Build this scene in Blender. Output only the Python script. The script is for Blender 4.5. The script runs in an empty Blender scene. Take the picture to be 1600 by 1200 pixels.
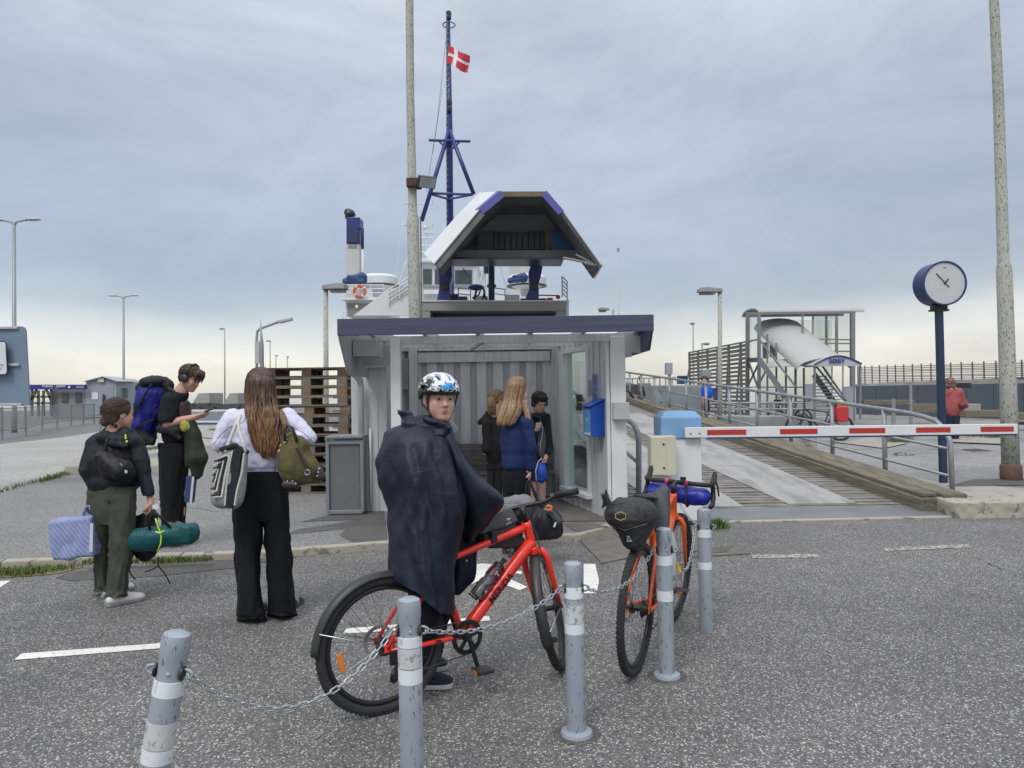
import bpy, math, random
import numpy as np
from mathutils import Vector, Matrix, noise
random.seed(7); np.random.seed(7)
S = bpy.context.scene
# ---------------------------------------------------------------- camera
H = 1.52; FPX = 1150.0
ROLL = math.radians(0.8); PITCH = math.radians(0.7)
Fw = Vector((0, math.cos(PITCH), math.sin(PITCH)))
Zp = Vector((0, -math.sin(PITCH), math.cos(PITCH)))
Xw = Vector((1, 0, 0))
Rt = Xw*math.cos(ROLL) - Zp*math.sin(ROLL)
Up = Xw*math.sin(ROLL) + Zp*math.cos(ROLL)
cam_d = bpy.data.cameras.new('camera'); cam = bpy.data.objects.new('camera', cam_d)
S.collection.objects.link(cam)
cam.matrix_world = Matrix(((Rt.x, Up.x, -Fw.x, 0), (Rt.y, Up.y, -Fw.y, 0), (Rt.z, Up.z, -Fw.z, H), (0, 0, 0, 1)))
cam_d.sensor_width = 36; cam_d.lens = 36*FPX/1600; cam_d.clip_end = 9000; cam_d.clip_start = .05
S.camera = cam
def ray(px, py): return Fw + Rt*((px-800)/FPX) - Up*((py-600)/FPX)
def at(px, py, Y):
    v = ray(px, py); t = Y/v.y
    return Vector((v.x*t, Y, H+v.z*t))
def gp(px, py, z=0.0):
    v = ray(px, py); t = (z-H)/v.z
    return Vector((v.x*t, v.y*t, z))
# ---------------------------------------------------------------- sky, sun, exposure
SUN_EL, SUN_AZ = math.radians(52), math.radians(205)
w = bpy.data.worlds.new('World'); S.world = w; w.use_nodes = True
nt = w.node_tree; nt.nodes.clear()
def wn(t, **k):
    n = nt.nodes.new(t)
    for a, b in k.items(): setattr(n, a, b)
    return n
out = wn('ShaderNodeOutputWorld'); bg = wn('ShaderNodeBackground'); bg2 = wn('ShaderNodeBackground'); add = wn('ShaderNodeAddShader')
sky = wn('ShaderNodeTexSky', sky_type='NISHITA', sun_disc=False, sun_elevation=SUN_EL, sun_rotation=math.radians(155))
nt.links.new(sky.outputs[0], bg2.inputs[0]); bg2.inputs[1].default_value = 0.05
tc = wn('ShaderNodeTexCoord'); sep = wn('ShaderNodeSeparateXYZ'); nt.links.new(tc.outputs['Generated'], sep.inputs[0])
# cloud deck: noise over a flattened direction bends the bands of the ramp
mp = wn('ShaderNodeMapping'); mp.inputs['Scale'].default_value = (1.0, 1.0, 1.9); nt.links.new(tc.outputs['Generated'], mp.inputs[0])
n1 = wn('ShaderNodeTexNoise'); n1.inputs['Scale'].default_value = 1.7; n1.inputs['Detail'].default_value = 5; n1.inputs['Roughness'].default_value = .5
n1.inputs['Distortion'].default_value = .4
nt.links.new(mp.outputs[0], n1.inputs['Vector'])
mp2 = wn('ShaderNodeMapping'); mp2.inputs['Scale'].default_value = (1.0, 1.0, 2.6); mp2.inputs['Location'].default_value = (3, 1, 2)
nt.links.new(tc.outputs['Generated'], mp2.inputs[0])
n2 = wn('ShaderNodeTexNoise'); n2.inputs['Scale'].default_value = 2.4; n2.inputs['Detail'].default_value = 6; n2.inputs['Roughness'].default_value = .62; n2.inputs['Distortion'].default_value = .5
nt.links.new(mp2.outputs[0], n2.inputs['Vector'])
def mth(op, a, b, c=None):
    m = wn('ShaderNodeMath', operation=op)
    for i, v in enumerate([a, b, c]):
        if v is None: continue
        if hasattr(v, 'links'): nt.links.new(v, m.inputs[i])
        else: m.inputs[i].default_value = v
    return m.outputs[0]
off = mth('MULTIPLY', mth('SUBTRACT', n1.outputs['Fac'], .5), .20)
off2 = mth('MULTIPLY', mth('SUBTRACT', n2.outputs['Fac'], .5), .05)
ze = mth('ADD', mth('ADD', sep.outputs['Z'], off), off2)
cr = wn('ShaderNodeValToRGB'); nt.links.new(ze, cr.inputs[0])
els = [(0.0, (.56, .525, .495)), (.045, (.63, .585, .54)), (.085, (.49, .47, .46)), (.120, (.31, .322, .35)), (.165, (.285, .298, .33)),
       (.27, (.365, .385, .422)), (.42, (.47, .495, .535)), (.7, (1.0, 1.0, 1.01)), (1.0, (1.6, 1.58, 1.56))]
e = cr.color_ramp.elements
while len(e) < len(els): e.new(.5)
for el, (p, c) in zip(e, els): el.position = p; el.color = (*c, 1)
# soft lighter and darker patches in the deck
mix = wn('ShaderNodeMixRGB', blend_type='MULTIPLY'); mix.inputs[0].default_value = 1.0
nt.links.new(cr.outputs[0], mix.inputs[1])
cr2 = wn('ShaderNodeValToRGB'); cr2.color_ramp.elements[0].position = .3; cr2.color_ramp.elements[1].position = .72
cr2.color_ramp.elements[0].color = (.75, .76, .78, 1); cr2.color_ramp.elements[1].color = (1.17, 1.16, 1.15, 1)
nt.links.new(n2.outputs['Fac'], cr2.inputs[0]); nt.links.new(cr2.outputs[0], mix.inputs[2])
nt.links.new(mix.outputs[0], bg.inputs[0]); bg.inputs[1].default_value = 0.93
nt.links.new(bg.outputs[0], add.inputs[0]); nt.links.new(bg2.outputs[0], add.inputs[1]); nt.links.new(add.outputs[0], out.inputs[0])
sl = bpy.data.lights.new('sun', 'SUN'); sl.energy = 1.5; sl.angle = math.radians(22); sl.color = (1, .97, .93)
so = bpy.data.objects.new('sun', sl); S.collection.objects.link(so)
sd = Vector((math.sin(SUN_AZ)*math.cos(SUN_EL), math.cos(SUN_AZ)*math.cos(SUN_EL), math.sin(SUN_EL)))
so.rotation_euler = sd.to_track_quat('Z', 'Y').to_euler()
S.view_settings.view_transform = 'Standard'; S.view_settings.look = 'None'
S.view_settings.exposure = 0.12; S.view_settings.gamma = 1; S.view_settings.use_curve_mapping = False
S.render.engine = 'CYCLES'; S.cycles.max_bounces = 6
# ---------------------------------------------------------------- helpers
COL = S.collection
def org(parent):
    o = Vector((0, 0, 0))
    while parent is not None: o = o + parent.location; parent = parent.parent
    return o
def V(*a): return Vector(a)
class MB:
    def __init__(s): s.v = []; s.f = []; s.n = 0
    def add(s, vs, fs):
        n = len(s.v); s.v.extend([Vector(p) for p in vs]); s.f.extend([tuple(i+n for i in q) for q in fs]); return s
    def box(s, c, h, ax=None):
        c = Vector(c); X, Y, Z = ax if ax else (V(1, 0, 0), V(0, 1, 0), V(0, 0, 1))
        vs = [c + X*(h[0]*i) + Y*(h[1]*j) + Z*(h[2]*k) for i in (-1, 1) for j in (-1, 1) for k in (-1, 1)]
        return s.add(vs, [(0, 1, 3, 2), (4, 6, 7, 5), (0, 4, 5, 1), (2, 3, 7, 6), (0, 2, 6, 4), (1, 5, 7, 3)])
    def span(s, a, b, w, h, up=V(0, 0, 1)):   # beam from a to b
        a = Vector(a); b = Vector(b); d = (b-a); L = d.length; d.normalize()
        sx = d.cross(up)
        if sx.length < 1e-4: sx = d.cross(V(0, 1, 0))
        sx.normalize(); uz = sx.cross(d)
        return s.box((a+b)/2, (L/2, w/2, h/2), (d, sx, uz))
    def loft(s, rings, cap=True, closed=True):
        n = len(rings[0]); vs = [p for r in rings for p in r]; fs = []
        for i in range(len(rings)-1):
            for j in range(n if closed else n-1):
                k = (j+1) % n
                fs.append((i*n+j, i*n+k, (i+1)*n+k, (i+1)*n+j))
        if cap: fs.append(tuple(range(n-1, -1, -1))); fs.append(tuple((len(rings)-1)*n+j for j in range(n)))
        return s.add(vs, fs)
    def tube(s, pts, r, n=8, closed=False, cap=True):
        pts = [Vector(p) for p in pts]; m = len(pts); rings = []
        rr = r if hasattr(r, '__len__') else [r]*m
        ref = None
        for i, p in enumerate(pts):
            if closed: t = pts[(i+1) % m]-pts[i-1]
            else: t = pts[min(i+1, m-1)]-pts[max(i-1, 0)]
            t.normalize()
            if ref is None:
                ref = t.cross(V(0, 0, 1))
                if ref.length < .05: ref = t.cross(V(0, 1, 0))
            ref = ref - t*ref.dot(t); ref.normalize(); b = t.cross(ref)
            rings.append([p + (ref*math.cos(2*math.pi*k/n)+b*math.sin(2*math.pi*k/n))*rr[i] for k in range(n)])
        if closed: rings.append(rings[0]); cap = False
        return s.loft(rings, cap)
    def prism(s, poly, d):      # poly of 3D points extruded by vector d
        n = len(poly); d = Vector(d); poly = [Vector(p) for p in poly]
        vs = poly + [p+d for p in poly]
        return s.add(vs, [tuple(range(n)), tuple(range(2*n-1, n-1, -1))] + [(i, i+n, (i+1) % n+n, (i+1) % n) for i in range(n)])
    def lathe(s, c, prof, n=20, ax=V(0, 0, 1)):   # prof (r, h)
        c = Vector(c); ax = Vector(ax).normalized(); a = ax.orthogonal().normalized(); b = ax.cross(a)
        return s.loft([[c+ax*h+(a*math.cos(2*math.pi*k/n)+b*math.sin(2*math.pi*k/n))*max(r, 1e-4) for k in range(n)] for r, h in prof], cap=prof[0] != prof[-1])
    def ball(s, c, r, n=12, m=8):
        c = Vector(c); r = r if hasattr(r, '__len__') else (r, r, r)
        return s.loft([[c+V(r[0]*math.sin(t)*math.cos(2*math.pi*k/n), r[1]*math.sin(t)*math.sin(2*math.pi*k/n), -r[2]*math.cos(t)) for k in range(n)]
                       for t in [math.pi*(i+.02)/(m+.04) for i in range(m+1)]])
    def build(s, name, mat, parent=None, smooth=False, bevel=0, origin=None):
        me = bpy.data.meshes.new(name)
        o0 = org(parent) if parent else (Vector(origin) if origin is not None else V(0, 0, 0))
        me.from_pydata([tuple(p-o0) for p in s.v], [], s.f); me.update()
        # consistent outward normals
        import bmesh
        bm = bmesh.new(); bm.from_mesh(me); bmesh.ops.recalc_face_normals(bm, faces=bm.faces); bm.to_mesh(me); bm.free()
        if mat: me.materials.append(mat)
        if smooth: me.shade_smooth() if smooth is True else me.shade_smooth()
        o = bpy.data.objects.new(name, me); COL.objects.link(o)
        if smooth == 'auto':
            me.set_sharp_from_angle(angle=math.radians(40))
        if parent: o.parent = parent
        else: o.location = o0
        if bevel:
            b = o.modifiers.new('bevel', 'BEVEL'); b.width = bevel; b.segments = 2; b.limit_method = 'ANGLE'
        return o
def tag(o, label=None, cat=None, group=None, kind=None):
    if label: o['label'] = label
    if cat: o['category'] = cat
    if group: o['group'] = group
    if kind: o['kind'] = kind
    return o
def empty(name, loc, label=None, cat=None, group=None):
    o = bpy.data.objects.new(name, None); COL.objects.link(o); o.location = loc; o.empty_display_size = .1
    return tag(o, label, cat, group)
def copy_tree(o, parent=None):
    c = o.copy(); COL.objects.link(c)
    if parent: c.parent = parent
    for ch in list(o.children): copy_tree(ch, c)
    return c
# ---------------------------------------------------------------- materials
MATS = {}
def mat(name, col, rough=.6, metal=0, var=.12, scale=5, bump=0, bscale=60, bdist=.002, col2=None, thr=(.4, .6), stretch=None, spec=.5, alpha=None, coat=0):
    if name in MATS: return MATS[name]
    m = bpy.data.materials.new(name); m.use_nodes = True; t = m.node_tree; p = t.nodes['Principled BSDF']
    p.inputs['Roughness'].default_value = rough; p.inputs['Metallic'].default_value = metal
    p.inputs['Specular IOR Level'].default_value = spec
    if coat: p.inputs['Coat Weight'].default_value = coat
    tc = t.nodes.new('ShaderNodeNewGeometry'); mp = t.nodes.new('ShaderNodeMapping'); t.links.new(tc.outputs['Position'], mp.inputs[0])
    if stretch: mp.inputs['Scale'].default_value = stretch
    n = t.nodes.new('ShaderNodeTexNoise'); n.inputs['Scale'].default_value = scale; n.inputs['Detail'].default_value = 6; n.inputs['Roughness'].default_value = .6
    t.links.new(mp.outputs[0], n.inputs['Vector'])
    r = t.nodes.new('ShaderNodeValToRGB'); t.links.new(n.outputs['Fac'], r.inputs[0]); t.links.new(r.outputs[0], p.inputs['Base Color'])
    if col2 is None:
        r.color_ramp.elements[0].position = .25; r.color_ramp.elements[1].position = .75
        r.color_ramp.elements[0].color = (*[c*(1-var) for c in col], 1); r.color_ramp.elements[1].color = (*[min(1, c*(1+var)) for c in col], 1)
    else:
        r.color_ramp.elements[0].position = thr[0]; r.color_ramp.elements[1].position = thr[1]
        r.color_ramp.elements[0].color = (*col, 1); r.color_ramp.elements[1].color = (*col2, 1)
    if bump:
        b = t.nodes.new('ShaderNodeBump'); b.inputs['Strength'].default_value = bump; b.inputs['Distance'].default_value = bdist
        n2 = t.nodes.new('ShaderNodeTexNoise'); n2.inputs['Scale'].default_value = bscale; n2.inputs['Detail'].default_value = 4
        t.links.new(mp.outputs[0], n2.inputs['Vector']); t.links.new(n2.outputs['Fac'], b.inputs['Height']); t.links.new(b.outputs[0], p.inputs['Normal'])
    MATS[name] = m; return m
def nodes(m): return m.node_tree, m.node_tree.nodes['Principled BSDF']
def weathered(name, base, flake, amount=.5, rough=.7, scale=14, stretch=(1, 1, .35), metal=0):
    m = mat(name, base, rough, metal, var=.12, scale=3, bump=.3, bscale=50)
    t, p = nodes(m); src = p.inputs['Base Color'].links[0].from_socket
    tc = t.nodes.new('ShaderNodeNewGeometry'); mp = t.nodes.new('ShaderNodeMapping'); mp.inputs['Scale'].default_value = stretch
    t.links.new(tc.outputs['Position'], mp.inputs[0])
    n = t.nodes.new('ShaderNodeTexNoise'); n.inputs['Scale'].default_value = scale; n.inputs['Detail'].default_value = 8; n.inputs['Roughness'].default_value = .65
    t.links.new(mp.outputs[0], n.inputs['Vector'])
    r = t.nodes.new('ShaderNodeValToRGB'); r.color_ramp.elements[0].position = amount; r.color_ramp.elements[1].position = amount+.03
    t.links.new(n.outputs['Fac'], r.inputs[0])
    mx = t.nodes.new('ShaderNodeMixRGB'); t.links.new(r.outputs[0], mx.inputs[0]); t.links.new(src, mx.inputs[1]); mx.inputs[2].default_value = (*flake, 1)
    t.links.new(mx.outputs[0], p.inputs['Base Color'])
    return m
def asphalt(name, base, chip, cscale=75, thr=.62, wear=.25, rough=.8):
    m = bpy.data.materials.new(name); m.use_nodes = True; t, p = nodes(m); p.inputs['Roughness'].default_value = rough
    tc = t.nodes.new('ShaderNodeTexCoord')
    def vor(sc, feat='F1'):
        v = t.nodes.new('ShaderNodeTexVoronoi'); v.feature = feat; v.inputs['Scale'].default_value = sc; t.links.new(tc.outputs['Object'], v.inputs['Vector']); return v
    def noi(sc, d=5):
        v = t.nodes.new('ShaderNodeTexNoise'); v.inputs['Scale'].default_value = sc; v.inputs['Detail'].default_value = d; t.links.new(tc.outputs['Object'], v.inputs['Vector']); return v
    def M2(op, a, b):
        q = t.nodes.new('ShaderNodeMath'); q.operation = op
        for i, x in enumerate((a, b)):
            if hasattr(x, 'links'): t.links.new(x, q.inputs[i])
            else: q.inputs[i].default_value = x
        return q.outputs[0]
    def mixc(f, a, b):
        q = t.nodes.new('ShaderNodeMixRGB')
        for i, x in enumerate((f, a, b)):
            if hasattr(x, 'links'): t.links.new(x, q.inputs[i])
            else: q.inputs[i].default_value = x if i == 0 else (*x, 1)
        return q.outputs[0]
    v = vor(cscale); sepc = t.nodes.new('ShaderNodeSeparateColor'); t.links.new(v.outputs['Color'], sepc.inputs[0])
    big = noi(.35, 4); mid = noi(2.2, 6)
    # every voronoi cell is one stone; a share of them is pale
    th = M2('ADD', thr, M2('MULTIPLY', M2('SUBTRACT', mid.outputs['Fac'], .5), .35))
    pale = M2('GREATER_THAN', sepc.outputs[0], th)
    core = M2('LESS_THAN', v.outputs['Distance'], M2('MULTIPLY', M2('ADD', sepc.outputs[1], .35), .42))
    tone = mixc(sepc.outputs[2], tuple(c*.55 for c in base), tuple(c*1.45 for c in base))
    tone = mixc(M2('MULTIPLY', M2('GREATER_THAN', big.outputs['Fac'], 10), 0), tone, tone)
    wr = t.nodes.new('ShaderNodeValToRGB'); wr.color_ramp.elements[0].position = .35; wr.color_ramp.elements[1].position = .65
    wr.color_ramp.elements[0].color = (1-wear,)*3+(1,); wr.color_ramp.elements[1].color = (1+wear,)*3+(1,)
    bm2 = M2('ADD', M2('MULTIPLY', big.outputs['Fac'], .6), M2('MULTIPLY', mid.outputs['Fac'], .4)); t.links.new(bm2, wr.inputs[0])
    ml = t.nodes.new('ShaderNodeMixRGB'); ml.blend_type = 'MULTIPLY'; ml.inputs[0].default_value = 1
    chipc = mixc(sepc.outputs[1], tuple(c*.55 for c in chip), chip)
    c = mixc(M2('MULTIPLY', pale, core), tone, chipc)
    t.links.new(c, ml.inputs[1]); t.links.new(wr.outputs[0], ml.inputs[2]); t.links.new(ml.outputs[0], p.inputs['Base Color'])
    b = t.nodes.new('ShaderNodeBump'); b.inputs['Strength'].default_value = .5; b.inputs['Distance'].default_value = .004
    t.links.new(v.outputs['Distance'], b.inputs['Height']); b.invert = True; t.links.new(b.outputs[0], p.inputs['Normal'])
    MATS[name] = m; return m
def glassy(name, col=(.9, .95, .95), alpha=.25, rough=.03):
    m = bpy.data.materials.new(name); m.use_nodes = True; t = m.node_tree; t.nodes.clear()
    o = t.nodes.new('ShaderNodeOutputMaterial'); mx = t.nodes.new('ShaderNodeMixShader'); g = t.nodes.new('ShaderNodeBsdfGlossy'); tr = t.nodes.new('ShaderNodeBsdfTransparent')
    g.inputs['Roughness'].default_value = rough; g.inputs['Color'].default_value = (*col, 1); tr.inputs['Color'].default_value = (*[c*.97 for c in col], 1)
    lw = t.nodes.new('ShaderNodeLayerWeight'); lw.inputs['Blend'].default_value = .5; fr = t.nodes.new('ShaderNodeMath'); fr.operation = 'MULTIPLY_ADD'; t.links.new(lw.outputs['Facing'], fr.inputs[0]); fr.inputs[1].default_value = alpha; fr.inputs[2].default_value = .04
    t.links.new(fr.outputs[0], mx.inputs[0]); t.links.new(tr.outputs[0], mx.inputs[1]); t.links.new(g.outputs[0], mx.inputs[2]); t.links.new(mx.outputs[0], o.inputs[0])
    MATS[name] = m; return m
def text(body, size, loc, right, up, m, parent, name='lettering', extrude=.001, label=None, shear=0, bold=0):
    c = bpy.data.curves.new(name, 'FONT'); c.body = body; c.size = size; c.extrude = extrude; c.align_x = 'CENTER'; c.align_y = 'CENTER'
    c.materials.append(m); c.shear = shear; c.offset = bold; c.resolution_u = 3
    o = bpy.data.objects.new(name, c); COL.objects.link(o)
    r = Vector(right).normalized(); u = Vector(up); u = (u-r*u.dot(r)).normalized(); n = r.cross(u)
    mw = Matrix(((r.x, u.x, n.x, 0), (r.y, u.y, n.y, 0), (r.z, u.z, n.z, 0), (0, 0, 0, 1)))
    me = bpy.data.meshes.new_from_object(o); bpy.data.objects.remove(o)
    me.transform(mw); o = bpy.data.objects.new(name, me); COL.objects.link(o)
    if parent: o.parent = parent; o.location = Vector(loc)-org(parent)
    else: o.location = loc
    if label: o['label'] = label
    return o
def flat(poly, name, m, kind='structure', parent=None):
    b = MB(); b.add(poly, [tuple(range(len(poly)))]); o = b.build(name, m, parent)
    # face up
    if o.data.polygons[0].normal.z < 0: o.data.flip_normals()
    if kind: o['kind'] = kind
    return o
# ---------------------------------------------------------------- distance-field modelling
def _n(v): return np.array(v, dtype=np.float32)
def d_cap(P, a, b, ra, rb):
    a = _n(a); b = _n(b); ab = b-a; t = np.clip(((P-a)@ab)/max(float(ab@ab), 1e-9), 0, 1)
    return np.linalg.norm(P-a-t[:, None]*ab, axis=1)-(ra+(rb-ra)*t)
def d_ell(P, c, r, R=None):
    Q = P-_n(c)
    if R is not None: Q = Q@_n(R)          # columns of R are the local axes
    r = _n(r); k0 = np.linalg.norm(Q/r, axis=1); k1 = np.linalg.norm(Q/(r*r), axis=1)+1e-9
    return k0*(k0-1)/k1
def d_box(P, c, h, r, R=None):
    Q = P-_n(c)
    if R is not None: Q = Q@_n(R)
    q = np.abs(Q)-(_n(h)-r)
    return np.linalg.norm(np.maximum(q, 0), axis=1)+np.minimum(q.max(axis=1), 0)-r
def smin(a, b, k):
    if k <= 0: return np.minimum(a, b)
    h = np.clip(.5+.5*(b-a)/k, 0, 1); return b*(1-h)+a*h-k*h*(1-h)
def frame(f, u):
    f = Vector(f).normalized(); u = Vector(u); u = (u-f*u.dot(f)).normalized(); r = f.cross(u)
    return r, f, u            # x right, y forward, z up
def Rm(r, f, u): return np.array([[r[i], f[i], u[i]] for i in range(3)], dtype=np.float32)
def field(prims, P):
    d = np.full(len(P), 9.0, dtype=np.float32)
    for q in prims:
        k = q[-1]; t = q[0]
        if t == 'cap': d = smin(d, d_cap(P, *q[1:5]), k)
        elif t == 'ell': d = smin(d, d_ell(P, *q[1:4]), k)
        elif t == 'box': d = smin(d, d_box(P, *q[1:5]), k)
        elif t == '-ell': d = -smin(-d, d_ell(P, *q[1:4]), k)
        elif t == '-cap': d = -smin(-d, d_cap(P, *q[1:5]), k)
        elif t == '-box': d = -smin(-d, d_box(P, *q[1:5]), k)
        elif t == 'cut': d = -smin(-d, -((P-_n(q[1]))@_n(q[2])), k)   # keeps the side away from the normal
        elif t == 'fn': d = q[1](P, d)
    return d
def bounds(prims):
    lo = np.full(3, 1e9); hi = -lo
    for q in prims:
        if q[0] == 'cap': pts = [(_n(q[1]), q[3]), (_n(q[2]), q[4])]
        elif q[0] in ('ell',): pts = [(_n(q[1]), max(q[2]))]
        elif q[0] == 'box': pts = [(_n(q[1]), float(np.linalg.norm(q[2])))]
        else: continue
        for p, r in pts: lo = np.minimum(lo, p-r); hi = np.maximum(hi, p+r)
    return lo-.03, hi+.03
def nets(prims, vox, extra=None, noise_fn=None):
    lo, hi = bounds(prims)
    n = (np.ceil((hi-lo)/vox).astype(int)+2); B = 6
    n = ((n+B)//B)*B+1
    vals = np.full(n, 1.0, dtype=np.float32)
    nb = (n-1)//B
    ci = np.stack(np.meshgrid(*[np.arange(k) for k in nb], indexing='ij'), -1).reshape(-1, 3)
    cc = (lo+(ci*B+B/2)*vox).astype(np.float32)
    dc = field(prims, cc); rad = B*vox*.9+.012
    for I in range(3):
        pass
    near = np.abs(dc) < rad*1.25
    insd = dc <= 0
    # fill blocks by sign, then evaluate the near ones exactly
    blk = np.where(insd, -1.0, 1.0).astype(np.float32).reshape(nb)
    vals[:-1, :-1, :-1] = np.repeat(np.repeat(np.repeat(blk, B, 0), B, 1), B, 2)
    cn = ci[near]
    g = np.stack(np.meshgrid(*[np.arange(B+1)]*3, indexing='ij'), -1).reshape(-1, 3)
    idx = (cn[:, None, :]*B+g[None]).reshape(-1, 3)
    flat_i = np.unique(np.ravel_multi_index(idx.T, n))
    ii = np.stack(np.unravel_index(flat_i, n), -1)
    P = (lo+ii*vox).astype(np.float32)
    out = np.empty(len(P), dtype=np.float32)
    for s in range(0, len(P), 200000): out[s:s+200000] = field(prims, P[s:s+200000])
    vals.reshape(-1)[flat_i] = out
    sg = vals < 0
    c = [vals[i:n[0]-1+i, j:n[1]-1+j, k:n[2]-1+k] for i in (0, 1) for j in (0, 1) for k in (0, 1)]
    s8 = [q < 0 for q in c]; cnt = sum(q.astype(np.int8) for q in s8)
    act = (cnt > 0) & (cnt < 8)
    ai = np.argwhere(act); vid = np.full(act.shape, -1, dtype=np.int64); vid[act] = np.arange(len(ai))
    cv = np.stack([q[act] for q in c], 1)
    corner = np.array([[i, j, k] for i in (0, 1) for j in (0, 1) for k in (0, 1)], dtype=np.float32)
    acc = np.zeros((len(ai), 3), dtype=np.float32); num = np.zeros(len(ai), dtype=np.float32)
    for a in range(8):
        for b in range(a+1, 8):
            if np.abs(corner[a]-corner[b]).sum() != 1: continue
            va, vb = cv[:, a], cv[:, b]; x = (va < 0) != (vb < 0)
            t = np.where(x, va/np.where(x, va-vb, 1), 0)
            acc += np.where(x[:, None], corner[a]+(corner[b]-corner[a])*t[:, None], 0); num += x
    vs = lo+(ai+acc/num[:, None])*vox
    faces = []
    for ax in range(3):
        sl0 = [slice(None)]*3; sl1 = [slice(None)]*3; sl0[ax] = slice(0, -1); sl1[ax] = slice(1, None)
        e = sg[tuple(sl0)] != sg[tuple(sl1)]; ed = np.argwhere(e)
        o1, o2 = [q for q in range(3) if q != ax]
        ok = (ed[:, o1] > 0) & (ed[:, o2] > 0) & (ed[:, o1] < act.shape[o1]) & (ed[:, o2] < act.shape[o2]); ed = ed[ok]
        flip = sg[tuple(ed.T)]
        q = []
        for da, db in ((0, 0), (1, 0), (1, 1), (0, 1)):
            w_ = ed.copy(); w_[:, o1] -= da; w_[:, o2] -= db; q.append(vid[tuple(w_.T)])
        q = np.stack(q, 1)
        if ax == 1: flip = ~flip
        q[flip] = q[flip][:, ::-1]
        faces.append(q)
    F = np.concatenate(faces); F = F[(F >= 0).all(1)]
    return vs, F
def vnoise(P, sc, seed=0):
    P = P*sc+seed*17.3; i = np.floor(P).astype(np.int64); f = P-i; f = f*f*(3-2*f)
    def h(a, b, c): 
        q = (a*374761393+b*668265263+c*2147483647+seed*974711) & 0x7fffffff
        q = ((q ^ (q >> 13))*1274126177) & 0x7fffffff
        return (q & 0xffff)/65535.0
    r = 0
    for a in (0, 1):
        for b in (0, 1):
            for c in (0, 1):
                wt = (f[:, 0] if a else 1-f[:, 0])*(f[:, 1] if b else 1-f[:, 1])*(f[:, 2] if c else 1-f[:, 2])
                r = r+wt*h(i[:, 0]+a, i[:, 1]+b, i[:, 2]+c)
    return r
def mesh_np(name, vs, F, m, parent, smooth=True):
    me = bpy.data.meshes.new(name); o0 = np.array(org(parent)) if parent else np.zeros(3)
    me.vertices.add(len(vs)); me.vertices.foreach_set('co', (vs-o0).astype(np.float32).ravel())
    k = F.shape[1]; me.loops.add(len(F)*k); me.loops.foreach_set('vertex_index', F.ravel().astype(np.int32))
    me.polygons.add(len(F)); me.polygons.foreach_set('loop_start', np.arange(0, len(F)*k, k, dtype=np.int32))
    me.update(calc_edges=True); me.validate()
    if smooth: me.shade_smooth()
    me.materials.append(m)
    o = bpy.data.objects.new(name, me); COL.objects.link(o)
    if parent: o.parent = parent
    return o
def vnormals(vs, F):
    a = vs[F[:, 0]]; fn = np.cross(vs[F[:, 2]]-a, vs[F[:, 3]]-vs[F[:, 1]]); N = np.zeros_like(vs)
    for k in range(4): np.add.at(N, F[:, k], fn)
    return N/(np.linalg.norm(N, axis=1)[:, None]+1e-9)
def sculpt(name, prims, vox, m, parent, fold=0, fscale=9, stretch=(1, 1, .45), ridge=0, rscale=14, seed=1, label=None):
    vs, F = nets(prims, vox)
    if fold or ridge:
        N = vnormals(vs, F); Q = vs*np.array(stretch)
        # signed fold field: folded noise makes sharp valleys and soft ridges like cloth
        n1 = vnoise(Q, fscale, seed); n2 = vnoise(Q, fscale*2.3, seed+5)
        n3 = vnoise(Q[:, [2, 0, 1]], fscale*1.3, seed+3); h = (1-np.abs(2*n1-1)*2.4)*.55+(1-np.abs(2*n2-1)*2.2)*.3+(1-np.abs(2*n3-1)**.7*2)*.3-.12
        d = fold*h
        if ridge: d = d+ridge*(1-2*np.abs(2*vnoise(Q*np.array((1, 1, .2)), rscale, seed+9)-1))
        vs = vs+N*d[:, None]
    o = mesh_np(name, vs, F, m, parent)
    if label: o['label'] = label
    return o
# ================================================================ SETTING: ground, road, water
road_m = asphalt('road_asphalt', (.108, .106, .103), (.47, .46, .44), 104, .54, .24)
pave_m = asphalt('pavement_asphalt', (.17, .17, .165), (.42, .42, .40), 80, .78, .12)
lot_m = asphalt('pale_asphalt', (.30, .295, .28), (.45, .45, .43), 60, .85, .10)
dark_m = asphalt('dark_asphalt', (.13, .135, .14), (.2, .2, .2), 50, .85, .12)
yard_m = asphalt('yard_asphalt', (.20, .20, .195), (.40, .40, .38), 55, .74, .3, .6)
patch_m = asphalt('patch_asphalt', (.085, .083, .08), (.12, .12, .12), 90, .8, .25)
conc = mat('concrete', (.30, .285, .25), .85, var=.22, scale=4, bump=.5, bscale=45)
conc_edge = weathered('edge_concrete', (.36, .33, .27), (.17, .165, .15), .56, .9, 6, (1, 1, 1))
grass_m = mat('grass_blade', (.10, .14, .035), .8, var=.3, scale=30)
moss_m = mat('moss_earth', (.12, .12, .05), .95, col2=(.20, .17, .10), thr=(.4, .6), scale=12, bump=.6, bscale=80)
sea_m = mat('sea_water', (.10, .14, .18), .12, var=.1, scale=.05, bump=.35, bscale=.8, bdist=.2)
BZ = -.03
def P2(x, y, z=0): return V(x, y, z)
flat([P2(-40, -12), P2(60, -12), P2(60, 8.86), P2(1.2, 8.86), P2(1.2, 14), P2(-60, 14), P2(-60, -12)], 'road', road_m)
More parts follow.
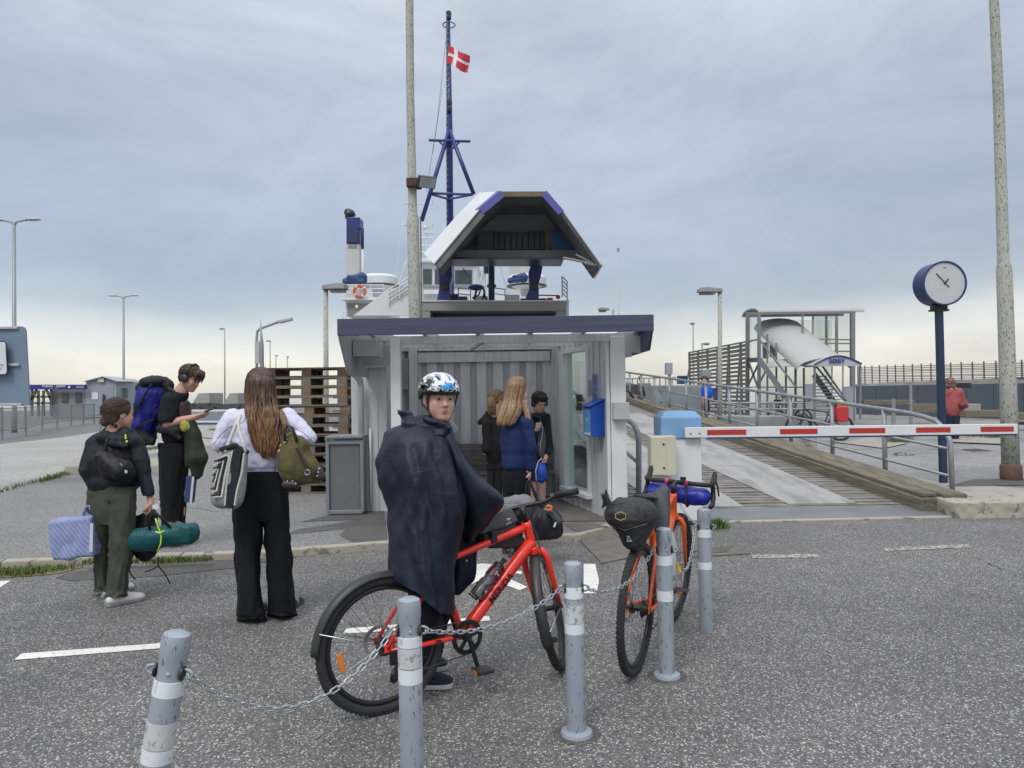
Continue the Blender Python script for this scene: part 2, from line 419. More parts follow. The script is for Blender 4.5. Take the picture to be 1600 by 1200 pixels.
# ground sheet of the port with the ferry basin cut out
gz = BZ
flat([P2(-700, -60, gz), P2(400, -60, gz), P2(400, 21.5, gz), P2(-7.5, 21.5, gz), P2(-7.5, 105, gz), P2(-700, 105, gz)], 'ground', dark_m)
flat([P2(5.0, 21.5, gz), P2(400, 21.5, gz), P2(400, 80, gz), P2(7.2, 80, gz)], 'quay_ground', dark_m)
flat([P2(-5000, -200, -1.6), P2(5000, -200, -1.6), P2(5000, 8000, -1.6), P2(-5000, 8000, -1.6)], 'sea', sea_m)
qw = MB(); qw.box((-7.6, 63.2, -.9), (.15, 41.8, .85)); qw.box((-353, 105.1, -.9), (347, .15, .85)); qw.box((-1.2, 21.4, -.9), (6.2, .15, .86))
qw.build('quay_edge', conc)['kind'] = 'structure'
# raised pavement on the left
PZ = .06
kf = [gp(-160, 897), gp(0, 889), gp(140, 883), gp(420, 873), (gp(612, 858)), gp(720, 853), gp(830, 848), gp(905, 846), V(1.12, 8.12, 0), V(1.32, 8.3, 0)]
kf = [V(p.x, p.y, 0) for p in kf]
pav = [V(p.x, p.y+.11, PZ) for p in kf] + [V(1.28, 8.45, PZ), V(1.28, 14, PZ), V(-3.6, 15.5, PZ)] + [gp(x, y, PZ) for x, y in ((430, 682), (240, 708), (110, 737), (0, 770), (-160, 812))]
flat(pav, 'pavement', pave_m)
lot = [gp(x, y, .03) for x, y in ((-220, 835), (0, 771), (110, 738), (240, 709), (430, 683), (560, 690), (600, 668), (430, 657), (330, 657), (205, 667), (100, 683), (0, 694), (-220, 720))]
flat(lot, 'concrete_lot', lot_m)
# kerb stones, one by one
kp = kf[:]; L = 0; seg = []
for a, b in zip(kp[:-1], kp[1:]):
    n = max(1, round((b-a).length/.95))
    for i in range(n): seg.append((a.lerp(b, i/n), a.lerp(b, (i+1)/n)))
kerb = empty('kerb', (kp[3].x, kp[3].y, 0)); kerb['kind'] = 'structure'
for i, (a, b) in enumerate(seg):
    d = (b-a).normalized(); nrm = V(-d.y, d.x, 0)
    m = MB(); r = random.uniform(-.004, .004)
    m.span(a+d*.006+nrm*.055+V(0, 0, .008+r), b-d*.006+nrm*.055+V(0, 0, .008+r), .11, .125)
    m.build('kerb_stone', conc_edge, kerb, bevel=.012)
# dark repair strip in front of the kerb, low grass line
flat([gp(x, y, .004) for x, y in ((88, 903), (110, 893), (240, 882), (360, 874), (470, 869), (445, 873), (360, 888), (250, 900), (110, 907))], 'road_patch', patch_m)
flat([gp(x, y, PZ+.004) for x, y in ((470, 815), (555, 795), (600, 792), (606, 846), (560, 852), (530, 836), (540, 826), (440, 836), (470, 826), (560, 812))], 'pavement_patch', patch_m)
flat([gp(x, y, .005) for x, y in ((-60, 892), (0, 889), (60, 886), (125, 883), (130, 886), (95, 895), (60, 899), (0, 903), (-60, 906))], 'verge', moss_m)
def tuft_field(name, spots, n, h, kindlabel, spread=.05, m=grass_m):
    b = MB()
    for k in range(n):
        a, c, wd = random.choice(spots); p = a.lerp(c, random.random()); p = p+V(random.gauss(0, wd), random.gauss(0, wd), 0)
        an = random.uniform(0, 6.28); hh = h*random.uniform(.4, 1.2); d = V(math.cos(an), math.sin(an), 0); wv = V(-d.y, d.x, 0)*.004
        tip = p+d*hh*random.uniform(.2, .9)+V(0, 0, hh); md = p+(tip-p)*.5+V(0, 0, hh*.12)
        b.add([p-wv, p+wv, md+wv*.8, md-wv*.8, tip], [(0, 1, 2, 3), (3, 2, 4)])
    o = b.build(name, m); o['kind'] = 'stuff'; return o
G = lambda x, y, z=0: gp(x, y, z)
tuft_field('grass', [(G(-40, 896), G(110, 889), .05), (G(0, 898), G(60, 896), .06), (G(130, 881, .05), G(330, 876, .05), .03), (G(240, 880), G(320, 876), .03)], 2600, .05, '')
tuft_field('grass', [(G(-20, 775, .05), G(120, 737, .05), .05), (G(60, 755, .05), G(110, 740, .05), .07), (G(225, 704, .05), G(260, 698, .05), .1),
                     (G(380, 683, .05), G(420, 668, .05), .12), (G(238, 725, .05), G(250, 722, .05), .05), (G(330, 673, .04), G(350, 668, .04), .12)], 2600, .09, '')
# ---- road markings
paint = weathered('road_paint', (.66, .66, .62), (.2, .2, .19), .6, .7, 30, (1, 1, 1))
paint_old = weathered('worn_paint', (.42, .41, .36), (.16, .155, .15), .47, .8, 24, (1, 1, 1))
def mark(pts, m=paint, z=.004): return flat([gp(x, y, z) for x, y in pts], 'road_marking', m)
mark([(22, 1031), (34, 1021), (262, 1004), (262, 1012)])
mark([(-20, 918), (-20, 909), (17, 907), (0, 918)])
mark([(536, 990), (541, 982), (640, 974), (764, 962), (766, 969), (640, 984)])
mark([(744, 882), (752, 880), (770, 882), (776, 885), (816, 893), (815, 897), (775, 893), (785, 899), (824, 917), (812, 922), (782, 911), (760, 903), (736, 913), (741, 893)])
mark([(912, 881), (930, 881), (936, 907), (932, 927), (912, 927)])
mark([(1176, 867), (1278, 865), (1279, 871), (1176, 872)], paint_old)
mark([(1380, 856), (1512, 850), (1516, 855), (1384, 861)], paint_old)
crk = mat('crack_tar', (.035, .034, .033), .7)
rc = random.Random(3)
for P, w_, z_ in (((gp(1520, 870), gp(1600, 905), gp(1720, 950)), .012, .004), ((gp(60, 790, PZ), gp(200, 770, PZ), gp(330, 800, PZ), gp(500, 780, PZ)), .008, PZ+.004)):
    b = MB(); L_ = []; R_2 = []
    for a_, c_ in zip(P[:-1], P[1:]):
        for k in range(14):
            q_ = a_.lerp(c_, k/14)+V(rc.gauss(0, .012), rc.gauss(0, .03), 0); w2 = w_*rc.uniform(.3, 1.2); L_.append(V(q_.x, q_.y-w2, z_)); R_2.append(V(q_.x, q_.y+w2, z_))
    n_ = len(L_); b.add(L_+R_2, [(i, i+1, n_+i+1, n_+i) for i in range(n_-1)]); b.build('road_crack', crk)['kind'] = 'structure'
# ================================================================ RAMP and right quay
steel_band = mat('blue_grey_steel', (.19, .20, .215), .45, .3, var=.15, scale=3)
def rampz(Y): return .067*(Y-8.75)+.03
def kx(Y): return 4.90-.064*(Y-8.7)     # inner face of the timber kerb
RY0, RY1 = 8.75, 27.5
wood_deck = mat('ramp_planks', (.12, .112, .10), .9, col2=(.27, .26, .24), thr=(.35, .65), scale=3, stretch=(1.2, 5, 5), bump=.6, bscale=30)
ramp = empty('ramp', (3.2, RY0, 0)); ramp['kind'] = 'structure'
Y = RY0+.32
while Y < 20:
    z = rampz(Y); w_ = .17
    MB().box(((1.5+kx(Y))/2, Y+w_/2, z-.04+random.uniform(-.006, .006)), ((kx(Y)-1.5)/2, w_/2-.007, .04)).build('plank', wood_deck, ramp)
    Y += w_
m = MB(); m.span((2.85, 20, rampz(20)-.04), (2.6, RY1, rampz(RY1)-.04), 2.6, .08); m.build('far_planks', wood_deck, ramp)['kind'] = 'stuff'
# chequer plate: pale worn steel with raised dots
plate = mat('chequer_steel', (.24, .235, .22), .5, .25, scale=2.2, col2=(.37, .365, .355), thr=(.36, .56), stretch=(2.2, .5, 1))
t, p = nodes(plate); tc = t.nodes.new('ShaderNodeTexCoord'); mpn = t.nodes.new('ShaderNodeMapping'); mpn.inputs['Scale'].default_value = (24, 24, 24); mpn.inputs['Rotation'].default_value = (0, 0, .785)
t.links.new(tc.outputs['Object'], mpn.inputs[0]); br = t.nodes.new('ShaderNodeTexVoronoi'); br.inputs['Randomness'].default_value = 0; t.links.new(mpn.outputs[0], br.inputs['Vector']); br.inputs['Scale'].default_value = 1
bb = t.nodes.new('ShaderNodeBump'); bb.inputs['Distance'].default_value = .006; bb.inputs['Strength'].default_value = .9; bb.invert = True
t.links.new(br.outputs['Distance'], bb.inputs['Height']); t.links.new(bb.outputs[0], p.inputs['Normal'])
for x0, x1, shrink, y0s in ((1.75, 2.95, .0, (9.2, 12.0, 15.0, 18.1)), (3.38, 4.42, .0, (9.3, 12.2, 15.2, 18.3))):
    for i, ys in enumerate(y0s):
        ye = (y0s+(21.4,))[i+1]-.02; dx = lambda Y: -.055*(Y-8.7)
        q = MB(); z0, z1 = rampz(ys)+.008, rampz(ye)+.008
        jog = .12 if i == 0 else 0
        q.prism([V(x0+dx(ys)+jog, ys, z0), V(x1+dx(ys)-jog*.5, ys, z0), V(x1+dx(ye), ye, z1), V(x0+dx(ye), ye, z1)], (0, 0, -.012))
        q.build('steel_plate', plate, ramp)
q = MB(); q.prism([V(1.42, 8.5, .018), V(5.1, 8.66, .018), V(5.02, 9.08, .055), V(1.42, 9.08, .055)], (0, 0, -.03)); q.build('sill_plate', steel_band, ramp, bevel=.004)
q = MB(); q.prism([V(1.4, 8.36, .012), V(5.3, 8.56, .012), V(5.3, 8.72, .012), V(1.4, 8.52, .012)], (0, 0, -.05)); q.build('concrete_lip', conc_edge, ramp)
# timber kerb along the right of the ramp
timber = mat('grey_timber', (.155, .135, .10), .9, var=.55, scale=3, stretch=(7, .5, 9), bump=.7, bscale=16, bdist=.006)
tk = empty('timber_kerb', (5.0, 8.8, 0), 'long weathered timber kerb beams lying along the right side of the ramp', 'timber kerb')
def tbeam(Y0, Y1, off, wd, zb, h, bev=.02):
    a = V(kx(Y0)+off+wd/2, Y0, rampz(Y0)+zb+h/2); b = V(kx(Y1)+off+wd/2, Y1, rampz(Y1)+zb+h/2)
    MB().span(a, b, wd, h).build('timber_beam', timber, tk, bevel=bev)
for Y0, Y1 in ((8.86, 12.3), (12.32, 16.3), (16.32, 20.8), (20.82, 27)): tbeam(Y0, Y1, 0, .24, -.06, .21)
for Y0, Y1 in ((8.84, 11.4), (11.42, 15.1), (15.12, 19.8), (19.82, 27)): tbeam(Y0, Y1, .26, .30, -.02, .22)
for Y0, Y1 in ((8.9, 13.1), (13.12, 18.0), (18.02, 27)): tbeam(Y0, Y1, .03, .2, .152, .05, .012)
# right quay slab
QZ = .18
flat([V(kx(9)+.56, 8.75, QZ-.002), V(60, 8.9, QZ-.002), V(60, 80, QZ-.002), V(7.2, 80, QZ-.002), V(kx(27)+.56, 27, QZ-.002)], 'quay_yard', yard_m)
sl_ = empty('quay_plinth', (6, 8.7, 0)); sl_['kind'] = 'structure'
xs = [5.08, 7.3, 9.6, 12, 15, 18]
for a, b in zip(xs[:-1], xs[1:]):
    def pl(P, d):
        return d
    vs, F = nets([('box', ((a+b)/2, 8.86+.008*(a-5), .075), ((b-a)/2-.006, .36, .115), .015, None, 0)], .02)
    N = vnormals(vs, F); vs = vs+N*((vnoise(vs, 16, 3)-.5)*.018+(vnoise(vs, 5, 4)-.6)*.03*(vs[:, 1:2].ravel() < 8.6))[:, None]
    mesh_np('concrete_block', vs, F, conc_edge, sl_)
flat([V(5.3, 9.15, QZ+.003), V(7.2, 9.15, QZ+.003), V(6.1, 10.2, QZ+.003), V(5.0, 14, QZ+.003), V(4.95, 12, QZ+.003)], 'concrete_strip', conc)
flat([V(5.8, 9.9, QZ+.006), V(30, 9.5, QZ+.006), V(30, 10.9, QZ+.006), V(6.6, 10.6, QZ+.006)], 'quay_patch', patch_m)
pud = mat('puddle_water', (.08, .08, .08), .03, spec=.9)
for pts in (((1396, 708), (1410, 706), (1430, 710), (1426, 711), (1396, 711)), ((1500, 702), (1525, 701), (1552, 704), (1520, 705))): flat([gp(x, y, QZ+.006) for x, y in pts], 'puddle', pud)
# railing right of ramp
galv = mat('galvanised_steel', (.27, .285, .305), .5, .4, var=.2, scale=9, bump=.15, bscale=60)
galv_d = mat('dull_galvanised', (.27, .28, .30), .55, .4, var=.2, scale=6)
rail = empty('ramp_railing', (5.6, 9.5, 0), 'galvanised tube railing along the right side of the ramp with curved end', 'railing')
def rx(Y): return 5.64-.0993*(Y-9.5)
def rt(Y): return 1.135+.0665*(Y-9.9)
m = MB(); m.tube([(rx(Y), Y, rt(Y)) for Y in (28, 20, 14, 10.4)]+[(rx(10.0), 10.0, rt(10.0)-.02), (rx(9.75), 9.75, rt(9.75)-.06), (rx(9.58), 9.58, .95), (rx(9.5), 9.5, .82), (rx(9.48), 9.48, .17)], .032, 10); m.build('top_rail', galv, rail, smooth=True)
for dz in (.37, .72):
    m = MB(); m.tube([(rx(9.52), 9.52, rt(9.5)-dz-.02), (rx(28), 28, rt(28)-dz)], .020, 8); m.build('mid_rail', galv, rail, smooth=True)
Y = 10.9
while Y < 28:
    m = MB(); m.tube([(rx(Y), Y, rt(Y)-1.03), (rx(Y), Y, rt(Y))], .036, 8); m.build('post', galv, rail, smooth=True); Y += 1.45
# handrail hoop on the left of ramp
hr = empty('handrail_hoop', (1.72, 10, 0), 'curved grey tube handrail just right of the shelter corner post', 'handrail')
Yh = 9.7
m = MB(); m.tube([at(998, 815, Yh), at(998, 690, Yh), at(996, 674, Yh+.02), at(990, 663, Yh+.1), at(981, 656, Yh+.3), at(975, 653, Yh+.6), V(1.5, 14, 1.28), V(1.42, 20, 1.7)], .038, 12); m.build('top_rail', galv, hr, smooth=True)
for y1, z0 in ((712, .70), (812, .12)):
    m = MB(); m.tube([at(998, y1+12, Yh), V(1.5, 14, z0+.28), V(1.42, 20, z0+.7)], .026, 8); m.build('mid_rail', galv, hr, smooth=True)
# ================================================================ SHELTER
wall_p = mat('grey_painted_boards', (.50, .51, .52), .65, var=.20, scale=2.5, stretch=(9, 9, .6), bump=.25, bscale=30)
wall_d = mat('dark_grey_boards', (.34, .35, .37), .65, var=.10, scale=2.5, stretch=(6, 6, .7), bump=.25, bscale=30)
white_w = weathered('white_painted_wood', (.62, .655, .65), (.38, .39, .38), .66, .55, 10, (1, 1, .12))
blue_f = mat('faded_blue_wood', (.038, .050, .092), .7, var=.0, scale=2, col2=(.075, .09, .135), thr=(.35, .75), stretch=(.5, 3, 14), bump=.4, bscale=20)
navy = mat('navy_paint', (.022, .032, .095), .4, var=.15, scale=3)
dark_in = mat('dark_soffit', (.10, .105, .11), .8)
clear_rf = bpy.data.materials.new('translucent_sheet'); clear_rf.use_nodes = True; t = clear_rf.node_tree; t.nodes.clear(); o_ = t.nodes.new('ShaderNodeOutputMaterial'); tr_ = t.nodes.new('ShaderNodeBsdfTranslucent'); df_ = t.nodes.new('ShaderNodeBsdfDiffuse'); mx_ = t.nodes.new('ShaderNodeMixShader'); tr_.inputs[0].default_value = (.85, .85, .88, 1); df_.inputs[0].default_value = (.4, .4, .44, 1); mx_.inputs[0].default_value = .12
t.links.new(tr_.outputs[0], mx_.inputs[1]); t.links.new(df_.outputs[0], mx_.inputs[2]); t.links.new(mx_.outputs[0], o_.inputs[0])
sh = empty('shelter', (-.2, 8.6, PZ), 'grey timber ferry waiting shelter with dark blue roof edge', 'shelter')
BY = 10.3
# back wall, board on board
x = -1.63; k = 0
while x < .56:
    wdt = .115; y = BY+(.022 if k % 2 else 0)
    MB().box((x+wdt/2, y, 1.13), (wdt/2-(-.010 if k % 2 == 0 else .006), .009, 1.07)).build('board', wall_p if k % 2 == 0 else wall_d, sh); x += wdt; k += 1
MB().box((-.5, BY+.09, 1.13), (1.15, .03, 1.07)).build('wall_core', dark_in, sh)
MB().span((-1.62, BY-.04, 2.20), (.56, BY-.04, 2.20), .06, .16).build('beam', wall_p, sh, bevel=.004)
MB().span((-1.35, BY-.03, 2.03), (.54, BY-.03, 2.03), .04, .14).build('beam', wall_p, sh, bevel=.004)
MB().box((-1.37, BY-.06, 1.14), (.06, .045, 1.08)).build('wall_post', wall_p, sh, bevel=.004)
# right wall (runs back and to the left)
A = V(1.13, 8.27, 0); B = V(.56, BY, 0); D = (B-A).normalized(); Nn = V(-D.y, D.x, 0)   # normal pointing left/towards inside
if Nn.x > 0: Nn = -Nn
WL = (B-A).length
def wp(s, z, o=0): q = A+D*s+Nn*o; return V(q.x, q.y, z)
def s_at(Y): return (Y-A.y)/D.y
s0, s1 = s_at(8.88), s_at(9.72)
s = 0; k = 0
while s < WL:
    wdt = .10; zs = []
    if s+wdt <= s0+.02 or s >= s1+.1: zs = [(.07, 2.15)]
    else: zs = [(.07, .27), (2.06, 2.15)]
    if s+wdt <= s0+.02 or s >= s1+.1 or True:
        for za, zb in zs:
            MB().box(wp(s+wdt/2, (za+zb)/2, .011+(.014 if k % 2 else 0)), (wdt/2-(.004 if k % 2 else .0), .009, (zb-za)/2), (D, Nn, V(0, 0, 1))).build('board', wall_p, sh)
    s += wdt; k += 1
for za, zb, sa, sb in ((.07, 2.15, -.0, s0-.01), (.07, 2.15, s1+.01, WL), (.07, .26, s0-.01, s1+.01)):
    MB().box(wp((sa+sb)/2, (za+zb)/2, -.045), ((sb-sa)/2, .04, (zb-za)/2), (D, Nn, V(0, 0, 1))).build('wall_core', white_w, sh)
# window in the right wall
wf = MB()
for a, b, wd in ((wp(s0, .27, .03), wp(s0, 2.07, .03), .055), (wp(s1+.05, .27, .03), wp(s1+.05, 2.07, .03), .15)):
    wf.box((a+b)/2, (wd/2, .035, .9), (D, Nn, V(0, 0, 1)))
wf.box(wp((s0+s1)/2, 2.05, .03), ((s1-s0)/2, .035, .03), (D, Nn, V(0, 0, 1)))
win = wf.build('window_frame', white_w, sh, bevel=.004)
MB().box(wp((s0+s1)/2, .262, .045), ((s1-s0)/2+.06, .06, .025), (D, Nn, V(0, 0, 1))).build('sill', white_w, win, bevel=.004)
glass = glassy('window_glass', (.84, .90, .89), .55)
MB().box(wp((s0+s1)/2, 1.16, -.01), ((s1-s0)/2-.02, .004, .87), (D, Nn, V(0, 0, 1))).build('pane', glass, win)
for dz in (.0,):
    b = MB(); b.box(wp(s_at(9.28), 1.39, .004), (.105, .003, .10), (D, Nn, V(0, 0, 1))); sg_ = b.build('pickup_sign', mat('sign_black', (.015, .018, .03), .4), None, origin=wp(s_at(9.28), 1.29, 0))
    tag(sg_, 'small black sign with yellow lettering stuck on the shelter window', 'sign')
    ylw = mat('sign_yellow', (.75, .70, .08), .5)
    text('Pickup Point', .036, wp(s_at(9.22), 1.39, .009), -D, V(0, 0, 1), ylw, sg_)
    text('5', .12, wp(s_at(9.36), 1.38, .009), -D, V(0, 0, 1), ylw, sg_)
# posts
MB().box((1.185, 8.255, 1.10), (.085, .045, 1.04)).build('corner_post', white_w, sh, bevel=.006)
MB().box((1.075, 8.27, 1.10), (.02, .035, 1.04)).build('corner_trim', white_w, sh, bevel=.004)
MB().box((-1.29, 8.2, 1.10), (.055, .055, 1.04)).build('corner_post', white_w, sh, bevel=.006)
MB().box((1.17, 8.25, .035), (.13, .1, .03)).build('post_foot', conc, sh, bevel=.008)
# left store room
x = -2.02; k = 0
while x < -1.64:
    MB().box((x+.055, 9.25+(.016 if k % 2 else 0), 1.0), (.055, .011, .94)).build('board', wall_p, sh); x += .11; k += 1
y = 9.28; k = 0
while y < BY:
    MB().box((-1.615+(.012 if k % 2 else 0), y+.06, 1.1), (.011, .058, 1.03)).build('board', wall_p, sh); y += .12; k += 1
MB().box((-1.83, 9.8, 1.0), (.19, .5, .95)).build('store_core', wall_d, sh)
MB().box((-1.80, 9.22, 1.92), (.25, .02, .06)).build('trim', wall_p, sh)
# electric box on the back wall
eb = MB().box((-1.50, BY-.07, 1.80), (.062, .05, .22)).build('electric_box', mat('box_grey', (.22, .235, .25), .5), None, bevel=.008, origin=(-1.5, BY-.07, 1.58)); tag(eb, 'flat grey electric box high on the back wall beside the white left post', 'electric box')
# roof
FY = 7.75; ZT, ZB_ = 2.325, 2.15
XL, XR = -1.83, 1.50
rf = MB(); rf.box(((XL+XR)/2, FY, (ZT+ZB_)/2), ((XR-XL)/2, .02, (ZT-ZB_)/2)); rf.build('front_fascia', blue_f, sh, bevel=.004)
MB().prism([V(XL, FY+.022, ZT), V(XL, FY+.022, ZB_-.02), V(XL, 8.12, 1.80), V(XL, 8.2, 1.74), V(XL, 10.9, 1.74), V(XL, 10.9, ZT)], (.03, 0, 0)).build('side_fascia', wall_d, sh)
MB().prism([V(XR, FY+.022, ZT), V(XR, FY+.022, ZB_), V(XR, 7.95, 1.96), V(XR, 9.6, 1.96), V(XR, 9.6, ZT)], (-.03, 0, 0)).build('side_fascia', blue_f, sh)
MB().box((1.38, 8.4, 2.06), (.10, .02, .10)).build('soffit_board', wall_p, sh)
MB().box((1.33, 9.0, 2.06), (.14, .02, .12)).build('soffit_board', wall_p, sh)
MB().box(((XL+XR)/2, (FY+10.9)/2+.03, ZT-.015), ((XR-XL)/2-.035, (10.9-FY)/2-.03, .003)).build('roof_sheet', clear_rf, sh)
x = XL+.25
while x < XR-.05:
    MB().span((x, FY+.025, 2.245), (x, 10.85, 2.245), .05, .11).build('rafter', wall_d if x < -1.4 else wall_p, sh); x += .60
for yy in (8.45, 9.2, 9.9): MB().span((XL+.05, yy, 2.165), (XR-.05, yy, 2.165), .045, .05).build('batten', wall_p, sh)
MB().span((-1.24, 8.2, 2.12), (1.10, 8.2, 2.12), .05, .07).build('beam', wall_p, sh)
MB().span(at(735, 547, 8.9), at(765, 527, 8.3), .03, .03).build('brace', wall_d, sh)
MB().box((-1.86+.2, 8.5, 2.05), (.13, .2, .09)).build('soffit_box', wall_d, sh)
MB().box((-1.62, 8.9, 2.0), (.2, .03, .12)).build('soffit_board', wall_d, sh)
# downpipe
pipe_m = mat('pipe_grey', (.36, .38, .40), .45, var=.08)
dp = MB(); dp.tube([V(-2.0, 9.0, 1.86), V(-1.98, 9.0, 1.80), V(-1.92, 9.02, 1.77), V(-1.88, 9.1, 1.70), V(-1.87, 9.12, 1.6), V(-1.88, 9.12, .1)], .04, 12); dp.build('downpipe', pipe_m, sh, smooth=True)
dp = MB(); dp.tube([V(-1.78, 9.2, 1.1), V(-1.78, 9.2, .1)], .014, 8); dp.build('conduit', white_w, sh, smooth=True)
# bench
bwood = mat('bench_slat', (.115, .10, .085), .8, var=.3, scale=3, stretch=(.6, 8, 8), bump=.3, bscale=20)
bn = empty('bench', (-.3, 9.95, PZ), 'dark slatted timber bench against the shelter back wall', 'bench')
for i in range(6): MB().box((-.33, 10.14+.012*i-.03, .80-.078*i), (.88, .012, .032)).build('back_slat', bwood, bn, bevel=.004)
for i in range(4): MB().box((-.33, 10.05-.09*i, .45), (.88, .04, .014)).build('seat_slat', bwood, bn, bevel=.004)
for x in (-1.05, .35): MB().box((x, 9.95, .25), (.03, .2, .19)).build('leg', wall_d, bn)
sc_m = mat('bolt_steel', (.5, .5, .5), .3, .8)
for i in range(6): MB().ball((-.66+.3, 10.09, .80-.078*i), .009, 8, 5).build('bolt', sc_m, bn, smooth=True)
# posters
pf_m = mat('poster_frame', (.42, .45, .5), .4); ink = mat('print_ink', (.10, .12, .16), .6); pblue = mat('print_blue', (.10, .16, .34), .5); pap = mat('paper', (.52, .55, .60), .6)
for i, (ya, yb, lb) in enumerate(((8.74, 8.87, 'framed timetable with small black print on the inner shelter wall'), (8.58, 8.70, 'framed blue notice beside the white timetable on the shelter wall'))):
    sa, sb = s_at(ya), s_at(yb); sm = (sa+sb)/2
    o = MB().box(wp(sm, 1.56, .043), ((sb-sa)/2, .008, .18), (D, Nn, V(0, 0, 1))).build('framed_notice', pf_m, None, bevel=.003, origin=wp(sm, 1.38, .04)); tag(o, lb, 'notice')
    MB().box(wp(sm, 1.56, .0525), ((sb-sa)/2-.01, .001, .165), (D, Nn, V(0, 0, 1))).build('paper', pap if i == 0 else pblue, o)
    lines = '\n'.join(['FÆRGE', 'Søby - Fynshav', 'Søby - Faaborg']+['06.10  08.35  11.%02d' % (5+k) for k in range(9)]) if i == 0 else 'FÆRGEN\n\nBILLETTER\nTIL BÅDEN\n\n\n\nVELKOMMEN'
    text(lines, .017, wp(sm, 1.57, .0545), -D, V(0, 0, 1), ink if i == 0 else pap, o)
# mailbox
mb = empty('mailbox', wp(s_at(8.52), .99, .1), 'bright blue metal letter box on the shelter wall by the white corner post', 'letter box')
mblue = mat('mailbox_blue', (.012, .075, .42), .4, var=.06); mlab = mat('mailbox_label', (.10, .33, .55), .5)
a0, a1 = s_at(8.42), s_at(8.66); sm = (a0+a1)/2; hw = (a1-a0)/2
prof = [wp(a0, 1.01, .035), wp(a0, 1.42, .035), wp(a0, 1.34, .20), wp(a0, 1.01, .20)]
MB().prism(prof, D*(a1-a0)).build('body', mblue, mb, bevel=.004)
lid = [wp(a0-.012, 1.43, .03), wp(a0-.012, 1.445, .03), wp(a0-.012, 1.36, .225), wp(a0-.012, 1.345, .225)]
MB().prism(lid, D*(a1-a0+.024)).build('lid', mblue, mb, bevel=.002)
MB().box(wp(sm, 1.19, .2015), (hw*.8, .0015, .13), (D, Nn, V(0, 0, 1))).build('label_sheet', mlab, mb)
MB().box(wp(sm, 1.04, .2015), (hw*.8, .0015, .018), (D, Nn, V(0, 0, 1))).build('label_strip', pap, mb)
text('Post', .05, wp(sm, 1.20, .204), -D, V(0, 0, 1), pap, mb)
MB().ball(wp(sm, 1.325, .2), .008, 8, 6).build('lock', sc_m, mb)
jb = MB().box((1.20, 8.15, 1.305), (.088, .055, .095)).build('junction_box', mat('box_light_grey', (.40, .41, .43), .5), None, bevel=.006, origin=(1.2, 8.15, 1.21)); tag(jb, 'light grey junction box on the front of the white corner post', 'junction box')
# covers in the ground
rust = mat('rusty_cover', (.135, .125, .11), .8, var=.3, scale=6, bump=.5, bscale=50)
for pts, lb in ((((905, 842), (955, 833), (1012, 864), (940, 879)), 'rusty steel ground cover with two lifting holes near the shelter corner'),
                (((958, 833), (1060, 832), (1118, 858), (1014, 866)), 'grey steel ground cover behind the gravel bicycle wheel'),
                (((1096, 856), (1150, 852), (1172, 864), (1080, 869)), 'ribbed rusty grate in the asphalt behind the right bollard'),
                (((880, 826), (905, 822), (950, 830), (903, 840)), 'grey steel floor plate directly below the shelter window wall')):
    p3 = [gp(x, y, .014) for x, y in pts]; c = sum(p3, V(0, 0, 0))/4
    if pts[0][0] == 880: p3 = [q+V(0, 0, .055) for q in p3]
    o = MB().prism(p3, (0, 0, -.012)).build('ground_cover', rust, None, origin=c, bevel=.003); tag(o, lb, 'ground cover')
    e1 = (p3[1]-p3[0]); e2 = p3[3]-p3[0]
    if 'holes' in lb:
        for u in (.25, .75):
            q = p3[0]+e1*.55+e2*u+V(0, 0, .0015); MB().box(q, (.035, .018, .001)).build('lifting_hole', ink, o)
    if 'ribbed' in lb:
        for k in range(9):
            q0 = p3[0]+e1*(.08+.1*k)+e2*.1; q1 = q0+e2*.75; MB().span(q0+V(0, 0, .004), q1+V(0, 0, .004), .02, .008).build('bar', rust, o)
bl = empty('floor_plates', (.6, 9, PZ)); bl['kind'] = 'structure'
for k in range(7):
    y0 = 8.3+k*.3; MB().box((.55-.03*k, y0+.14, PZ+.012), (.62-.03*k, .14, .008)).build('floor_plate', rust, bl, bevel=.003)
tuft_field('weed', [(gp(1120, 824, 0), gp(1124, 826, 0), .04)], 380, .11, '', m=mat('weed_leaf', (.09, .15, .04), .7, var=.3, scale=40))
tuft_field('weed', [(gp(570, 772, PZ), gp(573, 776, PZ), .03)], 220, .14, '')
# glass cabinet beside the shelter
cabm = mat('cabinet_grey', (.22, .25, .27), .45, .2, var=.1)
cb = empty('glass_cabinet', (-2.02, 9.05, PZ), 'grey metal cabinet with wired glass door left of the shelter', 'cabinet')
cx0, cx1, cz0, cz1, cy = at(510, 700, 9.0).x, at(566, 700, 9.0).x, .07, 1.0, 9.0
MB().box(((cx0+cx1)/2, cy+.24, (cz0+cz1)/2), ((cx1-cx0)/2, .2, (cz1-cz0)/2)).build('body', cabm, cb, bevel=.006)
for a, b in (((cx0, cz0), (cx0, cz1-.05)), ((cx1, cz0), (cx1, cz1-.05)), ((cx0, cz0), (cx1, cz0)), ((cx0, cz1-.08), (cx1, cz1-.08))):
    MB().span((a[0]*.96+.04*(cx0+cx1)/2, cy+.02, a[1]+.025), (b[0]*.96+.04*(cx0+cx1)/2, cy+.02, b[1]+.025), .04, .045).build('door_frame', cabm, cb, bevel=.004)
MB().box(((cx0+cx1)/2, cy+.032, .52), ((cx1-cx0)/2-.04, .004, .42)).build('pane', mat('wired_glass', (.14, .16, .17), .25, var=.15, scale=3), cb)
MB().box((cx0+.06, cy-.002+.03, .97), (.035, .004, .02)).build('sticker', ylw, cb)
MB().box(((cx0+cx1)/2, cy+.2, 1.01), ((cx1-cx0)/2+.01, .23, .015)).build('top', cabm, cb, bevel=.004)
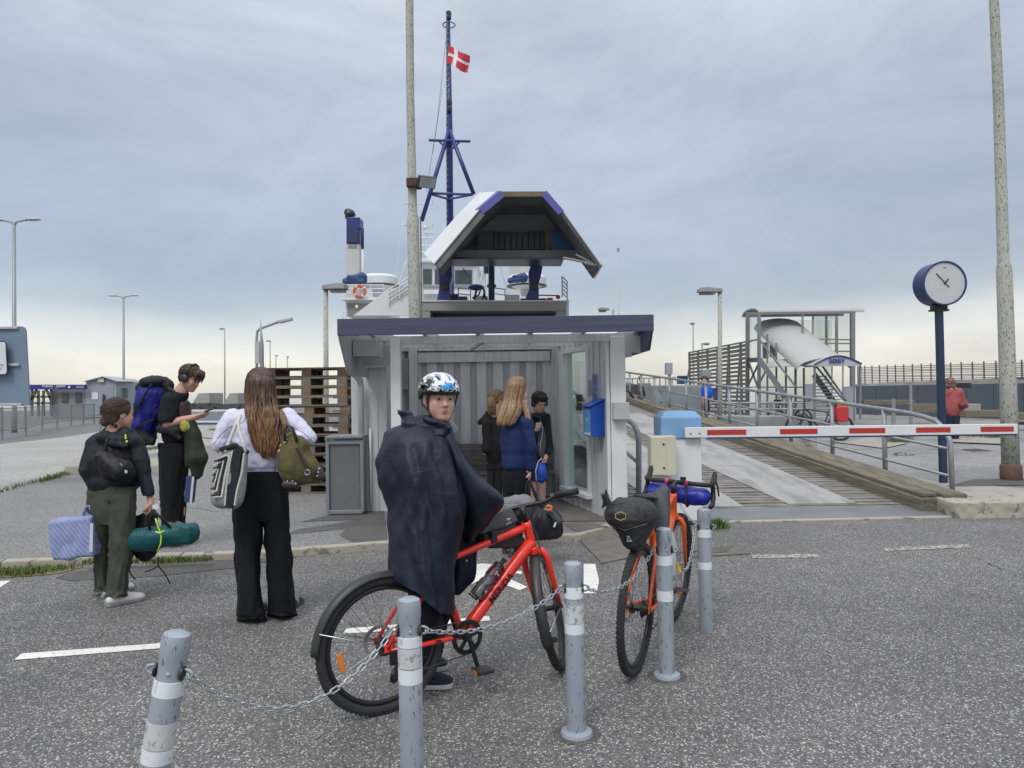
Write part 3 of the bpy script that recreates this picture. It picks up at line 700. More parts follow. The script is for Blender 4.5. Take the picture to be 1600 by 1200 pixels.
# ---- poles
lich = weathered('lichen_pole', (.39, .40, .345), (.10, .09, .075), .56, .85, 58, (1, 1, .35))
def pole_at(px_pts, Y, rs, name, lb, cat='pole', m=lich, n=14, grp=None):
    pts = [at(x, y, Y) for x, y in px_pts]
    b = MB(); b.tube(pts, rs, n); o = b.build(name, m, None, smooth=True, origin=pts[0]); return tag(o, lb, cat, grp)
lp = pole_at([(652, 640), (648, 480), (645, 340), (645, 335), (641, 150), (640, 20), (640, -150)], 13, [.11, .108, .106, .08, .072, .07, .066], 'timber_pole', 'tall flaking pale pole rising behind the shelter roof', 'pole')
MB().tube([at(659, 500, 12.95), at(657, 338, 12.95)], .012, 6).build('conduit', rust, lp)
MB().box(at(647, 287, 12.95), (.12, .13, .07)).build('clamp', mat('rust_brown', (.07, .04, .03), .8), lp)
fl = empty('floodlight', at(664, 288, 12.8), 'black floodlight clamped to the tall pale pole above the shelter', 'floodlight')
blk = mat('black_plastic', (.02, .02, .022), .45)
c = at(668, 286, 12.75); f_, u_ = V(.35, -.75, -.55).normalized(), V(0, 0, 1); r_, f_, u_ = frame(f_, u_)
MB().box(c-f_*.06, (.16, .05, .10), (r_, f_, u_)).build('housing', blk, fl, bevel=.015)
MB().box(c-f_*.006, (.14, .006, .085), (r_, f_, u_)).build('lens', mat('flood_lens', (.35, .40, .42), .2), fl)
MB().span(at(652, 290, 12.9), c-f_*.08, .05, .04).build('bracket', blk, fl)
rp = pole_at([(1580, 748), (1575, 600), (1569, 420), (1568, 410), (1560, 150), (1553, 0), (1545, -170)], 10.55, [.118, .108, .10, .078, .07, .062, .058], 'timber_pole', 'tall flaking pale pole at the right edge in a rusty brown collar', 'pole')
MB().lathe(V(at(1580, 748, 10.55).x, 10.55, QZ), [(.135, 0), (.14, .01), (.14, .2), (.128, .22), (.12, .225)], 20).build('collar', mat('collar_brown', (.11, .065, .045), .75, var=.25, scale=8), rp, smooth='auto')
# ---- clock
ck = empty('platform_clock', V(at(1475, 752, 10.3).x, 10.3, QZ), 'round station clock in a dark blue drum on a blue post', 'clock')
nav2 = mat('clock_blue', (.016, .035, .125), .38, var=.1)
cp = V(at(1474, 752, 10.3).x, 10.3, QZ); ct = at(1467, 484, 10.3)
MB().span(cp, ct, .085, .085).build('post', mat('post_navy', (.012, .03, .07), .5, var=.15), ck, bevel=.01)
MB().span(ct+V(-.12, 0, -.01), ct+V(.12, 0, -.01), .1, .025).build('bracket', blk, ck); MB().box(ct+V(0, 0, .03), (.09, .06, .03)).build('neck', blk, ck)
cc = at(1466, 444.5, 10.3); ca = V(.02, -1, -.03).normalized(); R_ = .298; n_ = 40
MB().lathe(cc-ca*.14, [(R_*.6, -.002), (R_-.02, .0), (R_, .02), (R_, .27), (R_+.01, .275), (R_+.01, .3), (R_-.012, .302), (R_-.014, .285), (0, .285)], n_, ca).build('drum', nav2, ck, smooth='auto')
face = cc+ca*.1455
MB().lathe(face, [(R_-.013, 0), (R_-.013, .003), (0, .0032)], n_, ca).build('dial', mat('clock_dial', (.50, .53, .54), .35, var=.05), ck)
fr_, ff_, fu_ = frame(ca, V(0, 0, 1)); fr_ = -fr_
hc = face+ca*.012+fu_*.0-fr_*.0
hm = mat('clock_hand', (.04, .05, .06), .5)
MB().span(hc-fr_*.12+fu_*.135, hc+fr_*.06-fu_*.055, .012, .004, ca).build('minute_hand', hm, ck)
MB().span(hc+fr_*.01+fu_*.015, hc+fr_*.05+fu_*.06, .018, .004, ca).build('hour_hand', hm, ck)
MB().lathe(face+ca*.006, [(.016, 0), (.016, .006), (0, .0061)], 12, ca).build('hub', hm, ck)
text('DSB', .026, face+ca*.005+fu_*.21, fr_, fu_, mat('clock_print', (.45, .12, .08), .6), ck)
# ---- barrier
bx = empty('barrier_machine', gp(1062, 806, .04), 'white boom barrier post with light blue cap holding a red and white boom', 'barrier')
YB = 8.3; x0 = at(1028, 740, YB).x; x1 = at(1097, 740, YB).x; z0 = .05; zt = at(1060, 685, YB).z; ztop = at(1060, 643, YB).z
wsteel = mat('white_steel', (.66, .67, .68), .4, var=.05, scale=3); lbm = mat('light_blue_cap', (.17, .33, .53), .4, var=.05)
MB().box(((x0+x1)/2, YB+.2, (z0+zt)/2), ((x1-x0)/2, .2, (zt-z0)/2)).build('body', wsteel, bx, bevel=.012)
MB().box(((x0+x1)/2+.04, YB-.002, (z0+zt)/2+.13), ((x1-x0)/2*.62, .004, (zt-z0)/2-.22)).build('door_panel', wsteel, bx, bevel=.006)
xa, xb = x0+.04, x1
def capring(z, ins): return [V(xa+ins, YB-.02+ins, z), V(xb-ins, YB-.02+ins, z), V(xb-ins, YB+.42-ins, z), V(xa+ins, YB+.42-ins, z)]
MB().loft([capring(zt, -.0), capring(ztop-.07, 0), capring(ztop, .055)]).build('cap', lbm, bx, bevel=.01)
cbx = MB(); xc0, xc1 = at(1011, 700, YB).x, at(1050, 700, YB).x; cz0, cz1 = at(1030, 740, YB).z, at(1030, 680, YB).z
cream = mat('cream_cabinet', (.52, .50, .38), .5, var=.06)
MB().box(((xc0+xc1)/2, YB-.12, (cz0+cz1)/2), ((xc1-xc0)/2, .10, (cz1-cz0)/2)).build('control_cabinet', cream, bx, bevel=.006)
MB().box((xc0+.085, YB-.225, (cz0+cz1)/2), (.078, .006, (cz1-cz0)/2-.01)).build('cabinet_door', cream, bx, bevel=.003)
for z in (.2, .8): MB().lathe((xc0+.14, YB-.231, cz0+(cz1-cz0)*z), [(.012, 0), (.012, .006), (0, .007)], 10, V(0, -1, 0)).build('latch', blk, bx)
ba, bb_ = at(1070, 676, YB-.06), at(1588, 670, YB+.06)
bd = (bb_-ba).normalized(); bu = V(0, 0, 1)-bd*bd.z; bu.normalize()
boom = MB().span(ba, bb_, .05, .115).build('boom', wsteel, bx, bevel=.006)
for xp0, xp1 in ((1102, 1163), (1216, 1275), (1325, 1382), (1431, 1486), (1534, 1587)):
    t0 = (at(xp0, 672, YB).x-ba.x)/(bb_.x-ba.x); t1 = (at(xp1, 672, YB).x-ba.x)/(bb_.x-ba.x)
    a, b = ba.lerp(bb_, t0), ba.lerp(bb_, t1); n = bd.cross(bu); n = n if n.y < 0 else -n
    MB().box((a+b)/2+n*.0268, ((b-a).length/2, .0012, .029), (bd, n, bu)).build('red_reflector', mat('boom_red', (.42, .03, .025), .5, var=.1), boom)
MB().span(ba+V(.25, 0, -.066), bb_+V(-.0, 0, -.066), .03, .014).build('rubber_strip', nav2, boom)
for k in range(3): MB().lathe(ba+bd*(.06+.1*k)+V(0, -.027, -.01), [(.009, 0), (.009, .004), (0, .005)], 8, V(0, -1, 0)).build('bolt', blk, boom)
# ---- pallets
pw = [mat('pallet_wood', (.19, .13, .08), .85, var=.35, scale=3, stretch=(1, 5, 5), bump=.3, bscale=30), mat('pallet_wood_dark', (.085, .05, .035), .85, var=.3, scale=3, stretch=(1, 5, 5), bump=.3, bscale=30),
      mat('pallet_wood_grey', (.17, .145, .115), .85, var=.3, scale=3, stretch=(1, 5, 5), bump=.3, bscale=30)]
def make_pallet(m):
    p = empty('pallet', (0, 0, 0))
    for i, y in enumerate((-.33, -.165, 0, .165, .33)): MB().box((0, y, .133), (.6, .072 if i % 2 == 0 else .05, .011)).build('deck_board', m, p)
    for x in (-.53, 0, .53): MB().box((x, 0, .111), (.072, .4, .0105)).build('cross_board', m, p)
    for x in (-.53, 0, .53):
        for y in (-.35, 0, .35): MB().box((x, y, .061), (.07, .05, .039)).build('block', m, p)
    for y in (-.35, 0, .35): MB().box((0, y, .011), (.6, .05, .0105)).build('bottom_board', m, p)
    return p
protos = [make_pallet(m) for m in pw]; used = [0, 0, 0]
pcx = (at(418, 700, 11).x+at(538, 700, 11).x)/2
order = [2, 1, 0, 1, 2, 2, 0, 2, 0, 2, 0, 2, 1]
for i, k in enumerate(order):
    p = protos[k] if not used[k] else copy_tree(protos[k]); used[k] = 1
    p.location = (pcx+random.uniform(-.02, .02)+(.03 if 3 < i < 9 else 0), 11.4+random.uniform(-.02, .02), PZ+.145*i+.001); p.rotation_euler = (0, 0, random.uniform(-.015, .015)+.02)
    ords = ['bottom', 'second', 'third', 'fourth', 'fifth', 'sixth', 'seventh', 'eighth', 'ninth', 'tenth', 'eleventh', 'twelfth', 'topmost']
    tag(p, ('%s pallet from the ground in the stack left of the cabinet' % ords[i]) if 0 < i < 12 else ('%s pallet of the tall stack left of the grey cabinet' % ords[i]), 'pallet', 'wooden pallets stacked beside the shelter')
# ---- bollards and chains
bgalv = weathered('bollard_zinc', (.30, .34, .385), (.11, .13, .16), .59, .5, 75, (1, 1, .3), .2)
band_w = weathered('reflective_band', (.66, .70, .73), (.40, .44, .48), .62, .35, 30, (1, 1, .5)); band_g = weathered('worn_band', (.50, .53, .53), (.25, .28, .31), .57, .5, 40, (1, 1, 1))
def bollard(base, top, bands, label, ring=True):
    base = Vector(base); top = Vector(top); ax = (top-base); L = ax.length; ax.normalize(); r = .0425
    e = empty('bollard', base, label, 'bollard', 'galvanised bollards joined by a chain')
    MB().lathe(base, [(r, -.02), (r, L-.165), (r*.93, L-.15), (r*.92, L-.08), (r*.99, L-.065), (r*.99, L-.022), (r*.9, L-.008), (r*.6, L-.001), (0, L)], 28, ax).build('shaft', bgalv, e, smooth='auto')
    for a, b, k in bands:
        MB().lathe(base, [(r-.001, L-b), (r+.0012, L-b+.0005), (r+.0012, L-a-.0005), (r-.001, L-a)], 28, ax).build('reflective_band', band_w if k else band_g, e, smooth='auto')
    if ring: MB().lathe(base, [(r, .0), (r+.03, .002), (r+.026, .016), (r+.008, .022), (r+.001, .024)], 28).build('base_ring', bgalv, e, smooth='auto'); MB().lathe(base, [(r+.028, .002), (r+.06, .005), (r+.062, .001)], 24).build('collar_contact_shade', patch_m, e)  # dark asphalt collar that also paints contact shade around the foot
    sx = ax.cross(V(0, 1, 0)).normalized(); sx = sx if sx.x > 0 else -sx
    for sgn in (-1, 1):
        c = base+ax*(L-.115)+sx*(sgn*(r-.002))+V(0, -.012, 0)
        MB().lathe(c-sx*sgn*.004, [(.021, 0), (.021, .006), (0, .0062)], 14, sx*sgn).build('chain_hole', blk, e)
        pts = [c+sx*sgn*(.004+.024*math.sin(t))+ax*(.013*math.cos(t)) for t in [math.pi*k/8 for k in range(9)]]
        MB().tube(pts, .0045, 8).build('chain_eye', bgalv, e, smooth=True)
    MB().ball(base+ax*(L-.115)+V(.008, -r*.93, 0), (.007, .004, .007), 10, 6).build('rivet', bgalv, e, smooth=True)
    return base+ax*(L-.118)-sx*(r+.018)+V(0, -.012, 0), base+ax*(L-.118)+sx*(r+.018)+V(0, -.012, 0)
b2 = [(.135, .172, 1), (.176, .245, 0), (.25, .302, 1)]
Bt = at(278, 986, 2.2); Bb = V(Bt.x-.135, 2.17, 0)
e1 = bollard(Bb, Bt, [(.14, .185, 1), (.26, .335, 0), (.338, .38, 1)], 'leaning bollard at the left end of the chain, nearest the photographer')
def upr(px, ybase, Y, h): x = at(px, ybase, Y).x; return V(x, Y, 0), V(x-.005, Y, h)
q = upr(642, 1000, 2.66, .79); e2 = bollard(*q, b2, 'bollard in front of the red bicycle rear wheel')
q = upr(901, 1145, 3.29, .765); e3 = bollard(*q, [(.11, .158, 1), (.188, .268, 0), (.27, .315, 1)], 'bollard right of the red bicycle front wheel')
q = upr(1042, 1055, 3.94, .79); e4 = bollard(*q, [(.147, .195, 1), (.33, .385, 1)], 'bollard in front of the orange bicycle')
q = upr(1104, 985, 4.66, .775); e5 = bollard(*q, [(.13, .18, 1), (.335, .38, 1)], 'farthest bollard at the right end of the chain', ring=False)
chm = mat('chain_zinc', (.42, .45, .49), .38, .7, var=.15, scale=30)
lk = MB(); Ll, Wd, rr = .0105, .0075, .0026; pts = []
for k in range(12):
    t = 2*math.pi*k/12; pts.append(V(math.cos(t)*Wd+0*Ll, 0, math.sin(t)*Wd+(Ll if math.sin(t) > 0 else -Ll)))
lk.tube(pts, rr, 6, closed=True)
link_proto = lk.build('link', chm, None, smooth=True)
link_mesh = link_proto.data; bpy.data.objects.remove(link_proto)
def chain(a, b, sag, label, bias=.5):
    a = Vector(a); b = Vector(b); e = empty('chain', a, label, 'chain')
    N = 80; P = []
    for i in range(N+1):
        t = i/N; s = 4*t*(1-t); P.append(a.lerp(b, t)-V(0, 0, sag*s))
    cum = [0]
    for i in range(N): cum.append(cum[-1]+(P[i+1]-P[i]).length)
    n = int(cum[-1]/.0285); step = cum[-1]/n
    for k in range(n):
        d0 = (k+.5)*step; j = max(i for i in range(N+1) if cum[i] <= d0); j = min(j, N-1)
        f = (d0-cum[j])/(cum[j+1]-cum[j]); c = P[j].lerp(P[j+1], f); d = (P[j+1]-P[j]).normalized()
        o = bpy.data.objects.new('link', link_mesh); COL.objects.link(o); o.parent = e; o.location = c-a
        sx = d.cross(V(0, 0, 1)).normalized(); uz = sx.cross(d); ang = math.radians(38 if k % 2 else -52)
        x_ = sx*math.cos(ang)+uz*math.sin(ang); y_ = d.cross(x_)
        o.rotation_euler = Matrix((x_, y_, d)).transposed().to_euler(); o.scale = (1, 1, 1.0)
    return e
chain(e1[1], e2[0], .175, 'grey chain hanging from the leaning bollard to the next one, across the rear wheel')
chain(e2[1], e3[0], .065, 'grey chain stretched below the red bicycle frame between two bollards')
chain(e3[1], e4[0], .085, 'grey chain hanging in front of the orange bicycle rear wheel')
chain(e4[1]+V(0, .01, .02), e5[0], .19, 'grey chain looping down between the two right bollards')
chain(e5[1]+V(-.02, .06, 0), V(1.55, 7.2, .62), .12, 'far grey chain running back from the last bollard to the barrier')
# ================================================================ FERRY
wh = mat('ferry_white', (.62, .64, .65), .45, var=.06, scale=.8); wh2 = mat('ferry_offwhite', (.48, .49, .47), .5, var=.08, scale=.8)
fb = mat('ferry_blue', (.022, .032, .16), .4, var=.15, scale=1); fbm = mat('ferry_mid_blue', (.01, .06, .17), .45, var=.2, scale=1); purp = mat('faded_stripe_blue', (.09, .09, .33), .5, var=.1)
beige = mat('bow_beige', (.27, .265, .235), .6, var=.08, scale=1); dgrey = mat('visor_inside', (.10, .105, .11), .8, col2=(.17, .175, .17), thr=(.35, .7), scale=.8)
vgrey = mat('visor_ceiling', (.22, .235, .25), .7, var=.2, scale=.7); black2 = mat('panel_black', (.02, .025, .035), .4); rusty = mat('visor_rust', (.16, .12, .06), .8, var=.4, scale=2)
fglass = mat('ferry_window', (.06, .08, .085), .15, var=.2, scale=1)
def prism_at(pts, Y, depth, name, m, parent, bevel=0):
    return MB().prism([at(x, y, Y) for x, y in pts], (0, depth, 0)).build(name, m, parent, bevel=bevel)
fe = empty('ferry', V(-1, 30, -1.6), 'white and blue car ferry with its bow visor raised behind the shelter', 'ferry')
def rect(x0, y0, x1, y1): return [(x0, y0), (x1, y0), (x1, y1), (x0, y1)]
def slab(x0, y0, x1, y1, Y, depth, name, m, parent, bevel=0): return prism_at(rect(x0, y0, x1, y1), Y, depth, name, m, parent, bevel)
# bow frame
bf = slab(660, 471, 884, 486, 30, 1.2, 'bow_frame', beige, fe, .03)
slab(660, 486.3, 672, 700, 30.02, 1.2, 'bow_jamb', beige, bf); slab(869, 486.3, 884, 700, 30.02, 1.2, 'bow_jamb', beige, bf)
slab(668, 484, 873, 700, 31, .2, 'bow_opening', black2, bf)
slab(655, 469, 888, 471, 29.95, 1.6, 'deck_edge', wh, bf); slab(884.3, 468, 889, 700, 30.1, 2, 'bow_side', wh, bf)
# hull body behind
hull = MB()
hx0, hx1 = at(553, 500, 31).x, at(889, 500, 31).x
hull.loft([[V(hx0+.2, 32, -1.5), V(hx1-.1, 32, -1.5), V(hx1+.1, 32, 3.9), V(hx0, 32, 3.9)], [V(hx0-.5, 62, -1.5), V(hx1+.5, 62, -1.5), V(hx1+.6, 62, 3.9), V(hx0-.6, 62, 3.9)]])
hull.build('hull', wh, fe)
# left bulwark with sloping top
prism_at([(552, 493), (600, 462), (604, 447), (618, 446), (637, 434), (661, 434), (661, 493)][:1]+[(607, 452), (661, 440), (661, 493)], 30.5, .15, 'bulwark', wh, fe)
prism_at([(552, 494), (607, 451), (607, 494)], 30.8, 3, 'bulwark', wh, fe)
slab(540, 466, 600, 493, 33, 3, 'side_house', wh, fe); slab(543, 474, 588, 493, 32.9, .08, 'side_recess', mat('recess_grey', (.22, .22, .2), .7), fe)
slab(534, 464, 603, 468.5, 32.6, 3.4, 'side_deck', wh, fe)
MB().ball(at(557.5, 479, 32.7), .075, 10, 6).build('deck_lamp', mat('lamp_glow', (.9, .8, .6), .4), fe, smooth=True)
def frail(pts, Y, name='railing', m=wh, drop=11, rails=3, r=.022):
    b = MB(); P = [at(x, y, Y) for x, y in pts]
    for k in range(rails):
        dz = k*drop*Y/FPX/rails; b.tube([p-V(0, 0, dz) for p in P], r, 5)
    for i in range(len(P)-1):
        n = max(1, int((P[i+1]-P[i]).length/.55))
        for j in range(n+1):
            q = P[i].lerp(P[i+1], j/n); b.tube([q, q-V(0, 0, drop*Y/FPX)], r, 5)
    return b.build(name, m, fe)
frail([(607, 453), (660, 420)], 30.4, drop=24, rails=4, r=.028); frail([(538, 445), (600, 445)], 32.7, drop=19, rails=3)
frail([(536, 488), (541, 488)], 32.7)
frail([(878, 432), (886, 440)], 30.6, drop=32, rails=5, r=.03)
frail([(716, 450), (735, 452)], 30.8, drop=18, rails=2, m=galv); frail([(772, 450), (789, 452)], 30.8, drop=18, rails=2, m=galv)
# life rafts canisters (round platforms)
for x, lb in ((592, 1), (823, 0)):
    c = at(x, 443, 36); b = MB(); b.lathe(c, [(.3, -.65), (.32, -.3), (.85, -.12), (.95, -.1), (.95, .25), (.8, .38), (.2, .46), (0, .48)], 24); b.build('raft_platform', wh, fe, smooth='auto')
    MB().lathe(c, [(.98, -.16), (1.0, -.12), (.9, -.1)], 24).build('platform_rim', black2, fe)
    bc = at(x-38 if lb else x-14, 437 if lb else 436, 34.5); s = 1 if lb else .8
    sculpt('covered_boat', [('cap', bc+V(-.42*s, 0, -.08), bc+V(.35*s, 0, .08), .18*s, .27*s, .1), ('box', bc+V(.1*s, 0, .02), (.40*s, .3, .16), .06, None, .08), ('cap', bc+V(-.1, -.1, .12), bc+V(.35*s, -.1, .24*s), .05, .10, .08)], .035, mat('tarpaulin_blue', (.025, .06, .18), .6, var=.25, scale=4, bump=.8, bscale=9, bdist=.05), fe, fold=.05, fscale=3.2, stretch=(1, 1, 1), seed=90+lb)
# life ring
lr = MB(); c = at(562, 455, 32.5); lr.tube([c+V(math.cos(t), 0, math.sin(t))*.24 for t in [2*math.pi*k/24 for k in range(24)]], .07, 8, closed=True); lrr = lr.build('life_ring', mat('life_orange', (.55, .10, .05), .5, var=.2), fe, smooth=True)
for a in (.6, 2.2, 3.8, 5.3): MB().ball(c+V(math.cos(a), -.01, math.sin(a))*.24, (.075, .08, .075), 8, 6).build('ring_band', wh, lrr)
# funnels
def funnel(x0, x1, ytop, Y, blue):
    w_ = (at(x1, 400, Y).x-at(x0, 400, Y).x)
    slab(x0, ytop+(42 if blue else 0), x1, 470, Y, w_*1.3, 'funnel', wh2, fe, .05)
    if blue:
        b = slab(x0+1, ytop, x1, ytop+41.7, Y-.05, w_*1.35, 'funnel_top', fb, fe, .04); slab(x0+4, ytop+17, x1-3, ytop+40, Y-.1, .04, 'vent_panel', navy, b)
        e_ = MB(); e_.tube([at(x0+8, ytop, Y+.4), at(x0+6, ytop-5, Y+.4), at(x0+2, ytop-8, Y+.4), at(x0-1, ytop-9, Y+.4)], [.34, .33, .24, .16], 10); e_.build('exhaust', black2, b, smooth=True)
        slab(x0+4, ytop+44, x1-4, ytop+49, Y-.02, .02, 'plate', vgrey, b)
        q = MB(); q.tube([at(x1, ytop+18, Y), at(x1+4.5, ytop+18, Y), at(x1+4.5, ytop+50, Y)], .09, 8); q.build('side_pipe', navy, b, smooth=True)
        q = MB(); q.tube([at(x1+4.5, ytop+50, Y), at(x1+5, 470, Y)], .07, 8); q.build('side_pipe', wh, fe, smooth=True)
funnel(540, 562, 339, 44, True); funnel(795, 826, 403, 46, False)
# wheelhouse
wl = slab(655, 409, 744, 475, 42, 5, 'wheelhouse', wh, fe, .05)
slab(650, 404, 747, 410, 41.7, 5.6, 'wheelhouse_roof', wh, fe, .05)
for x0, x1, y0, y1 in ((660, 674, 421, 443), (680, 689, 421, 443), (711, 737, 422.5, 443)):
    f = slab(x0-1, y0-1, x1+1, y1+1, 41.96, .05, 'window_frame', vgrey, wl); slab(x0, y0, x1, y1, 41.93, .05, 'pane', fglass, f)
slab(650, 446, 744, 449, 41.9, .1, 'ledge', vgrey, wl); slab(655, 453, 700, 459, 41.3, .6, 'locker', wh, wl)
MB().span(at(723, 419, 41.8), at(735, 433, 41.8), .05, .05).build('wiper', black2, wl)
frail([(702, 402), (744, 402)], 41.8, drop=5, rails=2)
# superstructure below the wheelhouse
slab(607, 474, 884, 500, 40, 6, 'deckhouse', wh, fe); slab(688, 459, 870, 474, 39.8, 5, 'deck_coaming', wh, fe)
# radar rack and antennas left of the wheelhouse
an = MB()
for p0, p1, r in (((628, 317), (676, 319), .04), ((632, 315), (632, 328), .03), ((674, 313), (674, 320), .1), ((667, 313), (667, 420), .05), ((627, 352), (675, 354), .04), ((674, 349), (674, 355), .1), ((634, 347), (634, 352), .08),
                  ((627, 352), (618, 440), .02), ((667, 350), (667, 375), .06), ((655, 372), (676, 372), .05), ((655, 384), (674, 384), .05), ((655, 394), (676, 394), .05), ((655, 372), (655, 410), .08), ((640, 400), (620, 450), .05), ((650, 395), (640, 440), .07), ((618, 440), (640, 395), .02)):
    an.tube([at(*p0, 43), at(*p1, 43)], r, 6)
an.box(at(672, 363, 43), (.35, .1, .07)); an.ball(at(664, 356, 43), .12, 8, 6); an.build('antenna_rack', wh, fe)
# signal mast
m_ = MB(); m_.tube([at(704, 470, 38), at(702, 200, 38), at(701, 20, 38)], [.19, .17, .07], 10); mast = m_.build('mast', fb, fe, smooth=True)
lad = MB()
for k in range(46):
    y = 25+k*9.2; lad.span(at(698.0, y, 37.85), at(700.5, y, 37.85), .04, .05)
lad.tube([at(697.6, 22, 37.85), at(698.2, 440, 37.85)], .03, 5); lad.build('ladder', vgrey, mast)
for a, b in (((702, 203), (659, 345)), ((702, 203), (740, 303))): MB().tube([at(*a, 37.7), at(*b, 37.2)], .11, 8).build('leg', fb, mast, smooth=True)
for a, b, r in (((670, 219), (735, 221), .07), ((672, 302), (739, 304), .07), ((672, 303), (700, 311), .06), ((739, 304), (702, 311), .06), ((686, 221), (700, 234), .05), ((719, 221), (704, 235), .05)):
    MB().tube([at(*a, 37.6), at(*b, 37.6)], r, 6).build('crossbar', fb, mast)
MB().lathe(at(701, 22, 38), [(.1, -.3), (.14, -.25), (.14, .1), (.1, .15), (0, .2)], 10).build('mast_lamp', black2, mast)
rg = MB(); c = at(701.5, 39, 38); rg.tube([c+V(math.cos(t)*.32, math.sin(t)*.32, 0) for t in [2*math.pi*k/20 for k in range(20)]], .03, 5, closed=True); rg.build('mast_ring', fb, mast)
for y in (160, 170): MB().lathe(at(702.5, y, 37.8), [(.12, -.15), (.14, 0), (.12, .15)], 10).build('mast_lamp', black2, mast)
wr_ = MB()
for a, b in (((697, 60), (683, 190)), ((683, 190), (666, 300)), ((691, 140), (676, 240))): wr_.tube([at(*a, 38), at(*b, 38)], .012, 4)
wr_.build('stay_wire', vgrey, mast)
# second light mast by the centre ram
b = MB()
for a, c_, r in (((760, 405), (745, 470), .05), ((779, 405), (796, 468), .05), ((757, 425), (757, 470), .06), ((757, 430), (748, 444), .04), ((757, 450), (748, 444), .04), ((752, 423), (762, 423), .05)): b.tube([at(*a, 35), at(*c_, 35)], r, 6)
b.build('light_mast', wh, fe); MB().lathe(at(760, 419, 34.8), [(.12, -.25), (.14, 0), (.14, .2), (.08, .3)], 10).build('mast_lamp', black2, fe)
hs = MB(); hs.tube([at(x, y, 31.2) for x, y in ((741, 468), (744, 455), (749, 448), (756, 452), (758, 466), (762, 468))], .05, 6); hs.tube([at(x, y, 31.1) for x, y in ((738, 466), (748, 461), (752, 450), (757, 455), (754, 468))], .04, 6); hs.build('hose', black2, fe, smooth=True)
MB().ball(at(744, 449, 31.3), (.35, .2, .14), 10, 6).build('winch_cover', mat('tarpaulin_blue', (0, 0, 0)), fe, smooth=True)
for x0, x1, y0, m in ((703, 716, 459, fbm), (813, 822, 466, fb), (842, 854, 466, fbm), (855, 864, 465, mat('red_box', (.45, .05, .05), .5)), (716, 730, 463, fbm)): slab(x0, y0, x1, 471, 30.9, .4, 'deck_box', m, fe, .02)
for x0, x1, y0 in ((740, 762, 462), (790, 812, 460)): slab(x0, y0, x1, 471, 32, .4, 'deck_locker', wh, fe, .02)
MB().tube([at(838, 461, 31), at(873, 462, 31)], .03, 6).build('rail_bar', rusty, fe); MB().ball(at(872, 464, 30.9), .1, 8, 6).build('deck_buoy', mat('red_box', (0, 0, 0)), fe)
# visor arms
for top, bot in ((((687.5, 400), (705, 400)), ((682, 470), (704, 470))), (((833, 400), (851, 400)), ((819, 470), (842, 470)))):
    (ax_, ay), (bx_, by) = top; (cx_, cy_), (dx_, dy) = bot; mid = .62
    mx0, mx1 = ax_+(cx_-ax_)*mid+2, bx_+(dx_-bx_)*mid-2
    if top[0][0] > 800: mx0, mx1 = 827, 841
    yb = 445
    a_ = MB().prism([at(ax_, ay, 30.2), at(bx_, by, 30.2), at(mx1+4, 432, 30.2), at(mx1, yb, 30.2), at(mx0, yb, 30.2), at(mx0-1, 425, 30.2)], (0, .8, 0)).build('visor_arm', fb, fe, bevel=.03)
    MB().prism([at(mx0, yb, 30.1), at(mx1, yb, 30.1), at(mx1+1, 452, 30.1), at(dx_, 470.5, 30.1), at(cx_, 470.5, 30.1), at(mx0, 452, 30.1)], (0, .9, 0)).build('arm_foot', fb, fe, bevel=.03)
    MB().lathe(at((mx0+mx1)/2, 447, 30.05), [(.16, 0), (.16, .1), (0, .11)], 12, V(0, -1, 0)).build('hinge_pin', black2, a_)
MB().tube([at(768, 400, 30.4), at(768, 471, 30.4)], .13, 12).build('visor_ram', navy, fe, smooth=True); MB().lathe(at(768, 447, 30.4), [(.2, -.05), (.2, .05)], 12).build('ram_collar', black2, fe)
# visor
vi = empty('visor', (0, 0, 0)); vi.parent = fe; vi.location = at(800, 400, 29)-org(fe)
Fy, By = 26.5, 31.5
Fp = [(678, 412), (749, 327), (783, 299), (853, 299), (880, 330), (941, 416)]
# the rear edge: same shape carried back, wider to the left as the shell flares
Bk = [at(*p, Fy)+V(-1.05 if i < 2 else (-1.25 if i == 2 else .3), 4.6, [.10, .3, .55, .55, .3, .3][i]) for i, p in enumerate(Fp)]
Bk[0] = at(662, 396, 31.1); Bk[1] = at(716, 334, 31.1); Bk[2] = at(749, 301, 31.1); Bk[3] = at(852, 301, 31.1)
F3 = [at(*p, Fy) for p in Fp]
cen = at(805, 400, 29)
shell = MB()
for i in range(5):
    a, b, c, d = F3[i], F3[i+1], Bk[i+1], Bk[i]; n = (b-a).cross(d-a).normalized(); n = n if (n.dot((a+c)/2-cen) < 0) else -n
    shell.prism([a, b, c, d], n*.10)
shell.build('shell', wh, vi)
def lip(t): return [p.lerp(at(808, 420, Fy), t) for p in F3]
rimm = MB()
for i in range(5):
    a, b = F3[i], F3[i+1]; c0 = at(808, 405, Fy); w_ = (.34, .26, .2, .18, .15)[i]
    n = (b-a).cross(V(0, 1, 0)).normalized(); n = n if n.dot(c0-a) > 0 else -n
    rimm.prism([a, b, b+n*w_*.8, a+n*w_*.8], (0, .18, 0))
    rimm.prism([a+n*.06, b+n*.06, b+n*.09, a+n*.09], (0, 2.5, 0))
rimm.build('rim', dgrey, vi)
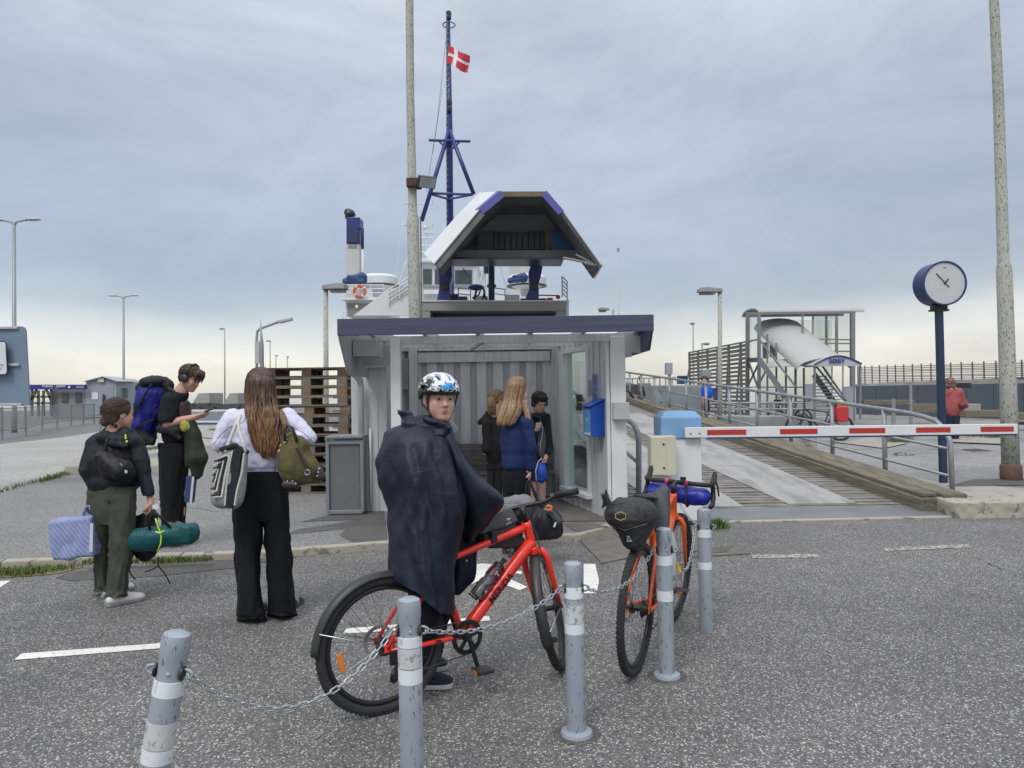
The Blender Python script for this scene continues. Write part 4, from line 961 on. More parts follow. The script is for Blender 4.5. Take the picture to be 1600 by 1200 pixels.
for i, (u0, u1) in ((1, (0.0, 1.0)), (3, (0, 1))):
    a, b = F3[i], F3[i+1]; a1 = a.lerp(Bk[i], .16 if i == 1 else .1); b1 = b.lerp(Bk[i+1], .16 if i == 1 else .1); n = (b-a).cross(a1-a).normalized(); n = n if n.dot(a-cen) > 0 else -n
    MB().prism([a+n*.004-V(0, .03, 0), b+n*.004-V(0, .03, 0), b1+n*.004, a1+n*.004], n*.02).build('corner_stripe', purp, vi)
    n2 = (b-a).cross(V(0, 1, 0)).normalized(); n2 = n2 if n2.dot(at(808, 405, Fy)-a) > 0 else -n2
    MB().prism([a-V(0, .03, 0), b-V(0, .03, 0), b-V(0, .03, 0)+n2*.22, a-V(0, .03, 0)+n2*.22], (0, .025, 0)).build('corner_stripe', purp, vi)
    
prism_at([(783, 301), (853, 301), (866, 316), (858, 316), (848, 307), (789, 307), (779, 315), (773, 315)], Fy-.02, .02, 'rust_edge', rusty, vi)
# inside: ceiling, rear bulkhead and its fittings
YI = 29.6
prism_at([(722, 372), (770, 333), (785, 331), (858, 331), (872, 338), (905, 380), (881, 404), (705, 404)], YI, .1, 'inner_bulkhead', vgrey, vi)
prism_at([(749, 345), (770, 331), (779, 317), (860, 317), (868, 330), (888, 358), (868, 336), (852, 332), (787, 332), (768, 336)], YI-.8, .3, 'frame_rib', dgrey, vi)
slab(700, 391, 912, 404, YI-1.4, .25, 'lower_beam', dgrey, vi); slab(701, 402, 881, 405, YI-1.6, 1.6, 'lower_lip', black2, vi)
slab(747, 361, 856, 393, YI-.3, .3, 'panel_backing', dgrey, vi)
for k in range(9): slab(771+k*9.2, 363, 779+k*9.2, 390-.0*k, YI-.38, .06, 'side_panel', black2, vi, .015)
for k in range(7): slab(722+k*0, 361+k*4.2, 745, 363+k*4.2, YI-.2, .05, 'vent_slat', black2, vi)
prism_at([(857, 360), (886, 361), (915, 399), (862, 396)], YI-.9, .3, 'blue_panel', fbm, vi)
prism_at([(852, 359), (858, 360), (860, 396), (852, 394)], YI-.8, .5, 'hinge_plate', rusty, vi)
MB().tube([at(880, 403, 27.2), at(941, 415, 26.7)], .05, 6).build('edge_bar', beige, vi); MB().tube([at(900, 398, 27.2), at(930, 413, 26.7)], .04, 6).build('edge_bar', galv_d, vi)
for k in range(5): MB().box(at(915+k*5, 411+k*1, 26.6), (.03, .03, .04)).build('edge_lug', beige, vi)
# flag
flg = empty('flag', at(701, 90, 37.6), 'small red flag with a white cross flying from the ferry mast', 'flag')
red = mat('flag_red', (.50, .035, .05), .7, var=.1); wht = mat('flag_white', (.70, .70, .70), .7, var=.05)
C4 = [(700, 72), (734, 87), (731, 113), (699, 99)]
def fp(u, v):
    a = at(*C4[0], 37.6).lerp(at(*C4[1], 37.6), u); b = at(*C4[3], 37.6).lerp(at(*C4[2], 37.6), u); p = a.lerp(b, v)
    return p+V(.03*math.sin(v*5), .16*math.sin(u*7+v*1.5)*u, .07*math.sin(u*6.5+.4))
us = [0, .09, .18, .27, .34, .44, .53, .64, .75, .87, 1]; vs_ = [0, .14, .28, .42, .57, .71, .85, 1]
for nm, m, cond in (('red_field', red, lambda i, j: not (i == 4 or i == 3) and j != 3), ('white_cross', wht, lambda i, j: (i in (3, 4)) or j == 3)):
    b = MB()
    for i in range(len(us)-1):
        for j in range(len(vs_)-1):
            if cond(i, j):
                n = len(b.v); q = [fp(us[i], vs_[j]), fp(us[i+1], vs_[j]), fp(us[i+1], vs_[j+1]), fp(us[i], vs_[j+1])]
                b.add(q, [(0, 1, 2, 3)])
    b.build(nm, m, flg, smooth=False)
# ================================================================ LAMP POSTS
lampg = mat('lamp_pole', (.28, .30, .32), .5, .3, var=.1); lamph = mat('lamp_head', (.40, .42, .43), .5, var=.1)
def double_lamp(px, ytop, Y, lb):
    b = V(at(px, 600, Y).x, Y, BZ); t = at(px, ytop, Y); e = empty('street_lamp', b, lb, 'street lamp', 'double armed street lamps')
    MB().tube([b, b.lerp(t, .1), t], [.12, .11, .07], 10).build('pole', lampg, e, smooth=True)
    for s in (-1, 1):
        q = MB(); q.tube([t-V(0, 0, .2), t+V(s*.12, 0, .0), t+V(s*.45, 0, .08), t+V(s*.6, 0, .08)], .045, 8); q.build('arm', lampg, e, smooth=True)
        q = MB(); q.loft([[t+V(s*x, 0, .10)+V(0, math.cos(a)*ry, math.sin(a)*(rz if math.sin(a) > 0 else rz*.5)) for a in [2*math.pi*k/12 for k in range(12)]] for x, ry, rz in ((.55, .05, .05), (.65, .13, .09), (.95, .17, .11), (1.2, .12, .07), (1.25, .04, .03))]); q.build('lamp_head', lamph, e, smooth=True)
double_lamp(22, 347, 35, 'double armed street lamp rising behind the blue grey sign panel')
double_lamp(193, 464, 61, 'double armed street lamp behind the grey kiosk')
def flat_lamp(px, ybase, ytop, Y, hx0, hx1, r, lb, zb=BZ, hz=.13, cat='street lamp', pxtop=None):
    b = at(px, ybase, Y); b.z = zb; t = at(pxtop or px, ytop, Y); e = empty('street_lamp', b, lb, cat)
    MB().tube([b, t+V(0, 0, .02)], [r, r*.8], 10).build('pole', lich if r > .055 else lampg, e, smooth=True)
    x0 = at(hx0, ytop, Y).x; x1 = at(hx1, ytop, Y).x; L_ = x1-x0; n = (x0+x1)/2 > t.x
    pr = [(0, .35), (.12, .9), (.35, 1), (.75, .8), (1, .6)] if n is False else [(0, .6), (.25, .8), (.65, 1), (.9, .9), (1, .35)]
    q = MB(); q.loft([[V(x0+L_*u, Y+sy*hz*1.1*s_, t.z+.02+(hz*.75*s_ if k_ else -hz*.25)) for sy, k_ in ((-1, 0), (1, 0), (.7, 1), (-.7, 1))] for u, s_ in pr]); q.build('lamp_head', mat('lamp_hood', (.20, .21, .21), .6, var=.2), e, bevel=.015)
    MB().box(((x0+x1)/2+(.1*L_ if n else -.1*L_), Y, t.z-hz*.3), (L_*.28, hz*.8, hz*.2)).build('diffuser', mat('lamp_glass', (.10, .10, .10), .3), e)
flat_lamp(509, 640, 452, 15, 504, 544, .06, 'grey flat headed lamp post just left of the shelter roof')
flat_lamp(1124, 640, 456, 18.5, 1089, 1128, .065, 'large flat headed lamp post in front of the slatted fence', zb=QZ, pxtop=1125)
flat_lamp(958, 600, 485, 17, 934, 952, .03, 'small lamp head above the right end of the shelter roof', hz=.07)
flat_lamp(351, 600, 514, 91, 343, 351, .09, 'slim single lamp mast right of the backpacker', hz=.15)
flat_lamp(422, 600, 533, 90, 416, 423, .08, 'distant lamp mast left of the tall pallets, tallest of three', hz=.12)
flat_lamp(431, 600, 556, 95, 429, 435, .08, 'distant lamp mast between two others above the pallet stack', hz=.1)
flat_lamp(449, 600, 558, 95, 447, 452, .08, 'distant short lamp mast directly above the pallet stack', hz=.1)
flat_lamp(1083, 600, 506, 50, 1078, 1086, .06, 'thin lamp mast left of the large flat headed lamp', hz=.1)
flat_lamp(1097, 600, 538, 42, 1096, 1109, .05, 'short lamp mast behind the end of the slatted fence', hz=.1)
e = empty('mast', V(at(966, 600, 45).x, 45, QZ), 'thin white radio mast above the right end of the shelter roof', 'mast'); b0 = e.location
MB().tube([b0, at(967, 490, 45), at(966, 372, 45)], [.07, .06, .03], 6).build('pole', wh, e); MB().lathe(at(966, 390, 45), [(.08, -.1), (.08, .1)], 6).build('fitting', lampg, e)
# bent arm lamp with cabinet and white spike
e = empty('street_lamp', V(at(401, 600, 24).x, 24, BZ), 'street lamp with a long slanting arm and grey cabinet left of the pallets', 'street lamp')
MB().tube([e.location, at(401, 530, 24), at(402, 518, 24), at(407, 513, 24), at(440, 501, 24)], .045, 8).build('pole', lampg, e, smooth=True)
q = MB(); q.span(at(436, 503, 24), at(457, 498, 24), .22, .11); q.build('lamp_head', lamph, e, bevel=.03)
slab(398, 533, 405, 568, 23.8, .2, 'cabinet', lamph, e)
e = empty('mast', V(at(409, 600, 22).x, 22, BZ), 'pointed pale mast beside the slanting lamp arm', 'mast'); MB().tube([e.location, at(409, 540, 22), at(407, 499, 22)], [.09, .06, .008], 8).build('pole', lampg, e, smooth=True)
# ================================================================ LEFT BACKGROUND
sgm = mat('sign_panel', (.155, .215, .29), .55, var=.10, scale=1.2)
sg = empty('road_sign', V(at(-20, 600, 12).x, 12, 0), 'large blue grey sign panel with tapering right edge at the left', 'sign')
MB().prism([at(x, y, 12) for x, y in ((-120, 510), (34, 510), (38, 512), (40, 516), (46, 630), (46, 634), (-120, 636))], (0, .03, 0)).build('panel', sgm, sg)
MB().span(at(-60, 505, 12.1), at(-60, 700, 12.1), .1, .1).build('post', lampg, sg)
b = V(at(-60, 600, 12.1).x, 12.1, 0); MB().span(b, b+V(0, 0, 1.5), .11, .11).build('post', lampg, sg)
for y, x1 in ((513, 27), (571, 30), (633, 34)): MB().span(at(-110, y, 11.97), at(x1, y-1, 11.97), .03, .045).build('bracket', lamph, sg, bevel=.01)
pl_ = MB().prism([at(x, y, 11.9) for x, y in ((-60, 533), (6, 533), (9.5, 536), (11.5, 582), (9, 586), (-60, 586))], (0, .02, 0)).build('edge_plate', navy, sg)
MB().prism([at(x, y, 11.88) for x, y in ((-60, 534.5), (5.5, 534.5), (8, 537), (10, 581), (8, 584.5), (-60, 584.5))], (0, .015, 0)).build('notice', wh, sg)
def mtext(*a, **k): return text(*a, **k)
mtext('Reserveret', .05, at(-6, 570, 11.87), V(1, 0, 0), V(0, 0, 1), ink, sg); mtext('afgifte', .05, at(-4, 575, 11.87), V(1, 0, 0), V(0, 0, 1), ink, sg)
hs_ = empty('kiosk', V(at(170, 600, 60).x, 60, BZ), 'small grey shed with low gable and a white notice on its door', 'kiosk')
kgrey = mat('kiosk_grey', (.30, .33, .36), .6, var=.05, scale=1); kbrown = mat('ticket_house', (.24, .225, .225), .7, var=.06, scale=1)
prism_at([(134, 652), (134, 596), (160, 590), (181, 596), (181, 652)], 60, 5, 'wall', kgrey, hs_)
MB().prism([at(181.2, 652, 60.02), at(181.2, 596, 60.02), at(207, 596.5, 61.5), at(207, 651, 61.5)], (-.05, .1, 0)).build('side_wall', kgrey, hs_)
MB().loft([[at(131, 596.5, 59.7), at(160, 589, 59.7), at(183, 596.5, 59.7), at(183, 595.3, 59.7), at(160, 587.8, 59.7), at(131, 595.3, 59.7)], [at(157, 596.5, 61.6), at(186, 590, 61.6), at(210, 597, 61.6), at(210, 595.8, 61.6), at(186, 588.9, 61.6), at(157, 595.3, 61.6)]]).build('roof', mat('kiosk_roof', (.36, .38, .41), .6), hs_)
dr = slab(138, 603, 177, 648, 59.95, .05, 'door', mat('kiosk_door', (.27, .30, .33), .6), hs_); slab(143, 613, 153, 624, 59.9, .04, 'notice', wh, dr); MB().span(at(162, 616, 59.8), at(161, 642, 59.8), .12, .12).build('handle', navy, dr)
slab(153, 591, 162, 597, 59.8, .12, 'lamp_box', cream, hs_); slab(155.5, 635, 161, 648, 59.7, .2, 'blue_box', fbm, hs_)
prism_at([(191, 606), (199, 606), (199, 622), (191, 622)], 60.4, .1, 'window', fglass, hs_)
tk_ = empty('ticket_house', V(at(90, 600, 58).x, 58, BZ), 'low brown ticket building under a long blue destination board', 'building')
slab(81, 608, 134, 653, 60, 3, 'wall', kbrown, tk_)
bd_ = slab(46, 601, 134, 608.5, 59.4, .2, 'destination_board', mat('board_blue', (.02, .035, .20), .5), tk_); slab(119, 603, 131, 606.5, 59.35, .04, 'grey_panel', vgrey, bd_)
mtext('FYNSHAV  -  BØJDEN', .20, at(84, 603.6, 59.3), V(1, 0, 0), V(0, 0, 1), wht, bd_, bold=.004); mtext('ferge          ferge', .09, at(84, 606.6, 59.3), V(1, 0, 0), V(0, 0, 1), wht, bd_)
prism_at([(107, 602.5), (109, 602.5), (109, 604.5), (110.5, 604.5), (108, 607), (105.5, 604.5), (107, 604.5)], 59.3, .03, 'arrow', wht, bd_)
for x0 in (95, 116): f = slab(x0, 613, x0+11, 628, 59.9, .08, 'window_frame', vgrey, tk_); slab(x0+1.2, 614, x0+10, 627, 59.85, .08, 'pane', fglass, f)
for a, b in (((50, 650), (50, 608)), ((57, 608), (50, 625)), ((72, 608), (80, 625)), ((80, 650), (80, 608)), ((60, 610), (60, 650)), ((68, 610), (68, 650)), ((50, 630), (80, 630)), ((50, 620), (80, 620))): MB().span(at(*a, 59.6), at(*b, 59.6), .16, .16).build('strut', mat('strut_brown', (.12, .12, .10), .8), tk_)
# mesh fence on the left
mesh_m = bpy.data.materials.new('fence_mesh'); mesh_m.use_nodes = True; t = mesh_m.node_tree; p = t.nodes['Principled BSDF']; p.inputs['Base Color'].default_value = (.30, .32, .34, 1); p.inputs['Alpha'].default_value = .28
fpx = [(-30, 690), (3, 686), (40, 681), (66, 672), (89, 669), (111, 666), (130, 664), (147, 663)]
fen = empty('mesh_fence', gp(40, 681, BZ), 'grey wire mesh fence with steel posts in front of the ticket building', 'fence')
F_ = [gp(x, y, BZ) for x, y in fpx]
for i, q in enumerate(F_):
    MB().span(q, q+V(0, 0, 1.28), .07, .07).build('post', galv_d, fen)
    if i: 
        a, b = F_[i-1], q; MB().prism([a+V(0, 0, .35), b+V(0, 0, .35), b+V(0, 0, 1.22), a+V(0, 0, 1.22)], (0, .01, 0)).build('mesh_panel', mesh_m, fen)
        for z in (.33, 1.22): MB().span(a+V(0, 0, z), b+V(0, 0, z), .035, .035).build('frame_rail', galv_d, fen)
# guard rails, concrete blocks and a far barrier between backpacker and pallets
gr_ = empty('guard_rail', V(at(350, 660, 45).x, 45, BZ), 'long grey steel guard rail with white top stripe beyond the pale lot', 'guard rail')
for y0, y1, m, Y in ((640, 643, wh, 38), (645, 649, galv_d, 38.4), (650, 657, mat('guard_slate', (.19, .22, .26), .6), 40), (657.5, 660, wh, 39.8), (660.5, 665, mat('guard_slate', (0, 0, 0)), 39.9)): slab(300, y0, 424, y1, Y, .15, 'rail', m, gr_)
for x in (318, 346, 385): slab(x, 640, x+2, 668, 40.2, .12, 'post', galv_d, gr_)
for x0, lb in ((302, 'pale concrete block with sloping side just right of the backpacker'), (351, 'pale concrete block with sloping side left of the long haired person')):
    o = MB().prism([at(x, y, 52) for x, y in ((x0, 637), (x0, 628), (x0+8, 614.5), (x0+25 if x0 < 320 else x0+21, 614), (x0+25 if x0 < 320 else x0+21, 637))], (0, 2.5, 0)).build('concrete_block', mat('block_concrete', (.34, .35, .33), .9, var=.15, scale=1), None, origin=at(x0+12, 637, 52)); tag(o, lb, 'concrete block')
o = slab(333, 616, 337.5, 637, 55, .25, 'bollard_post', galv_d, None); tag(o, 'short grey steel post standing between two concrete blocks', 'post')
rb = MB()
for k in range(70):
    c = at(random.uniform(290, 440), random.uniform(634, 640), random.uniform(44, 52)); rb.box(c, (random.uniform(.1, .6), .2, random.uniform(.05, .22)))
rb.build('quay_clutter', mat('clutter_dark', (.07, .07, .07), .9), None)['kind'] = 'stuff'
# stone slabs by the lot edge
for pts, h, lb in (([(98, 742), (112, 727), (250, 727), (262, 742)], .17, 'long low concrete slab behind the person in the dark jacket'), ([(330, 700), (345, 690), (420, 690), (425, 702)], .17, 'low concrete slab behind the striped bag'),
                   ([(296, 683), (330, 679), (380, 680), (356, 686)], .05, 'flat grass edged kerb island right of the backpacker')):
    p3 = [gp(x, y, .05) for x, y in pts]; o = MB().loft([p3, [q.lerp(sum(p3, V(0, 0, 0))/4, .05)+V(0, 0, h) for q in p3]]).build('concrete_slab', conc, None, origin=sum(p3, V(0, 0, 0))/4, bevel=.02); tag(o, lb, 'concrete slab')
# things seen between the pallets and shelter: quay railing and machinery
qy = empty('quay_railing', V(at(550, 640, 19).x, 19, 0), 'horizontal tube railing between the pallets and the shelter', 'railing')
for y in (620, 641, 667): MB().tube([at(520, y, 19), at(600, y, 19)], .04, 8).build('rail', galv, qy, smooth=True)
for x in (538, 562): MB().tube([at(x, 615, 19), V(at(x, 700, 19).x, 19, 0)], .04, 8).build('post', galv, qy, smooth=True)
# ================================================================ RIGHT BACKGROUND
slat_m = mat('fence_slat', (.15, .145, .14), .85, var=.2, scale=2, stretch=(.5, 6, 6)); post_m = mat('fence_post', (.15, .15, .15), .7)
# tall slatted fence left of the tower, running toward the viewer on its right end
a0, a1 = at(1078, 637, 36), at(1168, 640, 29); a0.z = a1.z = QZ; za, zb = at(1078, 551, 36).z, at(1168, 534, 29).z
tf = empty('slatted_fence', a0, 'tall slatted timber fence running up to the glass stair tower', 'fence')
ns = 17
for k in range(ns):
    u = (k+.5)/ns; p0 = a0.copy(); p1 = a1.copy(); p0.z = QZ+.3+(za-QZ-.35)*u; p1.z = QZ+.3+(zb-QZ-.35)*u
    MB().span(p0, p1, .03, (.095 if u < .8 else .12)+random.uniform(-.005, .02)).build('slat', slat_m, tf)
for j in range(6):
    u = j/5.5; p = a0.lerp(a1, u); zt_ = za+(zb-za)*u; MB().span(p+V(0, -.06, 0), V(p.x, p.y-.06, zt_), .09, .09).build('post', post_m, tf)
    if j: MB().span(V(p.x, p.y-.08, zt_*.95), p.lerp(a0, .11)+V(0, -.1, .2), .06, .06).build('brace', post_m, tf)
MB().span(V(a0.x, a0.y, za), V(a1.x, a1.y, zb), .08, .06).build('top_rail', post_m, tf)
MB().span(at(1077, 575, 36), V(at(1066, 605, 36).x, 36, .8), .06, .06).build('brace', post_m, tf)
# far windbreak fence on the right
a0, a1 = at(1340, 600, 44), at(1640, 600, 30); a0.z = a1.z = 1.2; za, zb = at(1340, 575, 44).z, at(1640, 565, 30).z; zlo = (at(1340, 602, 44).z, at(1640, 602, 30).z)
wfn = empty('windbreak_fence', a0, 'long fence of thin dark battens above the far blue grey wall', 'fence')
for k in range(12):
    u = k/11; p0 = V(a0.x, a0.y, zlo[0]+(za-zlo[0])*u); p1 = V(a1.x, a1.y, zlo[1]+(zb-zlo[1])*u*.97)
    mid = p0.lerp(p1, .5)+V(0, 0, random.uniform(-.03, .03)); MB().span(p0, mid, .03, .04).span(mid, p1, .03, .04).build('batten', slat_m, wfn)
for j in range(20):
    u = j/19.; u = u/(u+(1-u)*a1.y/a0.y) if False else u; p = a0.lerp(a1, u); MB().span(V(p.x, p.y-.05, QZ), V(p.x, p.y-.05, (za+(zb-za)*u)+.12), .05, .05).build('post', post_m, wfn)
bkm = mat('bank_grey', (.17, .17, .165), .9, var=.3, scale=1.5, bump=.4, bscale=4, bdist=.1)
bk = MB(); bk.prism([at(1340, 600, 43), at(1640, 588, 30.2), at(1640, 606, 29.5), at(1340, 606, 42)], (0, 1, 0)); tag(bk.build('rubble_bank', bkm, None), None, None, None, 'structure')
slw = mat('slate_wall', (.085, .105, .13), .5, var=.1, scale=.4)
a, b = at(1340, 640, 38), at(1650, 650, 28); 
ww = empty('quay_wall', V(a.x, a.y, QZ), 'long low dark slate blue wall across the right background', 'wall'); n_ = 8
for k in range(n_):
    p0, p1 = a.lerp(b, k/n_+.002), a.lerp(b, (k+1)/n_-.002); z0, z1 = (at(1340, 603, 38).z, at(1650, 598, 28).z); q0, q1 = z0+(z1-z0)*k/n_, z0+(z1-z0)*(k+1)/n_
    MB().prism([V(p0.x, p0.y, QZ), V(p1.x, p1.y, QZ), V(p1.x, p1.y, q1), V(p0.x, p0.y, q0)], (0, .2, 0)).build('panel', slw, ww)
for x0, x1, y0, y1, Y, nm, m, lb in ((1350, 1430, 625, 633, 31, 'timber_baulk', timber, 'far low timber baulk beside the stair tower'), (1424, 1468, 631, 645, 27, 'timber_baulk', timber, 'weathered timber baulk left of the clock post'), (1497, 1533, 631, 652, 24, 'concrete_block', conc, 'pale concrete block beside the person in the coral jacket'),
                                     (1508, 1575, 641, 652, 22, 'timber_baulk', timber, 'long timber baulk near the right pole'), (1586, 1640, 645, 656, 22, 'timber_baulk', timber, 'timber baulk right of the tall right pole'),
                                     (1504, 1518, 598, 606, 27.5, 'quay_winch', blk, 'small dark winch on top of the slate wall')):
    o = MB().prism([at(*q, Y) for q in rect(x0, y0, x1, y1)], (0, .5, 0)).build(nm, m, None, bevel=.02, origin=at(x0, y1, Y)); tag(o, lb, nm.replace('_', ' '))
o = MB().tube([at(1586, 661, 16), at(1640, 661, 16)], .04, 8).build('pipe_rail', blk, None); tag(o, 'black horizontal pipe at the right edge behind the tall pole', 'pipe')
for px, y0, y1, Y, lb in ((1423, 599, 643, 25, 'grey steel post left of the blue clock post'), (1396, 623, 665, 18, 'short wooden post behind the boom')):
    b0 = at(px, y1, Y); o = MB().tube([V(b0.x, Y, QZ), at(px, y0, Y)], .05, 8).build('steel_post', galv_d, None, origin=V(b0.x, Y, QZ)); tag(o, lb, 'post')
# grassy island behind the boom
isl = flat([gp(x, y, QZ+.02) for x, y in ((1300, 690), (1360, 684), (1420, 692), (1380, 700))], 'kerb_island', conc); flat([gp(x, y, QZ+.03) for x, y in ((1480, 690), (1500, 681), (1590, 681), (1580, 694))], 'kerb_island', conc)
tuft_field('grass', [(gp(1395, 692, QZ), gp(1412, 690, QZ), .12), (gp(1520, 684, QZ), gp(1578, 686, QZ), .2)], 900, .28, '')
# ---- glass stair tower
tw = empty('stair_tower', V(at(1250, 650, 30).x, 30, QZ), 'glass and steel passenger stair tower with a sloping grey covered stair', 'stair tower')
tg = mat('tower_steel', (.20, .215, .23), .5, .2, var=.08); twg = glassy('tower_glass', (.88, .91, .90), .35); cvr = mat('tower_cover', (.37, .38, .37), .55, var=.06, scale=.8)
TY = 30
def post(x, y0, y1, Y=TY, w_=.13, m=tg, nm='post'): a = at(x, y0, Y); b = at(x, y1, Y); return MB().span(V(b.x, Y, b.z), a, w_, w_).build(nm, m, tw)
for x, Y, w_ in ((1168, 30, .13), (1186, 29, .11), (1332, 30, .16), (1307, 32, .10), (1291, 32, .08), (1270, 32, .06), (1254, 29.2, .06)): post(x, 489, 662 if x < 1200 or x == 1332 else 562, Y, w_)
# arched roof
def arc_roof(pa, pb, half, rise, m, nm, thick=.05, n=10, over=0):
    pa = Vector(pa); pb = Vector(pb); d = (pb-pa).normalized(); sx = d.cross(V(0, 0, 1)).normalized(); up = sx.cross(d)
    up = up if up.z > 0 else -up; b = MB(); rs = []
    for p in (pa, pb):
        rs.append([p+sx*(half*math.cos(math.pi*k/n))+up*(rise*math.sin(math.pi*k/n)) for k in range(n+1)]+[p+sx*(half*math.cos(math.pi*k/n))+up*(rise*math.sin(math.pi*k/n)-thick) for k in range(n, -1, -1)])
    b.loft(rs); return b.build(nm, m, tw, smooth='auto')
arc_roof(at(1172, 491, 30.3), at(1334, 489, 30.9), .75, .24, cvr, 'roof')
MB().span(at(1165, 490, 29.5), at(1336, 488, 30.1), .06, .1).build('eave', tg, tw); MB().span(at(1168, 489, 31.5), at(1334, 487, 32), .06, .1).build('eave', tg, tw)
# covered stair: arched strip going down and to the right, toward the viewer
sa, sb = at(1222, 503, 30.2), at(1308, 572, 26.4)
arc_roof(at(1215, 512, 31.0), at(1288, 576, 27.0), 1.02, .42, cvr, 'stair_roof', n=14)
# lower porch with the name
pc0, pc1 = at(1272, 570, 26.6), at(1346, 569, 26.6); n = 14
front = [pc0.lerp(pc1, k/n)+V(0, 0, .30*math.sin(math.pi*k/n)) for k in range(n+1)]
pf = MB().prism(front+[pc1-V(0, 0, .06), pc0-V(0, 0, .06)], (0, .05, 0)).build('porch_front', mat('porch_grey', (.42, .44, .46), .5), tw)
MB().loft([[p+V(0, .05, .0) for p in front]+[p+V(0, .05, -.03) for p in reversed(front)], [p+V(-1.3, 1.9, 0) for p in front]+[p+V(-1.3, 1.9, -.03) for p in reversed(front)]]).build('porch_roof', cvr, tw)
MB().tube([p+V(0, -.02, .01) for p in front], .03, 6).build('porch_edge', fb, tw)
text('SØBY', .235, at(1308, 564.4, 26.55), V(1, 0, 0), V(0, 0, 1), mat('name_blue', (.02, .03, .22), .5), pf, bold=.008)
for x, Y in ((1273, 26.7), (1344, 26.7), (1243, 28.4)): post(x, 571, 655, Y, .07)
MB().span(at(1243, 571, 28.4), at(1274, 571, 26.65), .05, .06).build('eave', tg, tw)
for x, Y in ((1300, 26.75), (1317, 26.75)): post(x, 571, 650, Y, .035)
# landing platform, glazing, rails
MB().span(at(1168, 563, 30), at(1186, 562, 29), .15, .18).build('landing_beam', tg, tw); MB().span(at(1186, 530, 29), at(1168, 534, 30), .05, .06).build('rail', tg, tw)
for a, b in (((1270, 530), (1334, 531)), ((1270, 536), (1334, 537)), ((1254, 549), (1334, 549))): MB().span(at(*a, 30), at(*b, 30), .05, .06).build('rail', tg, tw)
for x0, y0, x1, y1, Y in ((1170, 492, 1184, 560, 29.6), (1270, 492, 1330, 560, 31.6), (1188, 500, 1300, 650, 31.2)): slab(x0, y0, x1, y1, Y, .03, 'glass_panel', twg, tw)
for x, y0 in ((1199, 522), (1213, 536), (1228, 552), (1243, 572), (1256, 575)): post(x, y0, 655, 28.6, .06)
for x0, y0 in ((1192, 535), (1203, 533)): slab(x0, y0, x0+9, y0+25, 31, .05, 'notice_board', mat('board_pale', (.36, .38, .38), .6), tw)
# stringers and handrails
for a, b, w_ in (((1187, 562), (1250, 652), .2), ((1187, 531), (1244, 605), .06), ((1272, 585), (1318, 650), .22), ((1275, 572), (1322, 630), .05), ((1285, 572), (1322, 625), .05)): MB().span(at(*a, 28), at(*b, 26.9), .06, w_).build('stringer', tg, tw)
for k in range(11): MB().span(at(1272, 588+k*5.2, 27.6-.06*k), at(1290+k*3, 588+k*5.2, 27.6-.06*k), .28, .04).build('step', tg, tw)
for x0, x1, y0 in ((1259, 1273, 600), (1318, 1333, 604)): slab(x0, y0, x1, 657, 27, .1, 'side_panel', kgrey, tw)
for a, b in (((1170, 600), (1186, 567)), ((1186, 600), (1196, 580)), ((1170, 566), (1184, 605))): MB().span(at(*a, 29.5), at(*b, 29.5), .06, .07).build('brace', tg, tw)
slab(1168, 604, 1262, 606, 28, .06, 'rail', tg, tw)
for x in (1186, 1222, 1260): slab(x, 604, x+2, 652, 28, .06, 'post', tg, tw)
# --- pit walls, machinery and rails beside the ramp
pv = MB()
cw = mat('pit_concrete', (.27, .27, .26), .85, col2=(.20, .22, .23), thr=(.45, .55), scale=2)
for x0, x1, y0, y1, Y, lb in ((1023, 1097, 602, 650, 22, 'large concrete wall block left of the person in the blue jacket'), (1100, 1246, 650, 668, 19.5, 'long pale concrete barrier seen through the ramp railing'), (1170, 1278, 680, 716, 15.9, 'stained concrete wall end beside the timber kerb')):
    o = MB().prism([at(*q, Y) for q in rect(x0, y0, x1, y1+12)], (0, .6, 0)).build('concrete_wall', cw if Y > 16 else conc, None, bevel=.03, origin=at(x0, y1+12, Y)); tag(o, lb, 'concrete wall')
    if Y < 16:
        for px in (1258, 1264): MB().tube([at(px, 683, 15.85), at(px+1, 708, 15.85)], .018, 6).build('pipe', galv, o)
        MB().tube([at(1252, 695, 15.85), at(1270, 693, 15.85)], .015, 6).build('pipe', galv, o)
gl = slab(1024, 618, 1096, 662, 21.9, .1, 'wall_cladding', mat('cladding', (.22, .26, .28), .6), bpy.data.objects['concrete_wall'])
# low rails seen behind
lr2 = empty('quay_railing', V(at(1180, 650, 24).x, 24, QZ), 'low double tube railing behind the ramp railing near the stair tower', 'railing')
for y in (630, 640): MB().tube([at(1100, y, 24), at(1262, y-1, 24)], .035, 6).build('rail', galv_d, lr2)
for x in (1156, 1205, 1256): MB().tube([at(x, 628, 24), V(at(x, 650, 24).x, 24, QZ)], .05, 6).build('post', galv_d, lr2)
